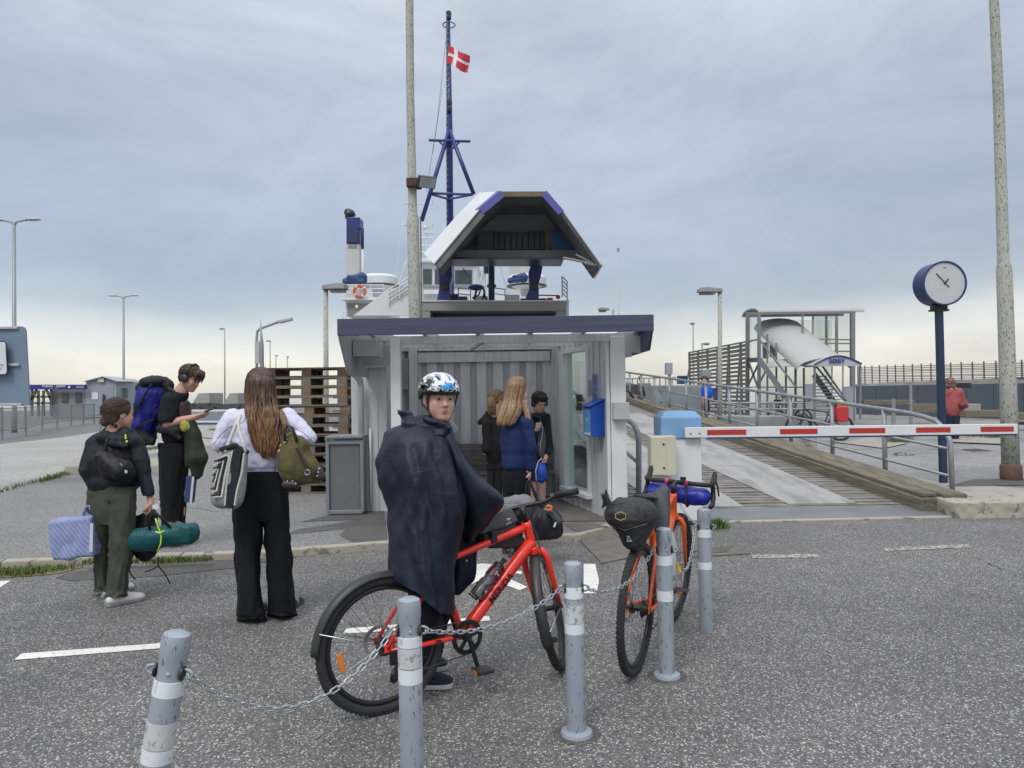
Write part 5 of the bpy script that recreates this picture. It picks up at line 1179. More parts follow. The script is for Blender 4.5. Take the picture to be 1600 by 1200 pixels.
# machinery at the link span end
mc = empty('link_span_machinery', V(at(1000, 640, 26).x, 26, .5), 'dark hydraulic machinery with hoses behind the railing near the shelter', 'machinery')
dk = mat('machine_dark', (.07, .075, .075), .7, var=.3, scale=3)
for x0, x1, y0, y1, Y, m in ((972, 1000, 600, 650, 27, dk), (1000, 1018, 598, 655, 26.5, mat('machine_grey', (.19, .19, .18), .7, var=.2, scale=2)), (985, 1010, 640, 660, 25, dk)): slab(x0, y0, x1, y1, Y, .8, 'casing', m, mc, .05)
for pts in (((1000, 590), (1004, 605), (998, 620), (1008, 650)), ((975, 605), (985, 615), (992, 625)), ((999, 588), (1006, 612), (1010, 640))): MB().tube([at(x, y, 24.6) for x, y in pts], .04, 6).build('hose', blk, mc, smooth=True)
for x in (972, 980, 988, 996, 1006, 1014, 1022, 1031, 1040, 1050): MB().span(at(x, 603, 40), at(x, 592, 40), .06, .06).build('rail_post', galv_d, mc)
MB().span(at(968, 592, 40), at(1056, 590, 40), .06, .06).build('rail', galv_d, mc)
o = MB().prism([at(*q, 30) for q in rect(1041, 567, 1051, 585)], (0, .3, 0)).build('control_cabinet', kgrey, None, origin=at(1046, 585, 30)); tag(o, 'small grey control cabinet on a thin stand above the ramp railing', 'cabinet')
MB().span(at(1046, 585, 30.1), at(1046, 612, 30.1), .1, .1).build('stand', galv_d, o)
e = empty('equipment_cabinet', V(at(1104, 650, 22).x, 22.3, QZ), 'grey equipment box on a post behind the head of the person in blue', 'cabinet'); slab(1097, 577, 1112, 590, 22.3, .25, 'casing', lampg, e, .02); MB().span(at(1098, 588, 22.5), V(at(1098, 650, 22.5).x, 22.5, QZ), .06, .06).build('post', galv_d, e)
e = slab(1112, 607, 1126, 632, 24, .4, 'blue_container', mat('container_blue', (.025, .045, .14), .6), None); tag(e, 'dark blue container behind the large lamp post', 'container')
e = slab(1062, 587, 1074, 600, 35, .6, 'blue_tarpaulin', fbm, None); tag(e, 'small blue tarpaulin bundle behind the ramp railing', 'tarpaulin')
# ================================================================ BICYCLES
rub = mat('tyre_rubber', (.028, .028, .028), .85, var=.25, scale=30, bump=.5, bscale=120); rimb = mat('rim_black', (.02, .02, .022), .35, .3); sil = mat('bright_steel', (.55, .55, .56), .3, .9)
redp = mat('bike_red', (.80, .035, .018), .33, var=.04, coat=.4); orp = mat('bike_orange', (.70, .10, .018), .35, var=.08, coat=.3)
redd = mat('frame_print', (.035, .012, .02), .4)
bagk = mat('bag_black', (.022, .023, .025), .6, var=.3, scale=5, bump=.5, bscale=22, bdist=.006); bagg = mat('bag_grey', (.075, .08, .085), .65, var=.15, scale=5, bump=.4, bscale=18, bdist=.005)
grip_m = mat('grip_rubber', (.015, .015, .016), .7, bump=.3, bscale=200)
def bike(name, label, O, hd, R, frame_m, cfg, detail=True):
    O = Vector(O); f = V(math.cos(hd), math.sin(hd), 0); l = V(-f.y, f.x, 0)
    lean = cfg.get('lean', 0); up0 = V(0, 0, 1)*math.cos(lean)+l*math.sin(lean); l = up0.cross(f); l = l if l.z*0+1 else l
    T = lambda p: O+f*p[0]+l*p[1]+up0*p[2]
    e = empty(name, O, label, 'bicycle')
    HB, HT_, BBp, ST, RA = [Vector(cfg[k]) for k in ('HB', 'HT', 'BB', 'ST', 'RA')]
    ax = (HT_-HB).normalized(); st = Matrix.Rotation(cfg['steer'], 3, ax)
    Sf = lambda p: HB+st@(Vector(p)-HB)
    TS = lambda p: T(Sf(p))
    FA = Vector(cfg['FA'])
    def wheel(c, Tf, tw, back):
        w_ = empty('wheel', T((0, 0, 0)) if False else Tf(c)); w_.parent = e; w_.location = Tf(c)-O
        N = 48
        def ringp(r, y, n=N): return [Tf((c[0]+r*math.cos(2*math.pi*k/n), y, c[2]+r*math.sin(2*math.pi*k/n))) for k in range(n)]
        def tor(r, rad_r, rad_y, m, nm, prof=10):
            b = MB(); rs = []
            for j in range(prof+1):
                a = 2*math.pi*j/prof; rs.append(ringp(r+rad_r*math.cos(a), rad_y*math.sin(a)))
            b.loft(rs, cap=False); return b.build(nm, m, w_, smooth=True)
        tor(R-tw/2, tw/2, tw/2*.95, rub, 'tyre', 12)
        tor(R-tw-.010, .013, .011, rimb, 'rim', 8)
        kb = MB()
        for k in range(84 if detail else 40):
            a = 2*math.pi*k/(84 if detail else 40)
            for y in (-tw*.36, -tw*.12, tw*.12, tw*.36):
                a2 = a+(.018 if abs(y) > tw*.2 else 0); rr = R-.002-(.006 if abs(y) > tw*.2 else 0)
                p = Tf((c[0]+rr*math.cos(a2), y, c[2]+rr*math.sin(a2))); t_ = (Tf((c[0]+rr*math.cos(a2+.01), y, c[2]+rr*math.sin(a2+.01)))-p).normalized(); ctr = Tf(c); rad = (p-ctr); 
                ay = (Tf((0, 1, 0))-Tf((0, 0, 0))).normalized(); rad = (rad-ay*rad.dot(ay)).normalized()
                kb.box(p, (.006, tw*.085, .0028), (t_, ay, rad))
        kb.build('tread_blocks', rub, w_)['kind'] = 'stuff'
        sp = MB()
        for k in range(28):
            a = 2*math.pi*k/28; y = .028 if k % 2 else -.028; a2 = a+(.5 if (k//2) % 2 else -.5)
            sp.tube([Tf((c[0]+.022*math.cos(a2), y, c[2]+.022*math.sin(a2))), Tf((c[0]+(R-tw-.015)*math.cos(a), 0, c[2]+(R-tw-.015)*math.sin(a)))], .0012, 4)
        sp.build('spokes', mat('spoke_steel', (.20, .20, .21), .4, .7), w_)
        ay = (Tf((0, 1, 0))-Tf((0, 0, 0))).normalized(); hb = MB()
        hb.lathe(Tf(c)-ay*.05, [(.009, -.02), (.009, 0), (.028, .012), (.028, .02), (.014, .03), (.014, .07), (.028, .08), (.028, .088), (.009, .1), (.009, .12)], 14, ay); hb.build('hub', rimb, w_, smooth='auto')
        MB().lathe(Tf(c)+ay*(.052 if back else .052), [(.062, 0), (.08, 0), (.08, .002), (.062, .002), (.062, 0)], 24, ay).build('brake_disc', sil, w_)
        return w_
    wr = wheel(tuple(RA), T, cfg['tw'], True); wf_ = wheel(tuple(FA), TS, cfg['tw'], False)
    fr = MB(); tb = lambda b, a, c, r, n=14: b.tube([T(Vector(a).lerp(Vector(c), k/6)) for k in range(7)], r if hasattr(r, '__len__') else [r]*7, n)
    fr = empty('frame', O); fr.parent = e; fr.location = (0, 0, 0)
    q = MB(); tb(q, HT_+ax*-.0-ax*.0, HB, [cfg['rt']*1.2]*7); q.build('head_tube', frame_m, fr, smooth=True)
    tj = Vector(cfg['TJ']); q = MB(); tb(q, HT_-ax*.028, tj, [cfg['rt']*1.02, cfg['rt'], cfg['rt']*.95, cfg['rt']*.9, cfg['rt']*.85, cfg['rt']*.8, cfg['rt']*.75]); q.build('top_tube', frame_m, fr, smooth=True)
    q = MB(); tb(q, HB+ax*.03, BBp, [cfg['rd']]*7, 18); q.build('down_tube', frame_m, fr, smooth=True)
    q = MB(); tb(q, BBp, ST, .017); q.build('seat_tube', frame_m, fr, smooth=True)
    ay = (T((0, 1, 0))-T((0, 0, 0))).normalized()
    for s in (-1, 1):
        q = MB(); q.tube([T((BBp.x-.02, s*.03, BBp.z)), T((BBp.x-.10, s*.045, BBp.z+.01)), T((RA.x+.12, s*.062, RA.z-.02)), T((RA.x+.01, s*.066, RA.z-.012))], [.014, .013, .011, .009], 10); q.build('chain_stay', frame_m, fr, smooth=True)
        sj = ST.lerp(BBp, .12); q = MB(); q.tube([T((sj.x, s*.018, sj.z)), T((sj.x-.09, s*.045, sj.z-.11)), T((RA.x+.09, s*.058, RA.z+.14)), T((RA.x, s*.066, RA.z+.01))], [.010, .010, .009, .009], 10); q.build('seat_stay', frame_m, fr, smooth=True)
        MB().box(T((RA.x, s*.067, RA.z)), (.022, .003, .020), (f, ay, up0)).build('dropout', frame_m, fr, bevel=.003)
    MB().lathe(T(BBp)-ay*.038, [(.024, 0), (.024, .076)], 18, ay).build('bottom_bracket', frame_m, fr)
    # seat post, saddle
    SP = Vector(cfg['SAD']); q = MB(); tb(q, ST-(SP-ST).normalized()*.03, SP-V(0, 0, .02), .0135); q.build('seat_post', rimb, e, smooth=True)
    sd_ = MB(); rs = []
    for x, wd, zz, th in ((-.12, .03, .015, .01), (-.11, .062, .012, .022), (-.06, .07, .0, .03), (.0, .05, -.003, .028), (.06, .026, -.002, .025), (.12, .018, -.006, .022), (.145, .01, -.012, .012)):
        rs.append([T((SP.x+x, wd*math.cos(a), SP.z+zz+th*math.sin(a)*(.6 if math.sin(a) > 0 else 1))) for a in [2*math.pi*k/14 for k in range(14)]])
    sd_.loft(rs); sd_.build('saddle', bagk, e, smooth=True)
    # fork
    fk = empty('fork', TS(HB)); fk.parent = e; fk.location = TS(HB)-O
    rf_ = cfg['rf']; crown = HB-ax*.02
    q = MB()
    q.lathe(TS(HB+ax*.002), [(rf_*1.7, -.035), (rf_*1.75, -.005), (rf_*1.5, 0)], 16, (TS(HB+ax)-TS(HB)).normalized()); q.build('crown', frame_m, fk, smooth='auto')
    for s in (-1, 1):
        yb = cfg.get('fw', .058); q = MB()
        P = [crown+V(0, s*.012, -.0), crown+V(.004, s*(yb-.012), -.012), crown+V(.012, s*(yb+.004), -.045), crown+V(.02, s*(yb+.007), -.09)]
        low = FA+V(-.004, s*(yb+.006), .012); mid = P[-1].lerp(low, .5)+V(-.008, 0, 0)
        P += [mid, low]; q.tube([TS(p) for p in P], [rf_, rf_, rf_*.95, rf_*.9, rf_*.75, rf_*.55], 12); q.build('fork_blade', frame_m, fk, smooth=True)
        MB().ball(TS(FA+V(0, s*(yb+.006), 0)), .013, 8, 6).build('dropout', rimb, fk)
    # drivetrain on the right side (y negative)
    dt = empty('drivetrain', T(BBp)); dt.parent = e; dt.location = T(BBp)-O
    yr = -.052; cr_ = cfg.get('ring', .082)
    q = MB(); q.lathe(T((BBp.x, yr, BBp.z)), [(cr_-.022, -.002), (cr_, -.002), (cr_+.003, 0), (cr_, .002), (cr_-.022, .002), (cr_-.022, -.002)], 40, ay); q.build('chainring', rimb, dt)
    for k in range(40 if detail else 0):
        a = 2*math.pi*k/40
    q = MB()
    for k in range(5):
        a = 2*math.pi*k/5+.3; q.span(T((BBp.x, yr, BBp.z)), T((BBp.x+(cr_-.012)*math.cos(a), yr, BBp.z+(cr_-.012)*math.sin(a))), .02, .004, ay)
    q.build('spider', rimb, dt)
    MB().lathe(T((BBp.x, yr+.006, BBp.z)), [(.0, -.02), (.02, -.019), (.022, 0), (0, .001)], 16, ay).build('crank_bolt', rimb, dt, smooth='auto')
    ca_ = cfg.get('crank', 0)
    for s in (-1, 1):
        a = ca_ + (0 if s < 0 else math.pi); y = -.066 if s < 0 else .066
        p0 = V(BBp.x, y, BBp.z); p1 = p0+V(math.cos(a), 0, math.sin(a))*.165; MB().span(T(p0), T(p1), .022, .012, ay).build('crank_arm', rimb, dt, bevel=.004)
        pc = p1+V(0, .05*(-1 if s < 0 else 1), 0); pdl = MB().box(T(pc), (.045, .042, .010), (f, ay, up0)).build('pedal', blk, dt, bevel=.005)
        for dx in (-.046, .046): MB().box(T(pc+V(dx, 0, 0)), (.003, .02, .006), (f, ay, up0)).build('reflector', mat('amber_reflector', (.55, .16, .02), .25, var=.2), pdl)
    q = MB(); yc = -.055
    for k in range(8): q.lathe(T((RA.x, yc+.004*k, RA.z)), [(.012, -.0008), (.026+.003*k, -.0008), (.026+.003*k, .0008), (.012, .0008), (.012, -.0008)], 26, ay)
    q.build('cassette', mat('cassette_steel', (.10, .10, .10), .4, .7), dt)
    chb = MB(); r2 = .042; chb.tube([T((RA.x, -.045, RA.z+r2)), T((BBp.x, -.054, BBp.z+cr_))], .0035, 5)
    chb.tube([T((BBp.x, -.054, BBp.z-cr_)), T((RA.x+.045, -.048, RA.z-.155)), T((RA.x+.015, -.048, RA.z-.135)), T((RA.x+.055, -.048, RA.z-.075)), T((RA.x+.045, -.046, RA.z-.02))], .0035, 5)
    chb.build('chain', mat('chain_dark', (.08, .075, .07), .5, .6), dt)
    dr_ = MB(); dr_.box(T((RA.x+.02, -.072, RA.z-.045)), (.018, .010, .035), (f, ay, up0)); dr_.span(T((RA.x+.055, -.06, RA.z-.075)), T((RA.x+.03, -.06, RA.z-.155)), .022, .02); dr_.build('derailleur', rimb, dt, bevel=.004)
    for px_, pz in ((.055, -.075), (.03, -.152)): MB().lathe(T((RA.x+px_, -.056, RA.z+pz)), [(.0, 0), (.022, 0), (.022, .005), (0, .005)], 14, ay).build('jockey_wheel', rimb, dt)
    return e, T, TS, f, ay, up0, ax, fr
ER = gp(600, 1115)*1.0; ER.z = 0
hd = math.atan2(.54, .84)
cfgR = dict(RA=(0, 0, .328), FA=(1.015, 0, .328), HB=(.868, 0, .685), HT=(.828, 0, .825), BB=(.43, 0, .295), ST=(.285, 0, .70), TJ=(.295, 0, .672), SAD=(.215, 0, .84), rt=.0205, rd=.033, rf=.019, tw=.046, steer=math.radians(50), crank=math.radians(-72), ring=.085)
rb_, T, TS, bf_, bay, bup, bax, frm = bike('bicycle', 'red bicycle ridden by the child in the navy rain poncho', ER, hd, .328, redp, cfgR)
# lettering on the down tube and stay
dn0, dn1 = T((.43, 0, .295)), T((.868, 0, .70)); dd = (dn1-dn0).normalized(); nn = -bay; upv = nn.cross(dd); upv = upv if upv.z > 0 else -upv
pos = dn0.lerp(dn1, .50)+nn*.0335+upv*.006
rgt = dd if dd.cross(upv).dot(nn) > 0 else -dd
text('MERIDA', .052, pos, rgt, upv, redd, frm, bold=.0015, shear=.15)
text('7B', .034, T((.26, -.0715, .305)), bf_, bup, redd, frm, bold=.001)
# mudguards
mg = MB(); RA = (0, .345); rr = .378
def arc(Tf, cx, cz, r, a0, a1, n, wd, th=.003, m=None, nm='mudguard', par=None):
    b = MB(); rs = []
    for k in range(n+1):
        a = math.radians(a0+(a1-a0)*k/n); pr = [(-wd, -.012), (-wd*.6, .004), (0, .008), (wd*.6, .004), (wd, -.012)]
        top = [Tf((cx+(r+z)*math.cos(a), y, cz+(r+z)*math.sin(a))) for y, z in pr]; bot = [Tf((cx+(r+z-th)*math.cos(a), y, cz+(r+z-th)*math.sin(a))) for y, z in reversed(pr)]
        rs.append(top+bot)
    b.loft(rs); return b.build(nm, m, par, smooth=True)
mgm = mat('mudguard_black', (.03, .03, .032), .45, var=.3, scale=6)
g_ = arc(T, 0, .328, .342, 60, 178, 22, .032, m=mgm, par=rb_)
for s in (-1, 1): q = MB(); q.tube([T((.01, s*.068, .328)), T((-.34*math.cos(math.radians(20)), s*.032, .328+.34*math.sin(math.radians(20))))], .003, 6); q.build('stay', sil, g_, smooth=True)
g_ = arc(TS, 1.015, .328, .342, 95, 205, 20, .03, m=mgm, par=rb_)
for s in (-1, 1): q = MB(); q.tube([TS((1.015, s*.066, .328)), TS((1.015-.34*math.cos(math.radians(10)), s*.03, .328-.34*math.sin(math.radians(10))))], .003, 6); q.build('stay', sil, g_, smooth=True)
MB().lathe(TS((1.015-.362*math.cos(math.radians(18)), -.04, .345-.362*math.sin(math.radians(18)))), [(.014, 0), (.014, .02), (0, .022)], 10, -bay).build('stay_knob', blk, g_)
# wheel reflectors, rack stay
for a, Tf, cx in ((math.radians(195), T, 0), (math.radians(30), TS, 1.015)):
    c = Tf((cx+.22*math.cos(a), -.012, .345+.22*math.sin(a))); t_ = (Tf((cx-math.sin(a), 0, math.cos(a)))-Tf((cx, 0, 0)))
    t_ = Tf((cx+.22*math.cos(a)-.045*math.sin(a), -.012, .345+.22*math.sin(a)+.045*math.cos(a)))-c
    MB().span(c-t_, c+t_, .026, .008, bay).build('spoke_reflector', mat('orange_reflector', (.75, .22, .02), .25, var=.2), rb_, bevel=.004)
# stem, bar, grips, levers
stem0 = TS(cfgR and Vector((.828, 0, .825))+bax*.0); aup = (TS(Vector(cfgR['HB'])+bax)-TS(Vector(cfgR['HB']))).normalized(); axl = Vector(cfgR['HT'])
MB().tube([TS(axl), TS(axl+bax*.085)], .017, 12).build('spacers', rimb, rb_, smooth=True)
bc_ = axl+bax*.075+V(.055, 0, .01); q = MB(); q.tube([TS(axl+bax*.07), TS(bc_)], [.018, .016], 10); q.build('stem', rimb, rb_, smooth=True)
bar = [bc_+V(-.055 if abs(y) > .2 else (-.01 if abs(y) > .08 else 0), y, .022 if abs(y) > .12 else 0) for y in (-.31, -.2, -.12, -.05, .05, .12, .2, .31)]
q = MB(); q.tube([TS(p) for p in bar], .0125, 12); hbar = q.build('handlebar', rimb, rb_, smooth=True)
for s in (0, -1):
    a, b = (bar[0], bar[0].lerp(bar[1], 1.15)) if s == 0 else (bar[-1], bar[-1].lerp(bar[-2], 1.15))
    MB().tube([TS(a), TS(b)], .0175, 12).build('grip', grip_m, hbar, smooth=True)
    c = a.lerp(b, 1.12); q = MB(); q.span(TS(c), TS(c+V(.03, 0, -.01)), .03, .03); q.tube([TS(c+V(.03, 0, -.01)), TS(a.lerp(b, .55)+V(.055, 0, -.02)), TS(a.lerp(b, .1)+V(.05, 0, -.03))], .006, 6); q.build('brake_lever', rimb, hbar)
for k, (dx, dz) in enumerate(((.09, .0), (.11, -.03))):
    q = MB(); q.tube([TS(bc_+V(0, -.12, .01)), TS(bc_+V(dx+.02, -.06, .02+dz)), TS(bc_+V(dx+.03, 0, -.08)), TS(Vector(cfgR['HB'])+V(.05, -.03, .05)), TS(Vector(cfgR['HB'])+V(-.06+.03*k, -.045, -.02))], .0028, 5); q.build('brake_cable', blk, rb_, smooth=True)
# bottle and cage
bt0 = T((.535, -.002, .44)); bdn = dd; outv = (bup*.72-bf_*.69).normalized(); outv = (outv-bdn*outv.dot(bdn)).normalized()
bo = dn0.lerp(dn1, .30)+outv*.078
bot = empty('water_bottle', bo, 'smoky grey drinking bottle with dark cap in the red bicycle frame', 'bottle')
smoke = mat('bottle_smoke', (.13, .115, .12), .25, var=.25, scale=9, coat=.3); smoke2 = mat('bottle_red', (.10, .025, .04), .3, var=.3, scale=9)
MB().lathe(bo, [(.02, 0), (.034, .004), (.037, .015), (.037, .095), (.031, .105), (.031, .118), (.0365, .128)], 20, bdn).build('body', smoke, bot, smooth='auto')
MB().lathe(bo, [(.0365, .128), (.037, .165), (.033, .185), (.030, .192)], 20, bdn).build('shoulder', smoke2, bot, smooth='auto')
MB().lathe(bo, [(.032, .190), (.032, .208), (.02, .214), (.012, .218), (.012, .236), (.015, .237), (.014, .25), (0, .251)], 18, bdn).build('cap', blk, bot, smooth='auto')
text('T', .04, bo+bdn*.155-bay*.0385, rgt, upv, wht, bot); text('2PX', .018, bo+bdn*.05-bay*.0385, upv, -rgt, wht, bot)
q = MB()
for s in (-1, 1): q.tube([bo-outv*.04+bdn*.0, bo+bay*s*.042+bdn*.03, bo+bay*s*.043+outv*.02+bdn*.07, bo+bay*s*.042-outv*.02+bdn*.11], .004, 6)
q.tube([bo+outv*.02-bdn*.004-bay*.04, bo-outv*.02-bdn*.006, bo+outv*.02-bdn*.004+bay*.04], .004, 6); q.build('bottle_cage', blk, rb_, smooth=True)
# frame bag beside the top tube, near the head
off_ = bay*.018
bgpoly = [at(757, 833, 1), at(753, 815, 1)]
def bp(px, py, o=.02):      # point of the bicycle plane under a pixel, then moved away from the viewer by o
    v = ray(px, py); n = bay; t = (O_-V(0, 0, H)).dot(n)/v.dot(n); return V(0, 0, H)+v*t+n*o
O_ = ER
fbg = empty('frame_bag', bp(790, 830), 'grey and black bag strapped over the red top tube with small white logo', 'bag')
up_ = [(752, 836), (750, 822), (757, 812), (766, 803), (786, 795), (800, 792), (812, 814), (800, 822)]
P_ = [bp(*q_, .012) for q_ in up_]; 
def pillow(P, dv, nm, m, par, inset=.82, bulge=.012):
    c = sum(P, V(0, 0, 0))/len(P); d = Vector(dv); L_ = d.length; dn_ = d/L_
    rs = [[c+(p-c)*inset-dn_*bulge for p in P], [c+(p-c)*.95-dn_*bulge*.55 for p in P], [p for p in P], [p+d for p in P], [c+(p-c)*.95+d+dn_*bulge*.5 for p in P], [c+(p-c)*inset+d+dn_*bulge for p in P]]
    o = MB().loft(rs).build(nm, m, par, smooth='auto', bevel=.006); return o
pillow(P_, bay*.11, 'upper_body', bagg, fbg); pillow([bp(*q_, .018) for q_ in ((758, 836), (808, 818), (824, 846), (822, 857), (768, 858), (760, 850))], bay*.1, 'lower_body', bagk, fbg)
MB().box(bp(763+6, 838, -.002), (.014, .026, .030), (dd*.3+bf_, bay, bup)).build('strap', bagk, fbg, bevel=.004)
lgo = bp(793, 812, -.008)
text('Y', .02, lgo, bf_, bup, wht, fbg); text('APIDURA', .009, lgo-bup*.018, bf_+bup*.25, bup, wht, fbg)
MB().tube([lgo+bf_*-.012+bup*.006, lgo+bup*.001, lgo+bf_*.013+bup*.008], .0018, 4).build('logo_wing', wht, fbg)
# crumpled dry bag rolled on top of the handlebar
hbp = TS(bc_); sculpt('handlebar_pouch', [('ell', hbp+V(-.10, .10, -.02), (.10, .08, .055), None, .03), ('ell', hbp+V(-.02, .12, .0), (.08, .07, .05), None, .03), ('ell', hbp+V(-.16, .06, -.05), (.05, .06, .05), None, .03)], .006, mat('pouch_grey', (.17, .17, .19), .55, var=.15), rb_, fold=.007, fscale=16, stretch=(1, 1, 1), seed=3)
# ---- orange gravel bicycle
OR = V(*gp(993, 1052)); OR.z = 0; FRn = gp(1053, 969); hd2 = math.atan2(FRn.y-OR.y, FRn.x-OR.x)
cfgO = dict(RA=(0, 0, .352), FA=(1.02, 0, .352), HB=(.90, 0, .72), HT=(.865, 0, .86), BB=(.43, 0, .285), ST=(.27, 0, .76), TJ=(.275, 0, .74), SAD=(.19, 0, .93), rt=.018, rd=.022, rf=.017, tw=.044, steer=math.radians(-4), crank=math.radians(10), lean=math.radians(-2.5))
ob, T2, TS2, of_, oay, oup, oax, ofr = bike('bicycle', 'orange gravel bicycle with drop handlebar parked behind the bollards', OR, hd2, .352, orp, cfgO)
axl = Vector(cfgO['HT']); MB().tube([TS2(axl), TS2(axl+oax*.06)], .017, 12).build('spacers', rimb, ob, smooth=True)
oc = axl+oax*.055+V(.08, 0, .01); MB().tube([TS2(axl+oax*.05), TS2(oc)], .016, 10).build('stem', rimb, ob, smooth=True)
for s in (-1, 1):
    P = [V(0, 0, 0), V(0, s*.16, 0), V(.015, s*.205, 0), V(.06, s*.215, -.002), V(.085, s*.218, -.03), V(.075, s*.225, -.085), V(.03, s*.232, -.125), V(-.04, s*.235, -.128)]
    q = MB(); q.tube([TS2(oc+p) for p in P], .0155, 10); dbn = q.build('drop_bar', grip_m, ob, smooth=True)
    q = MB(); q.tube([TS2(oc+p) for p in (V(.05, s*.215, 0), V(.10, s*.216, .012), V(.13, s*.215, .05), V(.135, s*.214, .075))], [.018, .019, .017, .012], 10); q.build('lever_hood', grip_m, dbn, smooth=True)
    q = MB(); q.tube([TS2(oc+p) for p in (V(.12, s*.222, .03), V(.14, s*.235, -.02), V(.12, s*.25, -.08))], .006, 6); q.build('brake_lever', rimb, dbn, smooth=True)
    MB().tube([TS2(oc+V(0, s*.052, 0)), TS2(oc+V(0, s*.075, 0))], .0185, 10).build('tape_band', mat('pink_tape', (.55, .04, .12), .5), ob, smooth=True)
MB().lathe(TS2(oc+V(-.03, -.05, .03)), [(.0, -.01), (.018, -.01), (.02, .012), (0, .014)], 12).build('bell', blk, ob)
hb2 = TS2(oc+V(.06, 0, -.085)); ry = (TS2((0, 1, 0))-TS2((0, 0, 0))).normalized()
br2 = empty('handlebar_bag', hb2, 'bright blue dry bag rolled under the drop handlebar', 'bag')
sculpt('roll', [('cap', hb2-ry*.155, hb2+ry*.155, .062, .062, .01)], .007, mat('dry_blue', (.008, .022, .30), .45, var=.15), br2, fold=.008, fscale=14, stretch=(1, 1, 1), seed=4)
for s in (-.06, .06): MB().tube([hb2+ry*s+(of_*math.cos(t)+V(0, 0, 1)*math.sin(t))*.075 for t in [2*math.pi*k/14 for k in range(14)]], .007, 6, closed=True).build('strap', bagk, br2)
# seat pack
spk = empty('seat_bag', T2((0, 0, .9)), 'large black seat pack with a gold badge behind the orange bicycle saddle', 'bag')
c0 = T2((.10, 0, .86)); c1 = T2((-.17, .03, .865))
sculpt('pack_body', [('cap', c0, T2((-.03, 0, .85)), .045, .085, .03), ('ell', T2((-.13, .01, .875)), (.145, .11, .095), Rm(ry*-1, of_, V(0, 0, 1)) if False else None, .04), ('ell', T2((-.12, .0, .79)), (.075, .09, .11), None, .05), ('cap', T2((-.07, .02, .74)), T2((.12, 0, .66)), .04, .018, .05)], .006, bagk, spk, fold=.008, fscale=13, stretch=(1, 1, 1), seed=6)
yl = -oay
q = MB()
for k in range(9):
    u = k/8.; 
q.tube([T2((-.20, .13-.0, .93)), T2((-.225, .14, .985))], .012, 6); q.build('strap_end', bagk, spk)
MB().prism([T2((-.16, .16, .90)), T2((-.16, .11, .93)), T2((-.15, .145, 1.0))], T2((0, .0, 0))-T2((.02, 0, 0))).build('roll_flap', bagk, spk)
bdg = T2((-.255, .035, .885)); vv = (bdg-V(0, 0, H)).normalized(); rr_, ff_, uu_ = frame(-vv, V(0, 0, 1))
gold = mat('badge_gold', (.50, .38, .16), .35, .6)
MB().tube([bdg-vv*.014+(-rr_*math.cos(t)*.030+uu_*math.sin(t)*.021) for t in [math.pi/6+2*math.pi*k/6 for k in range(6)]], .0028, 5, closed=True).build('badge', gold, spk)
q = MB(); q.tube([T2((-.21, .11, .93)), T2((-.24, .02, .95)), T2((-.21, -.09, .93))], .0025, 5); q.tube([T2((-.2, .12, .84)), T2((-.235, .02, .81)), T2((-.2, -.09, .85))], .0035, 5); q.tube([T2((-.2, .11, .9)), T2((-.21, .0, .76)), T2((-.2, -.09, .9))], .003, 5); q.build('elastic_cord', blk, spk)
MB().box(T2((-.20, .0, .765)), (.014, .006, .016)).build('rear_light', mat('light_lens', (.25, .25, .26), .3), ob)
# upright grey bag beside the seat post and a rack bag
gk = T2((.16, -.01, .90)); gb = empty('frame_bag', gk, 'tall dark grey bag between the saddle pack and the drop handlebar', 'bag')
P_ = [at(1020, 832, 4.25), at(1012, 790, 4.25), at(1022, 772, 4.3), at(1034, 764, 4.3), at(1043, 768, 4.3), at(1046, 800, 4.25), at(1044, 832, 4.2)]
pillow(P_, (.05, .2, .0), 'bag_body', mat('bag_slate', (.045, .05, .055), .6, var=.2, bump=.4, bscale=20, bdist=.005), gb)
bw = empty('water_bottle', T2((.5, 0, .5)), 'pale clear bottle in the orange bicycle frame with a yellow valve', 'bottle')
b0 = at(1048, 905, 4.35); b1 = at(1046, 830, 4.45); MB().tube([b0, b0.lerp(b1, .1), b0.lerp(b1, .8), b1], [.03, .036, .036, .02], 16).build('body', mat('bottle_pale', (.36, .40, .40), .3, var=.1), bw, smooth=True)
MB().tube([at(1062, 893, 4.3), at(1061, 878, 4.3)], .012, 8).build('valve', mat('valve_yellow', (.75, .55, .02), .4), bw)
# ---- distant parked bicycles
cfgD = dict(cfgO); cfgD['lean'] = 0; cfgD['crank'] = .3
darkp = mat('bike_dark', (.02, .022, .03), .4)
p0 = gp(1313, 690, QZ)
d1, T3, TS3, *_ = bike('bicycle', 'black touring bicycle with a red bag beyond the ramp railing', p0, math.radians(176), .34, darkp, dict(cfgD, tw=.04), False)
def simple_bar(T_, par, c, w_=.28):
    q = MB(); q.tube([T_(Vector(c)+V(-.06, -w_, .03)), T_(Vector(c)+V(0, -.1, .03)), T_(Vector(c)), T_(Vector(c)+V(0, .1, .03)), T_(Vector(c)+V(-.06, w_, .03))], .016, 8); q.tube([T_(Vector((.865, 0, .84))), T_(Vector(c))], .016, 8); q.build('handlebar', rimb, par, smooth=True)
simple_bar(TS3, d1, (.87, 0, 1.0))
pn = empty('pannier', T3((.02, 0, .55)), 'red bag with bright yellow roll on the far touring bicycle', 'bag')
MB().loft([[T3((x*s_, y, z)) for x, y in ((-.17, -.22), (.15, -.22), (.15, .2), (-.17, .2))] for z, s_ in ((.50, .75), (.56, .9), (.82, .95), (.89, .8))]).build('bag_body', mat('pannier_red', (.45, .03, .03), .5, var=.2, bump=.3, bscale=10, bdist=.01), pn, bevel=.03)
yq = mat('roll_yellow', (.80, .60, .01), .5)
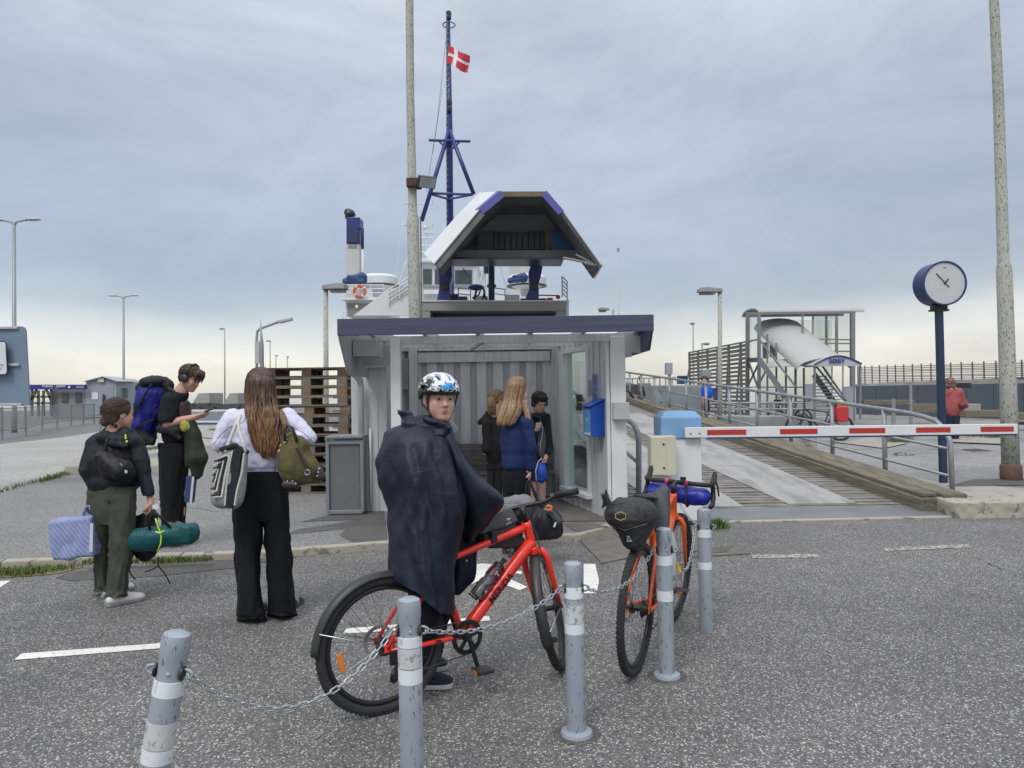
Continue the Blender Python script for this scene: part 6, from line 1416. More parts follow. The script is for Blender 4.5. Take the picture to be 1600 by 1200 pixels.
MB().tube([T3((-.26, -.1, .86)), T3((-.1, -.1, .95)), T3((.08, -.1, .96)), T3((.22, -.1, .90))], [.05, .085, .08, .04], 10).build('yellow_roll', yq, pn, smooth=True)
p0 = gp(1244, 672, QZ); d2, T4, TS4, *_ = bike('bicycle', 'dark blue bicycle standing left of the touring bicycle beyond the railing', V(p0.x+.35, p0.y+.3, QZ), math.radians(128), .34, mat('bike_navy', (.02, .03, .07), .4), dict(cfgD, tw=.04), False)
simple_bar(TS4, d2, (.87, 0, 1.05))
MB().box(TS4((.93, 0, .93)), (.1, .1, .07)).build('basket', blk, d2, bevel=.02)
# ================================================================ PEOPLE
skin = mat('skin', (.46, .26, .18), .5, col2=(.52, .30, .22), scale=22, bump=.12, bscale=500, bdist=.001); skin2 = mat('skin_pale', (.50, .265, .20), .5, col2=(.56, .35, .27), thr=(.35, .6), scale=24, bump=.12, bscale=500, bdist=.001)
t, p = nodes(skin); p.inputs['Subsurface Weight'].default_value = .08; p.inputs['Subsurface Radius'].default_value = (.01, .004, .002)
t, p = nodes(skin2); p.inputs['Subsurface Weight'].default_value = .08; p.inputs['Subsurface Radius'].default_value = (.01, .004, .002)
def fabric(name, col, rough=.85, var=.12, bump=.35, bscale=240, sheen=0, wr=12):
    m = mat(name, col, rough, var=var, scale=7, spec=.28)
    t, p = nodes(m); tc = t.nodes.new('ShaderNodeTexCoord'); n1 = t.nodes.new('ShaderNodeTexNoise'); n1.inputs['Scale'].default_value = bscale; t.links.new(tc.outputs['Object'], n1.inputs['Vector'])
    n2 = t.nodes.new('ShaderNodeTexNoise'); n2.inputs['Scale'].default_value = wr; n2.inputs['Detail'].default_value = 3; n2.inputs['Distortion'].default_value = 1.5; t.links.new(tc.outputs['Object'], n2.inputs['Vector'])
    b = t.nodes.new('ShaderNodeBump'); b.inputs['Strength'].default_value = bump; b.inputs['Distance'].default_value = .0015; t.links.new(n1.outputs['Fac'], b.inputs['Height'])
    b2 = t.nodes.new('ShaderNodeBump'); b2.inputs['Strength'].default_value = .6; b2.inputs['Distance'].default_value = .012; t.links.new(n2.outputs['Fac'], b2.inputs['Height']); t.links.new(b.outputs[0], b2.inputs['Normal'])
    t.links.new(b2.outputs[0], p.inputs['Normal']); return m
def hairmat(name, c1, c2, z0=None, z1=None):
    m = mat(name, c1, .45, col2=c2, thr=(.3, .75), scale=18, stretch=(6, 6, .6), spec=.4); 
    return m
def C(a, b, r0, r1, Y, Y1=None, k=.025):
    Y1 = Y if Y1 is None else Y1
    return ('cap', at(*a, Y), at(*b, Y1), r0*Y/FPX, r1*Y1/FPX, k)
def E(c, rx, ry, rd, Y, k=.03, R=None): return ('ell', at(*c, Y), (rx*Y/FPX, rd, ry*Y/FPX), R, k)
def Bx(c, hx, hz, hd, Y, r=.01, k=.02): return ('box', at(*c, Y), (hx*Y/FPX, hd, hz*Y/FPX), r, None, k)
def hand(w, d, n, s=1.0, side=1, curl=25, rk=.006):
    w = Vector(w); d = Vector(d).normalized(); n = Vector(n); n = (n-d*n.dot(d)).normalized(); a = d.cross(n)*side; L = []
    L.append(('cap', w-d*.01*s, w+d*.03*s, .021*s, .024*s, .01))
    for i in range(4): L.append(('cap', w+d*.02*s+a*(.012*(i-1.5))*s, w+d*.078*s+a*(.0185*(i-1.5))*s, .013*s, .0105*s, .012))
    for i, ln in enumerate((.070, .079, .073, .057)):
        b = w+d*(.080-(.004 if i in (0, 3) else 0))*s+a*(.0185*(i-1.5))*s; ang = 0; dr = d
        for j, fr in enumerate((.45, .32, .23)):
            ang += math.radians(curl*(1.0+.12*i)); dr = d*math.cos(ang)+n*math.sin(ang); e_ = b+dr*ln*fr*s
            L.append(('cap', b, e_, (.0088-.0007*j)*s, (.0082-.0008*j)*s, rk if j == 0 else .003)); b = e_
    tb = w+d*.022*s-a*.024*s; t1 = tb+(d*.6-a*.62+n*.45).normalized()*.038*s; t2 = t1+(d*.85-a*.15+n*(.35+curl/90)).normalized()*.032*s
    L.append(('cap', tb, t1, .0135*s, .0108*s, .01)); L.append(('cap', t1, t2, .0105*s, .0088*s, .004)); return L
def head_prims(c, f, u, s=1.0, ears=(1, 1), cheeks=True):
    r, f, u = frame(f, u); R = Rm(r, f, u); q = lambda x, y, z: c+(r*x+f*y+u*z)*s; L = []
    ee = lambda p, rad, k: ('ell', q(*p), tuple(v*s for v in rad), R, k)
    L.append(ee((0, -.015, .038), (.074, .094, .080), .02)); L.append(ee((0, .028, -.02), (.055, .062, .078), .04)); L.append(ee((0, .036, -.062), (.040, .046, .044), .03))
    L.append(('cap', q(-.012, .068, -.094), q(.012, .068, -.094), .019*s, .019*s, .022))
    for x in (-1, 1):
        L.append(('cap', q(x*.052, -.005, -.035), q(x*.028, .05, -.082), .018*s, .016*s, .03)); L.append(ee((x*.036, .064, -.022), (.024, .018, .02), .02))
    if cheeks:
        for x in (-1, 1): L.append(ee((x*.034, .050, -.045), (.030, .030, .034), .02))
    L.append(('cap', q(-.034, .075, .028), q(.034, .075, .028), .012*s, .012*s, .018))
    for x in (-1, 1): L.append(('-ell', q(x*.031, .098, .006), (.019*s, .020*s, .013*s), R, .012))
    for x in (-1, 1): L.append(ee((x*.031, .0745, .004), (.0145, .0125, .0125), .002))
    L.append(('cap', q(0, .080, .012), q(0, .101, -.026), .0075*s, .0115*s, .010))
    for x in (-1, 1): L.append(('cap', q(x*.010, .090, -.031), q(x*.011, .086, -.032), .0075*s, .007*s, .006))
    L.append(ee((0, .080, -.060), (.026, .013, .014), .01)); L.append(('-cap', q(-.022, .097, -.0605), q(.022, .097, -.0605), .0028*s, .0028*s, .004))
    for x, on in ((-1, ears[0]), (1, ears[1])):
        if on:
            L.append(ee((x*.076, -.008, -.002), (.009, .019, .031), .006)); L.append(('-ell', q(x*.084, -.002, 0), (.006*s, .010*s, .018*s), R, .004))
    L.append(('cap', q(0, -.028, -.06), q(0, -.045, -.16), .050*s, .054*s, .03)); return L, q, (r, f, u), R
def face_parts(q, ax, s, par, sclera=True, browc=(.12, .07, .04), closed=False):
    r, f, u = ax; wm = mat('eye_white', (.34, .32, .31), .35); im = mat('eye_iris', (.012, .013, .016), .3); bm_ = mat('brow_%d' % int(browc[0]*1000), browc, .8); lm = mat('lip', (.42, .17, .14), .45, var=.1)
    for x in (-1, 1):
        ey = MB(); ey.ball((0, 0, 0), (.0118*s, .0118*s, .0118*s), 14, 10); cen = q(x*.031, .0765, .004)
        ey.v = [cen+v for v in ey.v]; eo = ey.build('eye', wm, par, smooth=True)
        d = V(0, 0, 0)+(f*.95+r*-.05*0).normalized(); ir = MB(); ir.lathe(cen+d*.0108*s, [(.0068*s, -.001*s), (.0060*s, .0008*s), (0, .0014*s)], 14, d); ir.build('iris', im, eo)
        ub = MB(); ub.tube([q(x*.015, .0855, .0105), q(x*.024, .0895, .0135), q(x*.036, .0885, .0135), q(x*.047, .080, .008)], [.0024*s]*4, 6); ub.build('upper_lid', skin2, par, smooth=True)
        lb = MB(); lb.tube([q(x*.016, .0855, .0005), q(x*.030, .0885, -.0045), q(x*.045, .081, .000)], [.0022*s]*3, 6); lb.build('lower_lid', skin2, par, smooth=True)
        bb = MB(); bb.tube([q(x*.013, .0905, .024), q(x*.026, .0935, .0285), q(x*.040, .087, .028), q(x*.052, .075, .022)], [.0028*s, .0034*s, .003*s, .0015*s], 6); bb.build('eyebrow', bm_, par, smooth=True)
        MB().ball(q(x*.0065, .1005, -.0365), .0028*s, 8, 6).build('nostril', mat('nostril_dark', (.10, .03, .02), .8), par)
    lp_ = MB()
    lp_.tube([q(-.023, .083, -.0585), q(-.010, .0945, -.0555), q(0, .096, -.0572), q(.010, .0945, -.0555), q(.023, .083, -.0585)], [.0012*s, .0036*s, .0036*s, .0036*s, .0012*s], 8)
    lp_.tube([q(-.021, .083, -.0605), q(-.009, .0935, -.0655), q(.009, .0935, -.0655), q(.021, .083, -.0605)], [.0012*s, .0044*s, .0044*s, .0012*s], 8); lp_.build('lips', lm, par, smooth=True)
def strands(name, m, par, rows, n=260, wave=.006, rad=.0022, curl=3.0, front=-1, back=0, seed=1, depth=.02, core=True, ends=.0):
    """rows: (y, xL, xR, Y, half depth). one mesh: a core and many fine tubes running down over it"""
    rnd = random.Random(seed); b = MB()
    if core:
        rs = []
        for (y, xl, xr, Y, hd_) in rows:
            xc = (xl+xr)/2; rx_ = (xr-xl)/2*.93
            rs.append([at(xc+rx_*math.cos(a), y, Y+hd_*.85*math.sin(a)) for a in [2*math.pi*k/20 for k in range(20)]])
        b.loft(rs)
    NL = max(6, n//13); locks = [(rnd.uniform(0, 6.28), rnd.uniform(.5, 1.5), rnd.uniform(-ends, ends*.5), rnd.uniform(-.07, .07), rnd.uniform(.96, 1.07)) for _ in range(NL)]
    for i in range(n):
        li = rnd.randrange(NL); ph, wm_, cut, jit, out_ = locks[li]; a0 = math.pi*(1+(li+.5)/NL); sprd = math.pi/NL*.75; da = rnd.gauss(0, sprd); a = a0+da; st = 0 if rnd.random() < .75 else rnd.randint(0, len(rows)//3); en = len(rows)-1
        ph += rnd.uniform(-.4, .4); wv = wave*wm_; pts = []; cut += rnd.uniform(-1.5, 1.5)*(1 if ends else 0)
        tot = rows[-1][0]-rows[0][0]
        for j in range(st, en+1):
            y, xl, xr, Y, hd_ = rows[j]; u = (y-rows[0][0])/tot; xc = (xl+xr)/2; rx_ = (xr-xl)/2; aa = a0+da*(1-.55*u)+jit*u*3; ro = 1+(out_-1)*u-abs(da)/sprd*.03*u
            p = at(xc+rx_*math.cos(aa)*ro, y+cut*u*u, Y+hd_*math.sin(aa)*ro); p = p+V(math.sin(ph+u*curl*6.28)*wv*u, math.cos(ph+u*curl*6.28)*wv*u, 0); pts.append(p)
        # resample smooth
        P = []
        for j in range(len(pts)-1):
            for k in range(3): P.append(pts[j].lerp(pts[j+1], k/3))
        P.append(pts[-1]); L_ = len(P); b.tube(P, [rad*(1-.75*(k/L_)**2) for k in range(L_)], 4)
    return b.build(name, m, par, smooth=True)
def scalp(m, par, q, gen, n=240, rad=.0022, seed=3, c=(0, -.02, .035), r_=(.088, .108, .096), nm='hair_strands', tw=.05):
    rnd = random.Random(seed); b = MB()
    for i in range(n):
        a, e_, ext = gen(rnd); a = Vector(a).normalized(); e_ = Vector(e_).normalized(); om = max(.05, a.angle(e_)); P = []; lift = rnd.uniform(.99, 1.06); tw_ = V(rnd.gauss(0, tw), rnd.gauss(0, tw), rnd.gauss(0, tw))
        for k in range(8):
            t_ = k/7*ext; d = a*(math.sin((1-t_)*om)/math.sin(om))+e_*(math.sin(t_*om)/math.sin(om))+tw_*math.sin(t_*3.1); d.normalize()
            P.append(q(c[0]+d.x*r_[0]*lift, c[1]+d.y*r_[1]*lift, c[2]+d.z*r_[2]*lift))
        b.tube(P, [rad*(1-.7*(k/7)**3) for k in range(8)], 4)
    return b.build(nm, m, par, smooth=True)
def g_tied(end):
    def g(rnd):
        ph = rnd.uniform(-math.pi, math.pi); fr = math.cos(ph); z = .62 if fr > .5 else (.62-(.5-fr)*.75); return (math.sin(ph)*.95, fr*.95, z+rnd.uniform(-.03, .08)+(.7*rnd.random() if rnd.random() < .6 else 0)), (end[0]+rnd.gauss(0, .08), end[1], end[2]+rnd.gauss(0, .08)), rnd.uniform(.9, 1.02)
    return g
def g_short(front=.35, back=-.75):
    def g(rnd):
        ph = rnd.uniform(-math.pi, math.pi); fr = math.cos(ph); z = back+(front-back)*(.5+.5*fr)**1.2; st = (rnd.gauss(0, .35), rnd.gauss(-.25, .35), 1); return st, (math.sin(ph), fr, z+rnd.uniform(-.15, .35)), rnd.uniform(.8, 1.12)
    return g
def shoe(par, heel, toe, m, sole, w_=.045, h=.07, nm='shoe'):
    heel = Vector(heel); toe = Vector(toe); d = (toe-heel).normalized(); s_ = d.cross(V(0, 0, 1)); up = V(0, 0, 1); L_ = (toe-heel).length
    prof = [(0, .55, .75), (.06, .8, 1.0), (.25, .85, 1.05), (.42, .85, .95), (.6, 1.0, .72), (.8, 1.02, .52), (.93, .85, .42), (1.0, .4, .25)]
    b = MB(); rs = []
    for t_, ws, hs__ in prof:
        c = heel+d*L_*t_; rs.append([c+s_*(w_*ws*math.cos(a))+up*(.022+max(0, math.sin(a))*h*hs__*.92+min(0, math.sin(a))*.004) for a in [2*math.pi*k/14 for k in range(14)]])
    b.loft(rs); o = b.build(nm, m, par, smooth=True)
    b = MB(); rs = []
    for t_, ws, hs__ in prof:
        c = heel+d*(L_*1.03*t_-.004); z1 = .026+(.012 if t_ < .1 else 0)
        rs.append([c+s_*(w_*1.08*ws)*sx+up*z for sx, z in ((-1, .002), (1, .002), (1.02, z1), (-1.02, z1))])
    b.loft(rs); b.build('sole', sole, o, bevel=.004)
    return o
dkn = mat('sole_white', (.55, .55, .52), .6); dks = mat('sole_dark', (.05, .05, .05), .7)
def drape(name, rows, m, par, n=96, fold=None, hem=None, thick=.004, cap=False, sub=4, sq=1.0):
    """cloth hung on rings: rows (y px, xL, xR, Y, half depth), interpolated finely, folded by fold(x,y,phi,u)->metres"""
    R2 = []
    for i in range(len(rows)-1):
        for k in range(sub):
            t_ = k/sub; a, b = rows[i], rows[i+1]
            p0 = rows[max(i-1, 0)]; p3 = rows[min(i+2, len(rows)-1)]
            R2.append(tuple(.5*((2*a[j])+(-p0[j]+b[j])*t_+(2*p0[j]-5*a[j]+4*b[j]-p3[j])*t_*t_+(-p0[j]+3*a[j]-3*b[j]+p3[j])*t_**3) for j in range(5)))
    R2.append(rows[-1]); b = MB(); rings = []
    N_ = len(R2)
    for i, (y, xl, xr, Y, hd_) in enumerate(R2):
        xc = (xl+xr)/2; rx_ = (xr-xl)/2; ring = []
        for k in range(n):
            a = 2*math.pi*k/n; ca, sa = math.cos(a), math.sin(a)
            if sq != 1: ca = math.copysign(abs(ca)**sq, ca); sa = math.copysign(abs(sa)**sq, sa)
            x = xc+rx_*ca; yy = y
            if hem: yy = hem(x, y, i/(N_-1))
            p_ = at(x, yy, Y+hd_*sa)
            if fold:
                nrm = V(ca*hd_, sa*rx_*Y/FPX, 0); nrm.normalize(); p_ = p_+nrm*fold(x, yy, a, i/(N_-1))
            ring.append(p_)
        rings.append(ring)
    b.loft(rings, cap=cap); o = b.build(name, m, par, smooth=True)
    return o
tri = lambda t_: 1-4*abs((t_ % 1)-.5)          # -1..1 triangle wave
def nz(x, y, z=0, s=1): return noise.noise(Vector((x*s, y*s, z*s)))
# ---------------------------------------------------------------- A: the child in the poncho
pon = fabric('poncho_navy', (.011, .017, .034), .52, var=.10, bump=.1, bscale=300, wr=9); 
hA = at(686, 624, 3.72); root = empty('person', V(-.42, 3.75, 0), 'child in a navy rain poncho and patterned bicycle helmet astride the red bicycle', 'person')
fA = V(.42, -.90, -.03); L, q, axA, RA_ = head_prims(hA, fA, V(.03, 0, 1), .95)
sh_c = at(668, 700, 3.76)
body = L+[('cap', hA+V(-.02, .04, -.14), sh_c, .05, .07, .04), ('cap', sh_c, at(650, 860, 3.72), .12, .13, .06), ('cap', at(640, 715, 3.66), at(700, 715, 3.84), .06, .06, .05),
          ('cap', at(655, 720, 3.62), at(672, 775, 3.58), .045, .04, .03), ('cap', at(672, 775, 3.60), at(735, 792, 3.75), .038, .026, .02),
          ('cap', at(700, 715, 3.86), at(740, 770, 3.95), .045, .04, .03), ('cap', at(740, 770, 3.9), at(762, 785, 3.90), .036, .026, .02),
          ('cap', at(655, 880, 3.68), at(664, 960, 3.68), .05, .045, .03), ('cap', at(664, 960, 3.68), at(664, 1055, 3.74), .055, .036, .03),
          ('cap', at(665, 880, 3.84), at(680, 950, 3.92), .075, .06, .03), ('cap', at(680, 950, 3.92), at(672, 1035, 3.99), .05, .036, .03)]
body += hand(at(735, 792, 3.75), V(.85, .25, -.25), V(0, 0, -1), .8, 1, 60) + hand(at(762, 785, 3.90), V(.85, .1, -.3), V(0, 0, -1), .85, -1, 45)
sculpt('body', body, .0045, skin2, root)
face_parts(q, axA, .95, root)
# hair under the helmet
sculpt('hair', [('ell', q(0, -.022, .03), (.081, .098, .078), RA_, .02), ('ell', q(.062, .012, .01), (.014, .018, .034), RA_, .01), ('ell', q(-.062, .012, .01), (.014, .018, .034), RA_, .01), ('ell', q(0, -.08, -.02), (.06, .02, .04), RA_, .02), ('-ell', q(0, .10, -.03), (.068, .085, .085), RA_, .02), ('-ell', q(.08, -.01, -.02), (.02, .024, .04), RA_, .01), ('-ell', q(-.08, -.01, -.02), (.02, .024, .04), RA_, .01)], .004, hairmat('hair_auburn', (.10, .05, .025), (.20, .11, .06)), root, fold=.003, fscale=60)
# helmet
hm_ = empty('helmet', q(0, 0, .05)); hm_.parent = root; hm_.location = q(0, 0, .05)-org(root)
hp = [('ell', q(0, -.012, .045), (.104, .134, .096), RA_, .01), ('cap', q(-.05, .098, .055), q(.05, .098, .055), .02, .02, .03), ('-ell', q(0, -.015, .02), (.082, .104, .095), RA_, .01)]
rA, fA_, uA = axA
hp += [('cut', q(0, 0, .022), tuple(-uA-fA_*-.16), .008)]
for x in (-1, 1):
    hp += [('-ell', q(x*.030, .07, .128), (.012, .050, .032), RA_, .006), ('-ell', q(x*.070, .045, .108), (.013, .044, .026), RA_, .006), ('-ell', q(x*.030, -.06, .13), (.012, .04, .03), RA_, .006),
           ('-ell', q(x*.085, -.05, .092), (.016, .035, .018), RA_, .006), ('-ell', q(x*.092, .035, .062), (.016, .034, .012), RA_, .005)]
hp += [('-ell', q(0, .01, .148), (.011, .05, .02), RA_, .006)]
hmat = bpy.data.materials.new('helmet_print'); hmat.use_nodes = True; t, p = nodes(hmat); p.inputs['Roughness'].default_value = .25
geo = t.nodes.new('ShaderNodeNewGeometry'); vm = t.nodes.new('ShaderNodeVectorMath'); vm.operation = 'SUBTRACT'; t.links.new(geo.outputs['Position'], vm.inputs[0]); vm.inputs[1].default_value = tuple(q(0, 0, .045))
def dotn(v):
    d_ = t.nodes.new('ShaderNodeVectorMath'); d_.operation = 'DOT_PRODUCT'; t.links.new(vm.outputs[0], d_.inputs[0]); d_.inputs[1].default_value = tuple(v); return d_.outputs['Value']
hu, hf, hr_ = dotn(uA), dotn(fA_), dotn(rA)
def hmth(op, a, b=0, c=None):
    m_ = t.nodes.new('ShaderNodeMath'); m_.operation = op
    for i, x in enumerate((a, b, c)):
        if x is None: continue
        if hasattr(x, 'links'): t.links.new(x, m_.inputs[i])
        else: m_.inputs[i].default_value = x
    return m_.outputs[0]
nzn = t.nodes.new('ShaderNodeTexNoise'); nzn.inputs['Scale'].default_value = 34; nzn.inputs['Detail'].default_value = .5; nzn.inputs['Distortion'].default_value = .9; t.links.new(vm.outputs[0], nzn.inputs['Vector'])
line = hmth('LESS_THAN', hmth('ABSOLUTE', hmth('SUBTRACT', nzn.outputs['Fac'], .5)), .045)
edge = hmth('ADD', hu, hmth('MULTIPLY', hf, .28)); edge = hmth('ADD', edge, hmth('MULTIPLY', hmth('SUBTRACT', nzn.outputs['Fac'], .5), .10))
white_top = hmth('GREATER_THAN', edge, .062); band = hmth('GREATER_THAN', hmth('ADD', hu, hmth('MULTIPLY', hf, .12)), .012)
wmask = hmth('MAXIMUM', white_top, hmth('MULTIPLY', line, band))
hr_ = hmth('ADD', hr_, hmth('MULTIPLY', hmth('SUBTRACT', nzn.outputs['Fac'], .5), .11))
blu = hmth('MULTIPLY', hmth('GREATER_THAN', hf, .108), hmth('MULTIPLY', hmth('LESS_THAN', hmth('ABSOLUTE', hmth('SUBTRACT', hr_, -.005)), .024), hmth('LESS_THAN', hmth('ABSOLUTE', hmth('SUBTRACT', hu, .025)), .017)))
mxa = t.nodes.new('ShaderNodeMixRGB'); t.links.new(wmask, mxa.inputs[0]); mxa.inputs[1].default_value = (.018, .018, .02, 1); mxa.inputs[2].default_value = (.62, .66, .70, 1)
mxb = t.nodes.new('ShaderNodeMixRGB'); t.links.new(blu, mxb.inputs[0]); t.links.new(mxa.outputs[0], mxb.inputs[1]); mxb.inputs[2].default_value = (.03, .25, .60, 1); t.links.new(mxb.outputs[0], p.inputs['Base Color'])
sculpt('shell', hp, .0032, hmat, hm_)
sculpt('liner', [('ell', q(0, -.013, .043), (.092, .120, .083), RA_, .01), ('-ell', q(0, -.015, .02), (.078, .10, .09), RA_, .01), ('cut', q(0, 0, .024), tuple(-uA), .004)], .006, blk, hm_)
MB().tube([q(x, y, z) for x, y, z in ((.082, -.075, .02), (.078, -.09, .0), (0, -.112, -.01), (-.078, -.09, .0), (-.082, -.075, .02))], .007, 6).build('rear_cradle', blk, hm_, smooth=True)
for x in (-1, 1):
    st_ = MB()
    for dz in (0,): st_.tube([q(x*.090, .045, .035), q(x*.079, .040, -.01), q(x*.068, .035, -.06), q(x*.045, .045, -.10), q(x*.012, .058, -.119)], [.0055]*5, 8)
    st_.tube([q(x*.088, -.045, .03), q(x*.084, -.03, -.03), q(x*.069, .030, -.055)], .0045, 6); st_.build('strap', blk, hm_, smooth=True)
MB().box(q(.025, .062, -.122), (.022, .006, .009), axA).build('buckle', blk, hm_, bevel=.003)
MB().tube([q(.03, .064, -.12), q(.075, .07, -.145), q(.085, .07, -.165)], [.009, .008, .004], 6).build('strap_end', blk, hm_, smooth=True)
MB().tube([q(.0, .02, -.15), q(.025, .055, -.19), q(.03, .055, -.24)], .002, 5).build('hood_cord', blk, root)
# jersey at the neck
sculpt('collar', [('cap', q(0, -.03, -.105), q(0, -.05, -.17), .060, .075, .03), ('cap', q(-.08, -.06, -.17), q(.08, -.06, -.17), .05, .05, .04)], .005, fabric('collar_grey', (.22, .23, .25)), root, fold=.004, fscale=20)
pr_ = empty('poncho', V(-.4, 3.7, 1)); pr_.parent = root; pr_.location = V(-.4, 3.7, 1)-org(root)
CRS = [([(640, 690), (652, 740), (668, 800), (676, 870), (684, 930)], 8, .030), ([(668, 684), (688, 740), (700, 800), (700, 880)], 6, .026), ([(600, 720), (622, 780), (630, 860), (646, 930)], 9, .022), ([(655, 700), (640, 770), (650, 850)], 5, .014),
       ([(700, 672), (714, 730), (724, 800)], 5, .02), ([(612, 700), (606, 760), (616, 840), (622, 900)], 6, .014), ([(676, 760), (664, 830), (668, 900), (690, 950)], 5, .014), ([(630, 800), (660, 850), (672, 930)], 4, .010)]
def crease(x, y):
    s_ = 0
    for P, w_, A_ in CRS:
        if y < P[0][1]-10 or y > P[-1][1]+25: continue
        for (x0, y0), (x1, y1) in zip(P[:-1], P[1:]):
            if y0 <= y <= y1 or (y < P[0][1] and y0 == P[0][1]) or (y > P[-1][1] and y1 == P[-1][1]):
                xx = x0+(x1-x0)*(y-y0)/(y1-y0)+4*noise.noise(Vector((y*.03, x0*.1, 2))); d_ = (x-xx)/w_; f_ = min(1, max(0, (y-P[0][1]+10)/45.))
                d_ *= .62; s_ += .5*A_*f_*(math.exp(-(d_+.7)**2)-math.exp(-((d_-.25)*2.0)**2)); break
    return s_
def fold_main(x, y, a, u):
    dx, dy = x-688, y-640; r_ = math.hypot(dx, dy); th = math.atan2(dx, dy); side = 1 if math.sin(a) < 0 else -1
    w_ = nz(th*2+side*3, r_*.008, 1.7); w2 = nz(th*5+side, r_*.012, 7.1)
    f1 = tri(th*2.1+.25+w_*.55); f2 = tri(th*5.3+w2*.8+side*.3)
    big = -.075*max(0, 1-abs(th+.30+.10*w_)/.10)*min(1, r_/120) if side > 0 else 0
    xf = noise.noise(Vector((x*.022, y*.022, 3)))+.5*noise.noise(Vector((x*.055, y*.05, 9)))
    crin = abs(noise.noise(Vector((x*.030+y*.012, y*.030-x*.01, 5))))
    g = min(1, r_/170)
    f3 = 1-abs(f1)**.6
    front = 1 if side > 0 else .3
    return -.010*g+(.012*f1-.006*f3+.002*f2)*g + .007*xf*min(1, r_/80) - .004*crin*g + crease(x, y)*front
rowsA = [(648, 652, 694, 3.76, .06), (660, 636, 703, 3.75, .10), (672, 606, 708, 3.73, .14), (688, 594, 713, 3.71, .17), (715, 587, 722, 3.70, .195), (749, 589, 735, 3.69, .21), (775, 596, 738, 3.69, .215), (802, 603, 733, 3.69, .225),
         (831, 608, 722, 3.69, .24), (865, 611, 711, 3.68, .25), (895, 607, 712, 3.68, .26), (905, 606, 713, 3.68, .265)]
def hemA(x, y, u):
    if u < .72: return y
    k = (u-.72)/.28; target = 898+62*min(1, max(0, (x-606)/86.)); return y+(target-905)*k
drape('poncho_body', rowsA, pon, pr_, n=150, fold=fold_main, hem=hemA, sub=6)
# arm side of the poncho reaching to the handlebar
def fold_arm(x, y, a, u):
    th = math.atan2(x-690, y-650); r_ = math.hypot(x-690, y-650); w_ = nz(th*2.2, r_*.01, 4.4); side = 1 if math.sin(a) < 0 else -1
    return (.016*tri(th*3.4+w_*.5+.1*side)*.9+.004*noise.noise(Vector((x*.03, y*.03, 2)))-.006*abs(noise.noise(Vector((x*.034+y*.02, y*.02, 8)))))*min(1, r_/60)
rowsB = [(656, 684, 700, 3.72, .04), (672, 688, 706, 3.70, .08), (690, 691, 712, 3.70, .12), (724, 697, 733, 3.72, .16), (748, 702, 757, 3.74, .17), (768, 707, 779, 3.76, .17), (782, 711, 787, 3.78, .165), (798, 716, 783, 3.80, .15), (815, 720, 765, 3.82, .13), (835, 724, 748, 3.84, .10), (848, 728, 740, 3.86, .05)]
drape('poncho_sleeve', rowsB, pon, pr_, n=110, fold=fold_arm, sub=6)
# the far panel hanging behind the top tube
def fold_far(x, y, a, u): return .012*tri(x*.03+.4*nz(x*.02, y*.01, 3))+.01*noise.noise(Vector((x*.03, y*.03, 12)))
drape('poncho_far_panel', [(800, 700, 765, 3.93, .06), (830, 699, 747, 3.93, .06), (865, 698, 744, 3.92, .06), (895, 699, 744, 3.91, .05), (912, 700, 739, 3.90, .04), (930, 701, 716, 3.89, .02)], pon, pr_, n=70, fold=fold_far, sub=5)
MB().lathe(at(729, 876, 3.845), [(.006, 0), (.006, .004), (0, .005)], 10, V(0, -1, 0)).build('snap_button', sil, pr_)
# hood gathered behind the neck: an open folded bowl
hood = [C((623, 642), (640, 658), 2.0, 12, 3.72, 3.72, .02), C((627, 643), (664, 649), 2.5, 5, 3.70, 3.66, .02), C((642, 668), (697, 672), 17, 7, 3.68, 3.62, .03), C((648, 682), (688, 680), 12, 7, 3.64, 3.60, .02), C((664, 652), (703, 668), 5, 4.5, 3.62, 3.59, .02), C((640, 658), (690, 662), 10, 7, 3.80, 3.84, .03), ('-ell', at(672, 642, 3.72), (.09, .09, .05), None, .02)]
sculpt('poncho_hood', hood, .0045, pon, pr_, fold=.009, fscale=13, stretch=(.8, .8, 1.6), seed=11)
jeans = fabric('trousers_dark', (.012, .014, .024), .85)
sculpt('trousers', [('cap', at(655, 875, 3.68), at(662, 960, 3.67), .07, .07, .04), ('cap', at(662, 960, 3.67), at(662, 1052, 3.74), .075, .055, .03), ('cap', at(668, 875, 3.88), at(683, 950, 3.94), .10, .08, .04), ('cap', at(683, 950, 3.94), at(672, 1028, 3.99), .07, .05, .03)], .007, jeans, root, fold=.008, fscale=12)
nsh = mat('shoe_navy', (.012, .016, .04), .8, var=.2, scale=20, bump=.3, bscale=200)
g1 = gp(655, 1079); g2 = gp(708, 1077); shoe(root, V(g1.x-.03, g1.y+.03, 0), V(g2.x-.005, g2.y+.04, 0), nsh, dkn, .045, .085)
g1 = gp(650, 1050); g2 = gp(698, 1046); shoe(root, V(g1.x-.03, g1.y, 0), V(g2.x, g2.y+.02, 0), nsh, dkn, .045, .085)
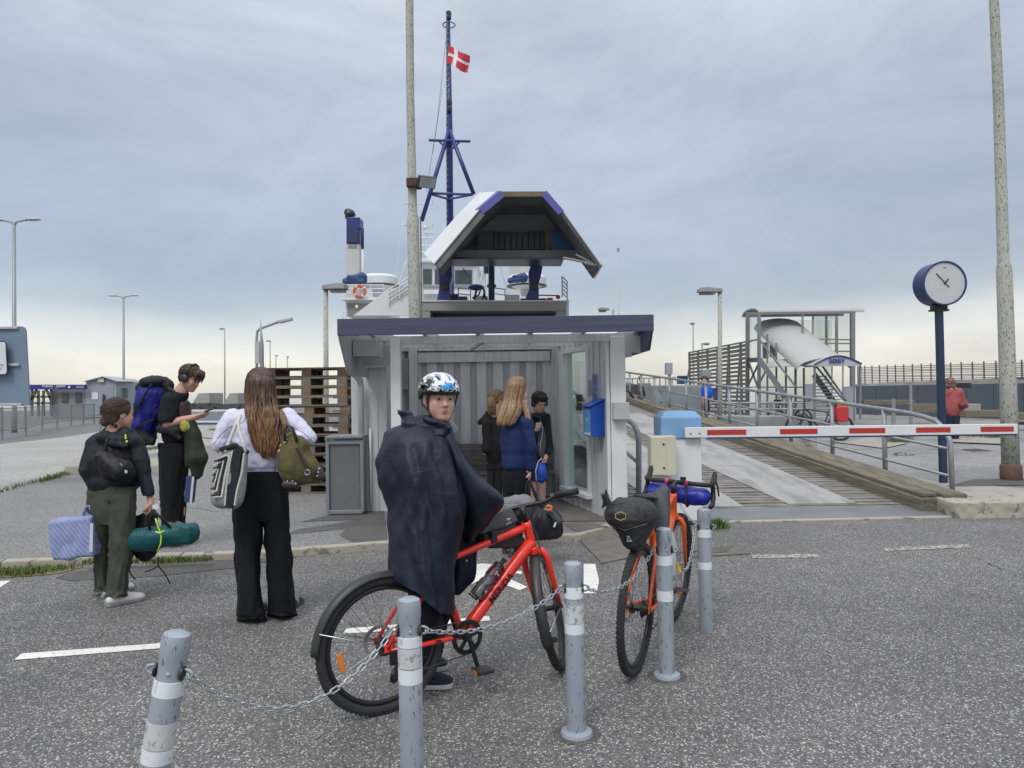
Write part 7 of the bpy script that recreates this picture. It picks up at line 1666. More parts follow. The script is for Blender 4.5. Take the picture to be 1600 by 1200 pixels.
# ---------------------------------------------------------------- B: long haired person in the white jacket
YB_ = 5.05; wj = fabric('jacket_white', (.60, .60, .74), .6, var=.04, bump=.2, wr=9); pip = mat('piping_navy', (.02, .03, .07), .7); bt = fabric('trousers_black', (.006, .007, .011), .9)
root = empty('person', V(at(412, 900, YB_).x, YB_, 0), 'person with very long wavy brown hair in a white jacket and wide black trousers', 'person')
hB = at(407, 604, YB_+.02); fB = V(-.1, 1, -.05); L, q, axB, RB = head_prims(hB, fB, V(0, 0, 1), .98)
bodyB = L+[C((372, 652), (440, 652), 8, 8, YB_), E((405, 700), 30, 50, .09, YB_), C((395, 770), (392, 940), 14, 9, YB_), C((428, 770), (438, 938), 14, 9, YB_), C((360, 655), (345, 700), 9, 8, YB_, YB_-.03), C((345, 700), (362, 668), 7, 6, YB_-.03, YB_+.2), C((452, 655), (482, 684), 9, 8, YB_), C((482, 684), (455, 695), 7, 6, YB_, YB_-.12)]
bodyB += hand(at(452, 697, YB_-.16), V(-.7, 0, -.7), V(0, 1, 0), .9, 1, 40)
sculpt('body', bodyB, .0065, skin2, root)
jk = [C((368, 654), (446, 654), 15, 15, YB_, k=.05), E((405, 690), 40, 50, .125, YB_, .05), E((404, 722), 41, 28, .125, YB_, .03), C((362, 656), (345, 692), 17, 15.5, YB_, YB_-.02, .03), C((345, 692), (362, 690), 14, 11, YB_-.02, YB_+.16, .02), C((450, 655), (480, 682), 16.5, 14, YB_, YB_-.02, .03), C((480, 682), (454, 690), 13, 11, YB_-.02, YB_-.14, .02), C((378, 738), (432, 738), 6, 6, YB_-.03, YB_-.03, .02), ('cut', at(405, 743, YB_), (0, 0, -1), .006)]
jo = sculpt('jacket', jk, .0055, wj, root, fold=.011, fscale=10, stretch=(1, 1, .8), ridge=.004, rscale=16, seed=21)
def on_front(pts, Y, off): return [at(x, y, Y-off) for x, y in pts]
pp_ = MB(); pp_.tube(on_front([(386, 648), (380, 660), (372, 663), (358, 668), (344, 680), (334, 694)], YB_, .165), .0022, 5); pp_.tube(on_front([(384, 655), (389, 670), (392, 690)], YB_, .165), .002, 5); pp_.tube(on_front([(437, 652), (441, 663), (456, 668), (474, 676), (487, 688)], YB_, .155), .0022, 5); pp_.tube(on_front([(430, 700), (430, 740)], YB_, .150), .0022, 5); pp_.build('piping', pip, root, smooth=True)
def trfold(sc, amp, off): 
    return lambda x, y, a, u: amp*.45*max(0, math.exp(-((u-.52)/.12)**2)+math.exp(-((u-.97)/.08)**2)*1.2+.8*math.exp(-((u-.12)/.1)**2))*tri(y*.075+math.sin(a+off)*.7+.6*noise.noise(Vector((x*.05, y*.03, off))))+amp*(noise.noise(Vector((math.cos(a)*2.2+off, math.sin(a)*2.2, y*sc)))-.5*abs(noise.noise(Vector((math.cos(a)*1.5, off+math.sin(a)*1.5+5, y*sc*1.6)))))*(.3+.7*u)
def leg(rows, m, par, off, amp=.022, nm='trouser_leg', sc=.018): return drape(nm, rows, m, par, n=48, fold=trfold(sc, amp, off), sub=5)
leg([(738, 364, 412, YB_, .10), (760, 362, 414, YB_, .12), (790, 363, 412, YB_, .125), (830, 365, 410, YB_, .11), (880, 367, 407, YB_, .11), (930, 369, 409, YB_-.02, .12), (958, 369, 414, YB_-.03, .13), (968, 369, 416, YB_-.03, .13)], bt, root, 1.3)
leg([(738, 405, 446, YB_+.01, .10), (760, 404, 450, YB_+.01, .12), (790, 405, 452, YB_+.01, .125), (830, 411, 454, YB_+.02, .11), (880, 415, 457, YB_+.02, .11), (930, 417, 459, YB_+.04, .12), (955, 418, 461, YB_+.05, .13), (962, 418, 462, YB_+.05, .13)], bt, root, 4.3)
drape('waistband', [(737, 363, 447, YB_, .115), (748, 362, 449, YB_, .125), (775, 362, 451, YB_, .13), (800, 364, 452, YB_, .12), (815, 380, 440, YB_, .09)], bt, root, n=60, fold=trfold(.02, .01, 8), sub=4)
bs_ = mat('shoe_black', (.015, .015, .018), .5, var=.2)
g1, g2 = gp(376, 972), gp(418, 950); so_ = shoe(root, V(g1.x+.02, g1.y+.03, 0), V(g2.x, g2.y+.06, 0), bs_, dks, .042, .06)
g3, g4 = gp(426, 966), gp(466, 944); s2_ = shoe(root, V(g3.x+.02, g3.y+.04, 0), V(g4.x, g4.y+.06, 0), bs_, dks, .042, .06)
for g, gg in ((g1, g2), (g3, g4)):
    m_ = V(g.x, g.y, 0).lerp(V(gg.x, gg.y, 0), .72); 
    for k in range(3): MB().tube([m_+V(.02+.012*k, .02, .03), m_+V(.010+.012*k, .04, .075)], .004, 5).build('stripe', dkn, root)
hb_m = bpy.data.materials.new('hair_long_brown'); hb_m.use_nodes = True; t, p = nodes(hb_m); p.inputs['Roughness'].default_value = .42
def ombre(m, zt, zb, ctop, cbot, sc=60):
    t, p = nodes(m); g = t.nodes.new('ShaderNodeNewGeometry'); sx = t.nodes.new('ShaderNodeSeparateXYZ'); t.links.new(g.outputs['Position'], sx.inputs[0])
    mr = t.nodes.new('ShaderNodeMapRange'); t.links.new(sx.outputs[2], mr.inputs[0]); mr.inputs[1].default_value = zb; mr.inputs[2].default_value = zt
    n = t.nodes.new('ShaderNodeTexNoise'); n.inputs['Scale'].default_value = sc; mp = t.nodes.new('ShaderNodeMapping'); mp.inputs['Scale'].default_value = (1, 1, .08); t.links.new(g.outputs['Position'], mp.inputs[0]); t.links.new(mp.outputs[0], n.inputs['Vector'])
    ad = t.nodes.new('ShaderNodeMath'); ad.operation = 'MULTIPLY_ADD'; t.links.new(n.outputs['Fac'], ad.inputs[0]); ad.inputs[1].default_value = -2.4; ad.inputs[2].default_value = 1.2
    a2 = t.nodes.new('ShaderNodeMath'); a2.operation = 'ADD'; t.links.new(mr.outputs[0], a2.inputs[0]); t.links.new(ad.outputs[0], a2.inputs[1])
    r = t.nodes.new('ShaderNodeValToRGB'); t.links.new(a2.outputs[0], r.inputs[0]); r.color_ramp.elements[0].color = (*cbot, 1); r.color_ramp.elements[1].color = (*ctop, 1); r.color_ramp.elements[0].position = .1; r.color_ramp.elements[1].position = .9
    t.links.new(r.outputs[0], p.inputs['Base Color'])
ombre(hb_m, hB.z+.08, hB.z-.42, (.040, .021, .013), (.27, .145, .07), 110)
strands('hair', hb_m, root, [(574, 401, 413, YB_-.01, .02), (577, 394, 420, YB_-.01, .06), (584, 387, 426, YB_-.01, .10), (596, 383, 430, YB_-.01, .125), (612, 382, 431, YB_-.01, .13), (630, 383, 432, YB_-.03, .12), (645, 384, 436, YB_-.08, .085), (660, 386, 438, YB_-.11, .06), (675, 389, 438, YB_-.12, .05), (690, 396, 437, YB_-.12, .045), (702, 401, 434, YB_-.12, .035), (712, 410, 426, YB_-.12, .01)], n=420, wave=.012, rad=.0030, curl=2.4, ends=9, seed=5)
strands('hair_lock', hb_m, root, [(640, 432, 441, YB_-.06, .03), (652, 436, 447, YB_-.10, .03), (664, 440, 449, YB_-.13, .025), (676, 443, 449, YB_-.14, .015), (684, 445, 447, YB_-.14, .006)], n=70, wave=.008, rad=.003, curl=2, seed=8, ends=5)
# tote bag with nested squares
cream_c = fabric('tote_cream', (.52, .51, .47), .9, bump=.6, bscale=160); knit = fabric('tote_grey_knit', (.27, .28, .28), .9, bump=.9, bscale=260, var=.3); blkc = fabric('tote_black', (.022, .025, .03), .9)
tb_ = empty('tote_bag', at(355, 740, 4.78), 'crocheted black, white and grey tote bag with nested square pattern hanging from the shoulder', 'bag')
YT = 4.80
def tfold(x, y, a, u): return .008*noise.noise(Vector((x*.03, y*.03, 4)))
drape('bag_body', [(702, 345, 386, YT, .045), (712, 341, 388, YT, .07), (735, 335, 387, YT, .085), (760, 329, 385, YT, .09), (780, 329, 381, YT, .085), (790, 334, 376, YT, .07), (795, 345, 370, YT, .03)], knit, tb_, n=56, fold=tfold, cap=True, sub=4)
def strip(nm, pts, m, Y, wpx, par, dz=.003):
    for a, b in zip(pts[:-1], pts[1:]):
        pass
    q_ = MB(); P = [at(x, y, Y) for x, y in pts]; vs = []
    for i, p_ in enumerate(P):
        t_ = (P[min(i+1, len(P)-1)]-P[max(i-1, 0)]).normalized(); s_ = t_.cross(V(0, 1, 0)).normalized()*(wpx[i] if hasattr(wpx, '__len__') else wpx)/2*Y/FPX
        vs.append([p_-s_, p_+s_, p_+s_+V(0, dz, 0), p_-s_+V(0, dz, 0)])
    q_.loft(vs); return q_.build(nm, m, par)
def surf(pts, rowsY=.088): return pts
strip('black_band', [(371, 703), (369, 715), (366, 740), (361, 765), (356, 793)], blkc, YT-.088, [13, 14, 14, 14, 12], tb_, .03)
for pts, w_ in (([(363, 704), (360, 718), (355, 745), (351, 790)], 2.2), ([(381, 708), (377, 740), (370, 765), (366, 790)], 2.2)): strip('cream_stripe', pts, cream_c, YT-.09, w_, tb_, .03)
sqs = [(-1, cream_c, 3.2, [(333, 722), (352, 711), (358, 714), (351, 745), (346, 776), (331, 776)]), (0, blkc, 2.2, [(334, 721), (352, 714.5), (354.5, 717), (347, 745), (343, 773), (330, 775)]), (1, cream_c, 2.4, [(334, 727), (349, 720), (343, 745), (338, 767), (330, 769)]), (2, blkc, 2.2, [(333, 732), (345, 727), (340, 746), (336, 762), (329, 764)]), (3, cream_c, 2.2, [(333, 738), (341, 733), (337, 748), (334, 757)]), (4, blkc, 2.2, [(332, 743), (337, 739), (334, 749), (332, 754)])]
for k, m, w_, pts in sqs: strip('square_ring', pts, m, YT-.092-.001*k, w_, tb_, .045)
sculpt('rim', [C((346, 702), (366, 697), 4, 4.5, YT-.05, YT-.05), C((366, 697), (386, 706), 4.5, 4, YT-.05, YT-.03)], .006, blkc, tb_, fold=.004, fscale=20); sculpt('lining', [C((368, 703), (383, 703), 4.5, 5, YT+.01, YT, .02)], .006, mat('lining_yellow', (.45, .42, .20), .9), tb_, fold=.004, fscale=20)
for pts in ([(352, 706), (356, 695), (362, 680), (369, 662), (374, 650)], [(384, 706), (379, 690), (374, 675), (372, 660), (376, 648)]): MB().tube([at(x, y, YT-.06+i*.03) for i, (x, y) in enumerate(pts)], .011, 8).build('handle', cream_c, tb_, smooth=True)
# olive weekend bag
olv = fabric('canvas_olive', (.105, .088, .038), .85, var=.15, bump=.5, wr=10); lth = mat('leather_brown', (.035, .022, .018), .5, var=.2)
ol = empty('duffel_bag', at(468, 740, 4.85), 'olive canvas duffel bag with dark leather corners under the white jacket sleeve', 'bag')
YO = 4.92
sculpt('bag_body', [C((452, 684), (466, 700), 10, 16, YO, YO, .04), E((458, 720), 22, 38, .10, YO, .05), E((474, 732), 24, 26, .10, YO, .05), C((447, 735), (456, 750), 10, 8, YO, YO, .03), C((490, 742), (499, 750), 12, 6, YO, YO, .03), C((452, 753), (494, 751), 5, 5, YO, YO, .02)], .006, olv, ol, fold=.012, fscale=11, stretch=(1, 1, .5), seed=31)
for a, b, rr0, rr1, Y_ in (((447, 757), (462, 757), 7.5, 7, YO-.05), ((499, 736), (501, 744), 7, 7.5, YO-.03)): sculpt('leather_corner', [C(a, b, rr0, rr1, Y_, Y_, .02)], .006, lth, ol, fold=.003)
for x, y in ((449, 752), (457, 752), (462, 756), (497, 738), (496, 744), (499, 732)): MB().ball(at(x, y, YO-.12), .006, 8, 6).build('rivet', sil, ol, smooth=True)
strip('strap', [(463, 700), (470, 715), (479, 730), (482, 745), (484, 752)], lth, YO-.128, [4, 5, 6, 6, 5], ol, .02); MB().tube([at(480+math.cos(t)*4, 738+math.sin(t)*4, YO-.14) for t in [2*math.pi*k/12 for k in range(12)]], .003, 5, closed=True).build('buckle', sil, ol)
MB().tube([at(x, y, YO-.07) for x, y in ((446, 690), (444, 676), (449, 664), (457, 668), (464, 690))], .010, 6).build('handle', lth, ol, smooth=True)
# ---------------------------------------------------------------- C: backpacker looking at a phone
YC = 7.25; root = empty('person', V(at(275, 800, YC).x, YC, PZ), 'young person with headphones and a huge blue backpack looking down at a phone', 'person')
hC = at(297, 592, YC); fC = V(.92, -.22, -.42); L, q, axC, RC = head_prims(hC, fC, V(.42, 0, .9), 1.0)
bodyC = L+[C((285, 612), (275, 622), 9, 10, YC), E((272, 655), 17, 38, .10, YC), C((266, 628), (262, 662), 8.5, 7.5, YC-.14, YC-.16), C((262, 662), (303, 652), 7.5, 4.8, YC-.16, YC-.12, .012), C((278, 628), (282, 660), 8, 7, YC+.14), C((282, 660), (308, 651), 6, 4.5, YC+.14, YC+.02), C((270, 700), (267, 770), 11, 7, YC), C((267, 770), (266, 838), 6, 5, YC), C((280, 700), (283, 770), 14, 10, YC+.1), C((283, 770), (280, 836), 9, 6, YC+.1)]
bodyC += hand(at(305, 651, YC-.11), V(1, .05, .12), V(0, .5, .8), .95, 1, 28) + hand(at(309, 650, YC+.02), V(1, -.1, .15), V(0, -.5, .8), .95, -1, 28)
sculpt('body', bodyC, .006, skin, root); face_parts(q, axC, 1.0, root)
tee = fabric('tshirt_black', (.012, .013, .02), .85)
sculpt('tshirt', [C((284, 618), (272, 626), 11, 15, YC, k=.04), E((272, 650), 22, 34, .13, YC, .05), E((274, 680), 20, 20, .12, YC, .04), C((266, 626), (262, 654), 14, 13, YC-.14, YC-.16, .03), C((278, 626), (282, 652), 12, 12, YC+.14, YC+.14, .03), ('cut', at(262, 664, YC-.16)+V(0, 0, -.02), (-.1, -.12, -1), .004) if False else ('-cap', at(262, 672, YC-.18), at(262, 690, YC-.2), 13*YC/FPX, 13*YC/FPX, .005)], .006, tee, root, fold=.009, fscale=11, seed=41)
vest = fabric('shirt_pattern', (.05, .035, .035), .85, var=.5); sculpt('waistcoat', [C((284, 634), (290, 676), 7, 8, YC-.10, YC-.08, .03), C((292, 630), (296, 670), 5, 6, YC-.02, YC-.02, .03)], .007, vest, root, fold=.006)
hdk = hairmat('hair_dark_brown', (.035, .02, .013), (.11, .065, .04)); rC, fC_, uC = axC
sculpt('hair', [('ell', q(0, -.022, .05), (.090, .104, .088), RC, .02), ('ell', q(-.02, .06, .085), (.06, .05, .04), RC, .03), ('ell', q(0, -.07, -.015), (.065, .05, .05), RC, .03), ('-ell', q(0, .115, -.04), (.075, .085, .092), RC, .02), ('-ell', q(.075, .0, -.03), (.03, .02, .03), RC, .01)], .005, hdk, root, fold=.007, fscale=40, stretch=(1, 1, .6), seed=42)
scalp(hdk, root, q, g_short(), 420, .0024, 14, (0, -.022, .045), (.093, .108, .094))
fr_b = MB(); rnd = random.Random(4)
for i in range(70):
    a = rnd.uniform(-1, 1); s0_ = q(a*.07, .045+.02*(1-a*a), .118-.03*a*a); e0 = q(a*.082+rnd.uniform(-.01, .01), .105-.03*abs(a)+rnd.uniform(-.01, .012), .035+rnd.uniform(-.04, .02)); m0 = s0_.lerp(e0, .5)+fC_*.022+uC*.012; fr_b.tube([s0_, m0, e0], [.004, .0035, .001], 4)
fr_b.build('fringe', hdk, root, smooth=True)
hp_ = MB(); hp_.tube([q(-.095, -.0, .0), q(-.1, -.005, .06), q(-.06, -.01, .135), q(0, -.01, .155), q(.06, -.01, .135), q(.1, -.005, .06), q(.095, 0, 0)], .010, 8); hpo = hp_.build('headphones', blk, root, smooth=True)
for x in (-1, 1): MB().lathe(q(x*.075, .0, -.005), [(.034, 0), (.040, .008), (.040, .026), (.030, .034), (0, .036)], 20, rC*x).build('ear_cup', blk, hpo, smooth='auto')
jC = fabric('trousers_jetblack', (.008, .008, .010), .9)
leg([(692, 247, 297, YC, .12), (710, 247, 296, YC, .13), (740, 248, 288, YC, .13), (775, 249, 283, YC, .12), (800, 250, 281, YC, .11), (830, 251, 280, YC, .11), (846, 251, 281, YC, .11)], jC, root, 2.2); leg([(695, 262, 298, YC+.12, .10), (740, 265, 294, YC+.12, .11), (775, 266, 291, YC+.12, .10), (820, 266, 289, YC+.12, .10), (843, 266, 290, YC+.12, .10)], jC, root, 6.1)
for x, dy in ((262, 0), (274, .12)): b0 = V(at(x, 850, YC).x, YC+dy, PZ); o = shoe(root, b0-V(.09, 0, 0), b0+V(.17, -.02, 0), bs_, dks); o.location.z += PZ*0
for o in [c for c in root.children if c.name.startswith('shoe')]: o.location.z += PZ
ph = MB().box(at(328, 640.5, YC-.08), (.045, .036, .005), (V(.95, 0, .3), V(0, 1, 0), V(-.3, 0, .95))).build('phone', blk, None, bevel=.003, origin=at(328, 642, YC-.08)); tag(ph, 'dark phone held out in the hands of the backpacker', 'phone')
bpk = empty('backpack', at(235, 640, YC), 'large blue and black trekking backpack worn by the person with headphones', 'backpack')
bblue = fabric('pack_blue', (.012, .014, .17), .55, var=.1, bump=.3, wr=12); bblk = fabric('pack_black', (.018, .019, .023), .7)
sculpt('pack_body', [C((243, 615), (226, 668), 21, 19, YC, YC, .06), E((237, 630), 24, 34, .17, YC, .05), E((224, 665), 19, 26, .16, YC, .05), C((238, 606), (246, 602), 14, 10, YC, YC, .04)], .008, bblue, bpk, fold=.014, fscale=8, stretch=(1, 1, .5), ridge=.006, seed=43)
sculpt('pack_lid', [C((222, 606), (262, 602), 9, 10, YC, YC, .03), E((242, 597), 22, 11, .17, YC, .03), C((213, 640), (222, 608), 5, 7, YC, YC, .03), C((262, 606), (252, 660), 9, 9, YC, YC, .04), C((210, 655), (214, 632), 3, 5, YC-.12, YC-.12, .02)], .008, bblk, bpk, fold=.012, fscale=12, seed=44)
sculpt('pack_base', [E((224, 684), 18, 13, .165, YC, .03), C((216, 672), (236, 690), 8, 7, YC-.1, YC-.1, .03)], .008, bblk, bpk, fold=.008, fscale=12, seed=45)
strip('compression_strap', [(209, 668), (222, 662), (240, 655)], bblk, YC-.185, 2.4, bpk, .02); strip('compression_strap', [(212, 640), (228, 612), (236, 600)], bblk, YC-.19, 2.4, bpk, .02)
MB().tube([at(x, y, YC-.165) for x, y in ((262, 606), (272, 612), (276, 626), (272, 650), (262, 668))], .016, 8).build('shoulder_strap', bblk, bpk, smooth=True)
sculpt('hip_belt', [C((252, 670), (276, 672), 8, 7, YC-.15, YC-.16, .02), C((270, 676), (280, 684), 5, 4, YC-.17, YC-.16, .02)], .006, bblk, bpk, fold=.004)
yo = sculpt('dry_bag', [E((290, 664), 9, 12, .06, YC-.12, .02), C((284, 656), (296, 668), 4, 5, YC-.12, YC-.12, .02)], .006, mat('dull_yellow', (.38, .36, .06), .55, var=.15), None, fold=.005, fscale=20); tag(yo, 'small yellow bag tucked under the arm of the backpacker', 'bag')
gj = sculpt('jacket', [C((300, 664), (308, 715), 8, 15, YC-.1, YC-.1, .05), C((308, 715), (309, 740), 14, 9, YC-.1, YC-.1, .04), C((292, 672), (295, 725), 6, 6, YC-.1, YC-.1, .03), C((297, 660), (292, 672), 5, 6, YC-.12, YC-.12, .02)], .007, fabric('jacket_green', (.022, .032, .020), .75), None, fold=.013, fscale=9, stretch=(1, 1, .4), seed=46); tag(gj, 'dark green jacket draped over the arm of the backpacker', 'jacket')
bb2 = MB().prism([at(x, y, YC-.14) for x, y in ((290, 745), (306, 740), (301, 786), (287, 785))], (0, .05, 0)).build('folder_bag', mat('folder_blue', (.03, .05, .14), .6), None, bevel=.01, origin=at(296, 785, YC-.14)); tag(bb2, 'flat dark blue bag hanging below the green jacket', 'bag'); MB().span(at(302, 745, YC-.15), at(298, 786, YC-.15), .01, .02).build('white_edge', pap, bb2)
# ---------------------------------------------------------------- D: person in dark jacket with bun
YD = 5.6; nav = fabric('jacket_black_navy', (.010, .012, .020), .6, wr=10); olt = fabric('trousers_olive', (.055, .060, .045), .9, wr=9)
root = empty('person', V(at(180, 900, YD).x, YD, 0), 'person with hair in a low bun, dark jacket and olive trousers, seen from behind', 'person')
hD = at(186, 648, YD+.0); fD = V(.62, .75, -.08); L, q, axD, RD = head_prims(hD, fD, V(0, 0, 1), .98, (1, 1))
bodyD = L+[C((158, 690), (212, 690), 7, 7, YD), E((180, 720), 26, 40, .09, YD), C((217, 695), (228, 745), 7, 6, YD-.02), C((228, 745), (236, 785), 5.5, 4.5, YD-.02, YD-.08), C((160, 780), (161, 920), 8, 5, YD+.04, YD+.08), C((186, 780), (182, 925), 9, 6, YD-.05, YD-.11)]
bodyD += hand(at(236, 784, YD-.08), V(.08, -.05, -1), V(-1, 0, 0), .95, 1, 62)
sculpt('body', bodyD, .006, skin, root)
sculpt('jacket', [C((156, 690), (206, 690), 14, 14, YD, YD, .05), E((176, 722), 42, 44, .15, YD, .05), E((178, 752), 42, 22, .15, YD, .03), C((148, 696), (138, 735), 15, 13, YD, YD-.06, .03), C((138, 735), (146, 752), 12, 11, YD-.06, YD+.1, .03), C((212, 698), (224, 740), 15, 11.5, YD-.02, YD-.05, .03), C((224, 740), (233, 776), 11.5, 8, YD-.05, YD-.08, .02), C((172, 678), (200, 680), 13, 12, YD-.02, YD-.02, .03), C((160, 684), (205, 690), 11, 9, YD-.09, YD-.07, .03), ('cut', at(180, 773, YD), (0, 0, -1), .006)], .0058, nav, root, fold=.012, fscale=9, stretch=(1, 1, .6), seed=51)
sculpt('hood', [C((164, 682), (200, 686), 9, 8, YD-.09, YD-.08, .03), C((172, 694), (196, 697), 6, 5, YD-.11, YD-.11, .03)], .006, nav, root, fold=.010, fscale=12, seed=52)
MB().tube([at(196, 679, YD-.16), at(196.5, 686, YD-.17)], .005, 6).build('zip_pull', mat('neon_yellow', (.55, .75, .05), .5), root); MB().ball(at(198, 690, YD-.165), .010, 8, 6).build('cord_stop', mat('neon_yellow', (0, 0, 0)), root)
hbD = hairmat('hair_bun_brown', (.030, .018, .012), (.09, .05, .032)); rD, fD_, uD = axD
sculpt('hair', [('ell', q(0, -.022, .035), (.087, .108, .096), RD, .02), ('ell', q(0, -.06, -.03), (.06, .05, .06), RD, .03), ('-ell', q(0, .115, -.03), (.082, .09, .10), RD, .02), ('-ell', q(.08, .012, -.02), (.025, .022, .035), RD, .01)], .005, hbD, root, fold=.001, fscale=30, seed=53)
scalp(hbD, root, q, g_tied((-.15, -1, -.25)), 520, .0022, 12, tw=.012)
sculpt('hair_bun', [('ell', at(169, 656, YD-.05), (.048, .045, .042), None, .02), ('ell', at(163, 660, YD-.07), (.03, .03, .03), None, .02), ('ell', at(178, 666, YD-.05), (.035, .03, .04), None, .02)], .005, hbD, root, fold=.004, fscale=40, stretch=(1, .4, 1), seed=54)
bw_ = MB(); rnd = random.Random(9)
for i in range(24):
    s0_ = at(168+rnd.uniform(-8, 14), 655+rnd.uniform(-6, 8), YD-.09); e0 = s0_+V(rnd.uniform(-.05, .05), rnd.uniform(-.03, .02), rnd.uniform(-.085, .0)); bw_.tube([s0_, s0_.lerp(e0, .5)+V(rnd.uniform(-.02, .02), -.01, .012), e0], [.003, .0025, .001], 4)
bw_.build('loose_hair', hbD, root, smooth=True)
leg([(762, 136, 178, YD, .12), (785, 135, 177, YD+.02, .13), (820, 139, 173, YD+.04, .12), (860, 144, 171, YD+.06, .105), (890, 147, 171, YD+.07, .10), (915, 149, 171, YD+.08, .09), (925, 149, 170, YD+.08, .09)], olt, root, 11.1, .030, sc=.03)
leg([(762, 166, 212, YD-.04, .12), (785, 165, 213, YD-.06, .14), (820, 169, 211, YD-.08, .13), (860, 170, 208, YD-.09, .12), (890, 168, 204, YD-.10, .115), (920, 165, 200, YD-.11, .11), (934, 164, 199, YD-.12, .11)], olt, root, 14.7, .032, sc=.03)
drape('waistband', [(760, 137, 212, YD, .14), (775, 136, 213, YD, .15), (800, 137, 212, YD-.01, .15), (820, 150, 205, YD-.01, .13)], olt, root, n=60, fold=trfold(.02, .012, 3), sub=4)
MB().box(at(170, 782, YD-.165), (.024, .004, .009)).build('leather_patch', lth, root)
ws = mat('shoe_white', (.66, .65, .61), .6, var=.12, scale=20); 
g1, g2 = gp(161, 951), gp(223, 937); sD = shoe(root, V(g1.x, g1.y+.04, 0), V(g2.x, g2.y+.02, 0), ws, mat('sole_grey', (.25, .25, .25), .7), .048, .085)
g1, g2 = gp(154, 938), gp(180, 925); shoe(root, V(g1.x+.02, g1.y+.04, 0), V(g2.x+.08, g2.y+.1, 0), ws, mat('sole_grey', (0, 0, 0)), .048, .085)
for k in range(4):
    c = gp(188+6*k, 938-1.2*k); MB().tube([V(c.x, c.y-.02, .075-.008*k), V(c.x-.008, c.y+.03, .095-.009*k), V(c.x-.01, c.y+.06, .085-.008*k)], .004, 5).build('lace', mat('lace_grey', (.12, .12, .13), .7), root)
# small black back bag
sb = empty('sling_bag', at(176, 730, YD-.2), 'small black sling bag worn across the back of the dark jacket', 'bag')
bkf = fabric('nylon_black', (.012, .012, .015), .5, wr=14)
sculpt('bag_body', [C((160, 715), (190, 735), 12, 17, YD-.20, YD-.22, .04), C((190, 732), (198, 742), 15, 11, YD-.2, YD-.19, .03), C((152, 722), (170, 740), 6, 11, YD-.19, YD-.2, .03)], .006, bkf, sb, fold=.010, fscale=13, seed=55)
MB().tube([at(x, y, YD-.19) for x, y in ((168, 708), (165, 696), (168, 684))], .010, 6).build('strap', bkf, sb, smooth=True); MB().tube([at(188, 724, YD-.275), at(196, 736, YD-.27)], .003, 5).build('zip', sil, sb); MB().box(at(197, 737, YD-.275), (.008, .004, .010)).build('zip_pull', dkn, sb)
# light blue quilted bag
qb = empty('quilted_bag', at(118, 870, YD-.05), 'light blue quilted bag hanging from the left hand of the person in olive trousers', 'bag')
qm = mat('quilt_blue', (.25, .30, .50), .8, var=.06, scale=5); t, p = nodes(qm); tc = t.nodes.new('ShaderNodeTexCoord'); mp = t.nodes.new('ShaderNodeMapping'); mp.inputs['Rotation'].default_value = (0, math.radians(38), 0); t.links.new(tc.outputs['Object'], mp.inputs[0])
wv = t.nodes.new('ShaderNodeTexWave'); wv.bands_direction = 'X'; wv.inputs['Scale'].default_value = 11; wv.inputs['Distortion'].default_value = 3.5; wv.inputs['Detail'].default_value = 1; wv.inputs['Detail Scale'].default_value = .8; wv.wave_profile = 'TRI'; t.links.new(mp.outputs[0], wv.inputs['Vector'])
b_ = t.nodes.new('ShaderNodeBump'); b_.inputs['Distance'].default_value = .006; b_.inputs['Strength'].default_value = .7; t.links.new(wv.outputs['Fac'], b_.inputs['Height']); t.links.new(b_.outputs[0], p.inputs['Normal'])
sculpt('bag_body', [('box', at(119, 839, YD-.06), (.165, .075, .155), .03, Rm(V(.99, 0, .10).normalized(), V(0, 1, 0), V(-.10, 0, .99).normalized()), .01)], .007, qm, qb, fold=.010, fscale=9, seed=56)
MB().tube([at(x, y, YD-.06) for x, y in ((130, 806), (134, 792), (140, 790), (146, 806), (148, 860))], .012, 6).build('handle', qm, qb, smooth=True); strip('pale_tab', [(143, 818), (142, 862)], mat('tab_pale', (.50, .52, .62), .7), YD-.15, 5, qb, .01)
# teal duffel in the hand
tl = empty('duffel_bag', at(245, 850, YD-.1), 'teal and grey rolled tent bag with lime cord held in the right hand', 'bag')
teal = fabric('nylon_teal', (.008, .075, .085), .45, wr=12); gnl = fabric('nylon_grey', (.07, .072, .078), .5, wr=14); YT2 = YD-.12
sculpt('bag_body', [C((205, 846), (298, 833), 13, 14.5, YT2, YT2, .04), C((192, 852), (240, 846), 7, 15, YT2, YT2, .04), Bx((296, 833), 9, 15, .075, YT2, .03, .03), C((215, 842), (280, 834), 16, 16, YT2, YT2, .03)], .006, teal, tl, fold=.007, fscale=9, stretch=(.5, 1, 1), seed=57)
sculpt('bag_top', [C((206, 836), (290, 826), 11, 9, YT2+.01, YT2+.02, .04), C((190, 838), (215, 842), 9, 13, YT2, YT2, .03), C((262, 824), (276, 822), 7, 6, YT2, YT2, .02), C((184, 848), (196, 842), 6, 9, YT2, YT2, .02)], .006, gnl, tl, fold=.014, fscale=13, seed=58)
MB().tube([at(x, y, YT2-.115) for x, y in ((246, 862), (251, 850), (252, 838), (249, 828), (245, 818), (243, 810))], .005, 6).build('lime_cord', mat('neon_yellow', (0, 0, 0)), tl, smooth=True); MB().tube([at(x, y, YT2-.125) for x, y in ((243, 831), (250, 833), (257, 829))], .006, 6).build('cord_knot', mat('neon_yellow', (0, 0, 0)), tl, smooth=True)
for pts in (((234, 828), (234, 812), (237, 797), (240, 796), (262, 822)), ((233, 826), (231, 808), (236, 798), (250, 806), (266, 824))): MB().tube([at(x, y, YT2-.06) for x, y in pts], .008, 6).build('handle', bkf, tl, smooth=True)
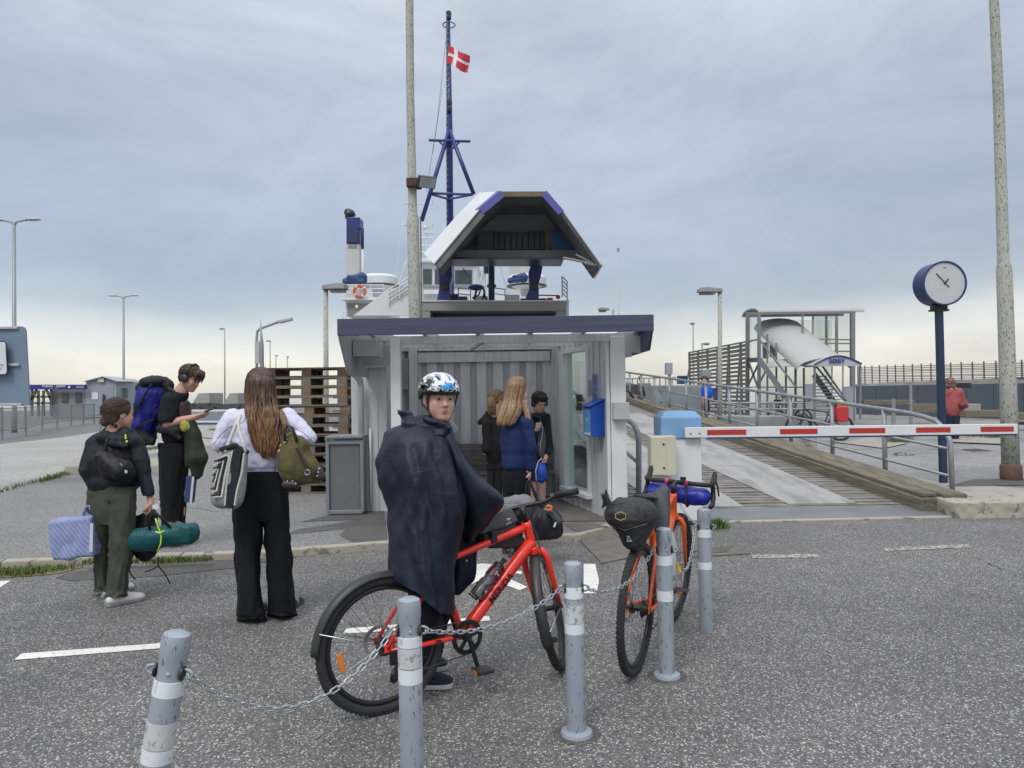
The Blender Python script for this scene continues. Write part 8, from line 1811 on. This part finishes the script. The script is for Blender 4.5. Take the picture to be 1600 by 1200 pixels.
kb_ = empty('backpack', at(226, 870, YD), 'small black rucksack hanging behind the teal tent bag with loose straps', 'backpack'); sculpt('bag_body', [C((214, 812), (240, 806), 6, 7, YD, YD, .03), E((226, 840), 24, 38, .08, YD, .03)], .007, bkf, kb_, fold=.010, fscale=11, seed=59)
for pts in (((204, 872), (201, 886), (204, 897), (212, 906)), ((247, 870), (248, 885), (258, 897), (266, 912)), ((247, 884), (238, 890), (226, 894))): MB().tube([at(x, y, YD-.08) for x, y in pts], .005, 5).build('loose_strap', bkf, kb_, smooth=True)
tk2 = MB().box(at(243, 792, YD-.12), (.022, .002, .016)).build('ticket', mat('paper_white', (.65, .65, .66), .7), None, origin=at(243, 795, YD-.12)); tag(tk2, 'small white paper ticket in the hand above the teal bag', 'ticket')
# ---------------------------------------------------------------- E: blonde person with navy jacket
YE = 6.95; blue_j = fabric('jacket_navy_blue', (.010, .022, .085), .75, wr=9); root = empty('person', V(at(806, 860, YE).x, YE, 0), 'person with long straight blond hair in a dark blue jacket holding a black bag', 'person')
hE = at(808, 612, YE); fE = V(.85, .45, -.05); L, q, axE, RE = head_prims(hE, fE, V(0, 0, 1), .98)
bodyE = L+[C((796, 652), (820, 652), 6, 6, YE), E((808, 690), 18, 36, .09, YE), C((822, 660), (828, 700), 6, 5.5, YE-.1), C((828, 700), (826, 738), 5, 4, YE-.1), C((800, 750), (798, 856), 11, 7, YE), C((818, 750), (806, 858), 11, 7, YE-.05)]
bodyE += hand(at(826, 738, YE-.1), V(-.05, -.1, -1), V(-1, 0, 0), .95, 1, 60); sculpt('body', bodyE, .007, skin2, root)
sculpt('jacket', [C((796, 650), (822, 650), 10, 10, YE, YE, .04), E((806, 690), 24, 45, .13, YE, .05), E((807, 722), 24, 22, .13, YE, .03), C((822, 660), (829, 700), 11.5, 9.5, YE-.11, YE-.13, .03), C((829, 700), (828, 731), 9.5, 7.5, YE-.13, YE-.11, .02), C((792, 658), (790, 700), 9, 8, YE+.1, YE+.1, .03), ('cut', at(806, 743, YE), (0, 0, -1), .006)], .0065, blue_j, root, fold=.010, fscale=9, stretch=(1, 1, .6), seed=61)
hbl = bpy.data.materials.new('hair_blond'); hbl.use_nodes = True; nodes(hbl)[1].inputs['Roughness'].default_value = .4; ombre(hbl, hE.z+.1, hE.z-.32, (.17, .10, .055), (.40, .26, .14), 120)
strands('hair', hbl, root, [(588, 801, 813, YE, .02), (592, 795, 820, YE, .07), (600, 791, 822, YE, .10), (612, 789, 821, YE, .115), (625, 787, 818, YE-.02, .11), (638, 783, 818, YE-.06, .10), (650, 779, 812, YE-.10, .08), (660, 777, 806, YE-.12, .05), (664, 778, 800, YE-.12, .03)], n=300, wave=.003, rad=.003, curl=1, seed=62, ends=3)
strands('hair_lock', hbl, root, [(625, 816, 823, YE-.09, .03), (640, 818, 826, YE-.12, .03), (652, 821, 829, YE-.14, .02), (660, 824, 829, YE-.14, .01)], n=40, wave=.003, rad=.003, curl=1, seed=63)
leg([(738, 785, 812, YE, .12), (760, 785, 811, YE, .12), (800, 787, 809, YE, .10), (840, 789, 807, YE, .09), (858, 789, 807, YE, .09)], bt, root, 21); leg([(738, 798, 829, YE-.06, .12), (760, 798, 828, YE-.06, .12), (800, 798, 822, YE-.06, .10), (845, 797, 815, YE-.06, .09), (862, 797, 815, YE-.06, .09)], bt, root, 24)
drape('waistband', [(736, 784, 829, YE-.02, .13), (750, 784, 829, YE-.02, .14), (770, 787, 826, YE-.02, .12)], bt, root, n=40, sub=3)
for x, y in ((796, 866), (806, 872)): g = gp(x, y); shoe(root, V(g.x-.06, g.y+.03, 0), V(g.x+.12, g.y+.10, 0), bs_, dks, .045, .07)
bgE = empty('holdall', at(850, 845, 6.6), 'bulky black holdall with an orange tag carried by the blond person', 'bag'); YH = 6.55
sculpt('bag_body', [C((836, 812), (862, 816), 20, 17, YH, YH, .05), C((838, 830), (866, 832), 15, 12, YH, YH, .04), C((862, 806), (872, 830), 8, 9, YH, YH, .04)], .008, fabric('holdall_black', (.014, .015, .022), .55, wr=12), bgE, fold=.015, fscale=10, seed=64)
sculpt('grey_pocket', [C((858, 798), (872, 814), 5, 6, YH-.1, YH-.08, .02)], .008, gnl, bgE, fold=.006); MB().tube([at(x, y, YH-.15) for x, y in ((853, 793), (857, 790), (862, 792), (861, 797), (855, 797))], .012, 6).build('orange_tag', mat('tag_orange', (.65, .15, .05), .5), bgE, smooth=True)
MB().box(at(867, 820, YH-.14), (.008, .003, .022), (V(.9, 0, -.4), V(0, 1, 0), V(.4, 0, .9))).build('white_mark', dkn, bgE)
for pts in (((823, 796), (821, 770), (824, 752), (828, 750), (842, 785), (850, 800)), ((828, 796), (826, 775), (827, 754), (834, 770), (846, 796))): MB().tube([at(x, y, YE-.22) for x, y in pts], .012, 6).build('handle', bkf, bgE, smooth=True)
# ---------------------------------------------------------------- F: ponytail person in black
YF = 8.2; root = empty('person', V(at(770, 800, YF).x, YF, PZ), 'person in black hooded clothes with a light brown ponytail inside the shelter', 'person')
hF = at(777, 626, YF); fF = V(.8, .6, -.05); L, q, axF, RF = head_prims(hF, fF, V(0, 0, 1), .95)
sculpt('body', L+[C((764, 658), (780, 658), 5, 5, YF), E((772, 690), 13, 34, .09, YF), C((768, 740), (768, 815), 5, 3, YF), C((778, 740), (778, 815), 5, 3, YF), C((762, 665), (760, 700), 5, 5, YF), C((760, 700), (772, 715), 5, 4, YF, YF+.15)]+hand(at(773, 716, YF+.17), V(.6, .6, -.1), V(0, 0, -1), .9), .008, skin2, root)
bj = fabric('hoodie_black', (.010, .010, .012), .85)
sculpt('jacket', [C((764, 655), (782, 655), 8, 8, YF, YF, .04), E((772, 690), 16, 42, .12, YF, .04), C((761, 662), (760, 700), 8, 7, YF-.1, YF-.1, .03), C((760, 700), (770, 714), 7, 6, YF-.1, YF, .02), C((750, 660), (765, 648), 4.5, 8, YF-.02, YF-.02, .03), C((768, 730), (778, 730), 9, 9, YF, YF, .03)], .008, bj, root, fold=.010, fscale=9, seed=71)
hlb = hairmat('hair_light_brown', (.13, .08, .045), (.26, .17, .10)); sculpt('hair', [('ell', q(0, -.02, .035), (.084, .104, .092), RF, .02), ('-ell', q(0, .115, -.03), (.082, .09, .10), RF, .02)], .006, hlb, root, fold=.004, fscale=36, stretch=(1, 1, 1.6))
scalp(hlb, root, q, g_tied((0, -1, .05)), 300, .0024, 15, tw=.015)
strands('ponytail', hlb, root, [(616, 766, 774, YF-.05, .03), (624, 761, 774, YF-.07, .05), (634, 761, 775, YF-.08, .055), (642, 762, 776, YF-.08, .04), (648, 764, 774, YF-.08, .02)], n=90, wave=.006, rad=.003, seed=72, ends=3)
leg([(735, 761, 775, YF, .10), (770, 761, 774, YF, .10), (815, 762, 773, YF, .08)], bj, root, 31, .01); leg([(735, 770, 785, YF, .10), (770, 771, 785, YF, .10), (815, 771, 782, YF, .08)], bj, root, 33, .01)
for x in (766, 777): b0 = V(at(x, 820, YF).x, YF, PZ); o = shoe(root, b0-V(.06, .03, 0), b0+V(.12, .1, 0), bs_, dks); o.location.z += PZ
# ---------------------------------------------------------------- G: boy with headphones
YG = 8.9; root = empty('person', V(at(842, 790, YG).x, YG, PZ), 'boy with dark curly hair and headphones in an unzipped jacket in the shelter corner', 'person')
hG = at(843, 630, YG); fG = V(.38, -.82, -.38); L, q, axG, RG = head_prims(hG, fG, V(0, 0, 1), .95)
bodyG = L+[C((832, 655), (852, 655), 5, 5, YG), E((842, 685), 12, 32, .08, YG), C((834, 735), (834, 790), 6, 4, YG), C((848, 735), (848, 790), 6, 4, YG), C((830, 660), (830, 690), 4, 4, YG-.05), C((830, 690), (840, 668), 4, 3, YG-.05, YG-.2), C((855, 662), (858, 700), 4, 3.5, YG), C((858, 700), (852, 716), 3.5, 3, YG, YG-.12)]
bodyG += hand(at(839, 671, YG-.2), V(.3, -.2, .9), V(-.3, .9, 0), .85, 1, 65)+hand(at(854, 714, YG-.1), V(-.2, -.3, -.9), V(-1, 0, 0), .85, 1, 60); sculpt('body', bodyG, .007, skin2, root); face_parts(q, axG, .95, root)
jg = fabric('jacket_dark_grey', (.016, .019, .030), .7, wr=12)
sculpt('jacket', [C((832, 652), (854, 652), 7, 7, YG, YG, .04), E((843, 684), 15, 36, .11, YG, .04), C((829, 660), (829, 692), 7, 6, YG-.05, YG-.07, .03), C((829, 692), (838, 676), 6, 4.5, YG-.07, YG-.18, .02), C((855, 660), (859, 698), 6.5, 5.5, YG, YG, .03), C((859, 698), (855, 710), 5.5, 4.5, YG, YG-.08, .02), C((834, 648), (840, 652), 4, 4, YG-.1, YG-.1, .02), C((850, 646), (846, 656), 4, 3, YG-.1, YG-.1, .02)], .007, jg, root, fold=.009, fscale=11, seed=81)
sculpt('shirt', [E((846, 690), 7, 26, .03, YG-.10, .02)], .007, fabric('shirt_grey', (.09, .10, .11)), root, fold=.004)
MB().tube([at(x, y, YG-.145) for x, y in ((844, 658), (848, 668), (847, 682), (844, 695), (846, 706))], .006, 6).build('zip_tape', mat('zip_cyan', (.25, .45, .55), .5), root, smooth=True)
hcd = hairmat('hair_black_curls', (.010, .009, .009), (.035, .028, .022)); sculpt('hair', [('ell', q(0, -.02, .045), (.092, .108, .094), RG, .02), ('ell', q(0, .06, .10), (.07, .04, .03), RG, .03), ('-ell', q(0, .115, -.035), (.075, .085, .09), RG, .02)], .006, hcd, root, fold=.014, fscale=45, stretch=(1, 1, 1), seed=82)
scalp(hcd, root, q, g_short(.5, -.5), 260, .0032, 16, (0, -.02, .045), (.098, .114, .100))
hq = MB(); hq.tube([q(-.09, 0, 0), q(-.095, 0, .06), q(-.06, 0, .13), q(0, 0, .15), q(.06, 0, .13), q(.095, 0, .06), q(.09, 0, 0)], .010, 8); ho = hq.build('headphones', blk, root, smooth=True)
for x in (-1, 1): MB().lathe(q(x*.072, 0, -.005), [(.034, 0), (.04, .008), (.038, .028), (0, .034)], 18, axG[0]*x).build('ear_cup', blk, ho, smooth='auto')
leg([(712, 830, 844, YG, .09), (735, 829, 844, YG, .09), (752, 829, 843, YG, .08)], fabric('shorts_blue', (.012, .02, .06)), root, 41, .008, 'shorts_leg'); leg([(712, 841, 856, YG, .09), (735, 841, 856, YG, .09), (752, 842, 855, YG, .08)], fabric('shorts_blue', (0, 0, 0)), root, 43, .008, 'shorts_leg')
for x in (834, 848): b0 = V(at(x, 800, YG).x, YG, PZ); o = shoe(root, b0+V(0, .06, 0), b0-V(-.03, .16, 0), bs_, dkn); o.location.z += PZ
rb2 = sculpt('gym_bag', [E((846, 738), 9, 16, .07, YG-.22, .03), C((842, 748), (851, 744), 6, 6, YG-.22, YG-.22, .02)], .007, mat('gym_blue', (.012, .055, .38), .6, var=.15), None, fold=.008, fscale=14); tag(rb2, 'bright blue drawstring bag in the hand of the boy with headphones', 'bag'); MB().tube([at(x, y, YG-.30) for x, y in ((838, 752), (837, 735), (841, 721), (847, 716))], .006, 6).build('drawstring', dkn, rb2, smooth=True)
# ---------------------------------------------------------------- H and I: far people
YK = 18.6; root = empty('person', V(at(1490, 700, YK).x, YK, QZ), 'person in a coral pink jacket with a dark red shoulder bag beyond the clock post', 'person')
hH = at(1484, 598, YK); L, q, axH, RH = head_prims(hH, V(.1, 1, -.05), V(0, 0, 1), 1.0)
sculpt('body', L+[E((1489, 630), 12, 28, .1, YK), C((1485, 660), (1484, 692), 5, 4, YK), C((1496, 660), (1495, 692), 5, 4, YK), C((1502, 618), (1508, 634), 3, 3, YK), C((1508, 634), (1500, 638), 3, 2.5, YK, YK-.1)]+hand(at(1499, 638, YK-.1), V(-1, 0, 0), V(0, 0, 1), 1), .014, skin2, root)
sculpt('jacket', [C((1481, 612), (1498, 612), 6, 6, YK, YK, .06), E((1489, 632), 12.5, 25, .15, YK, .06), C((1499, 614), (1508, 633), 6, 5, YK, YK, .04), C((1508, 633), (1499, 640), 5, 4.5, YK, YK-.1, .04), C((1479, 614), (1476, 636), 5, 5, YK, YK, .04), ('cut', at(1489, 656, YK), (0, 0, -1), .02)], .014, fabric('jacket_coral', (.32, .085, .08), .7), root, fold=.02, fscale=6)
sculpt('hair', [('ell', hH+V(0, -.02, .02), (.12, .12, .13), None, .02), ('ell', hH+V(.0, -.05, -.07), (.13, .08, .09), None, .03)], .012, hairmat('hair_chestnut', (.09, .05, .035), (.20, .12, .09)), root, fold=.02, fscale=20)
leg([(650, 1478, 1492, YK, .15), (670, 1479, 1492, YK, .15), (698, 1480, 1491, YK, .1)], fabric('jeans_navy', (.018, .022, .05)), root, 51, .02); leg([(650, 1487, 1501, YK, .15), (670, 1488, 1500, YK, .15), (698, 1488, 1499, YK, .1)], fabric('jeans_navy', (0, 0, 0)), root, 53, .02)
for x in (1485, 1494): b0 = V(at(x, 690, YK).x, YK, QZ); o = shoe(root, b0-V(0, .05, 0), b0+V(0, .2, 0), bs_, dks); o.location.z += QZ
hbg = sculpt('shoulder_bag', [E((1505, 634), 7, 5.5, .07, YK-.2, .02)], .014, mat('bag_maroon', (.10, .02, .03), .5), None, fold=.008); tag(hbg, 'dark red shoulder bag under the arm of the person in coral', 'bag')
YI_ = 21.5; root = empty('person', V(at(1102, 680, YI_).x, YI_, QZ), 'person in a bright blue jacket far behind the ramp railing', 'person')
hI = at(1101, 595, YI_); L, q, axI, RI = head_prims(hI, V(-.4, -.8, -.1), V(0, 0, 1), 1.05)
sculpt('body', L+[E((1104, 622), 8, 20, .1, YI_), C((1101, 645), (1101, 680), 4, 3, YI_), C((1106, 645), (1106, 680), 4, 3, YI_), C((1110, 612), (1112, 626), 3, 3, YI_)]+hand(at(1112, 628, YI_), V(0, 0, -1), V(-1, 0, 0), 1), .016, skin, root)
sculpt('jacket', [C((1099, 607), (1108, 607), 4, 4, YI_, YI_, .06), E((1105, 613), 8, 13, .15, YI_, .05), C((1109, 608), (1111, 621), 4, 3.5, YI_, YI_, .04), C((1098, 609), (1099, 620), 3, 3, YI_, YI_, .04)], .016, fabric('jacket_royal', (.010, .10, .55), .6), root, fold=.02, fscale=6)
leg([(624, 1099, 1110, YI_, .13), (650, 1100, 1109, YI_, .12), (686, 1100, 1108, YI_, .09)], fabric('jeans_navy', (0, 0, 0)), root, 61, .02); 
sculpt('hair', [('ell', hI+V(0, .02, .06), (.11, .11, .09), None, .02)], .014, hcd, root, fold=.01)
b0 = V(at(1103, 690, YI_).x, YI_, QZ); o = shoe(root, b0+V(0, .1, 0), b0-V(0, .15, 0), bs_, dks); o.location.z += QZ
# a gull-sized bird far out in the sky
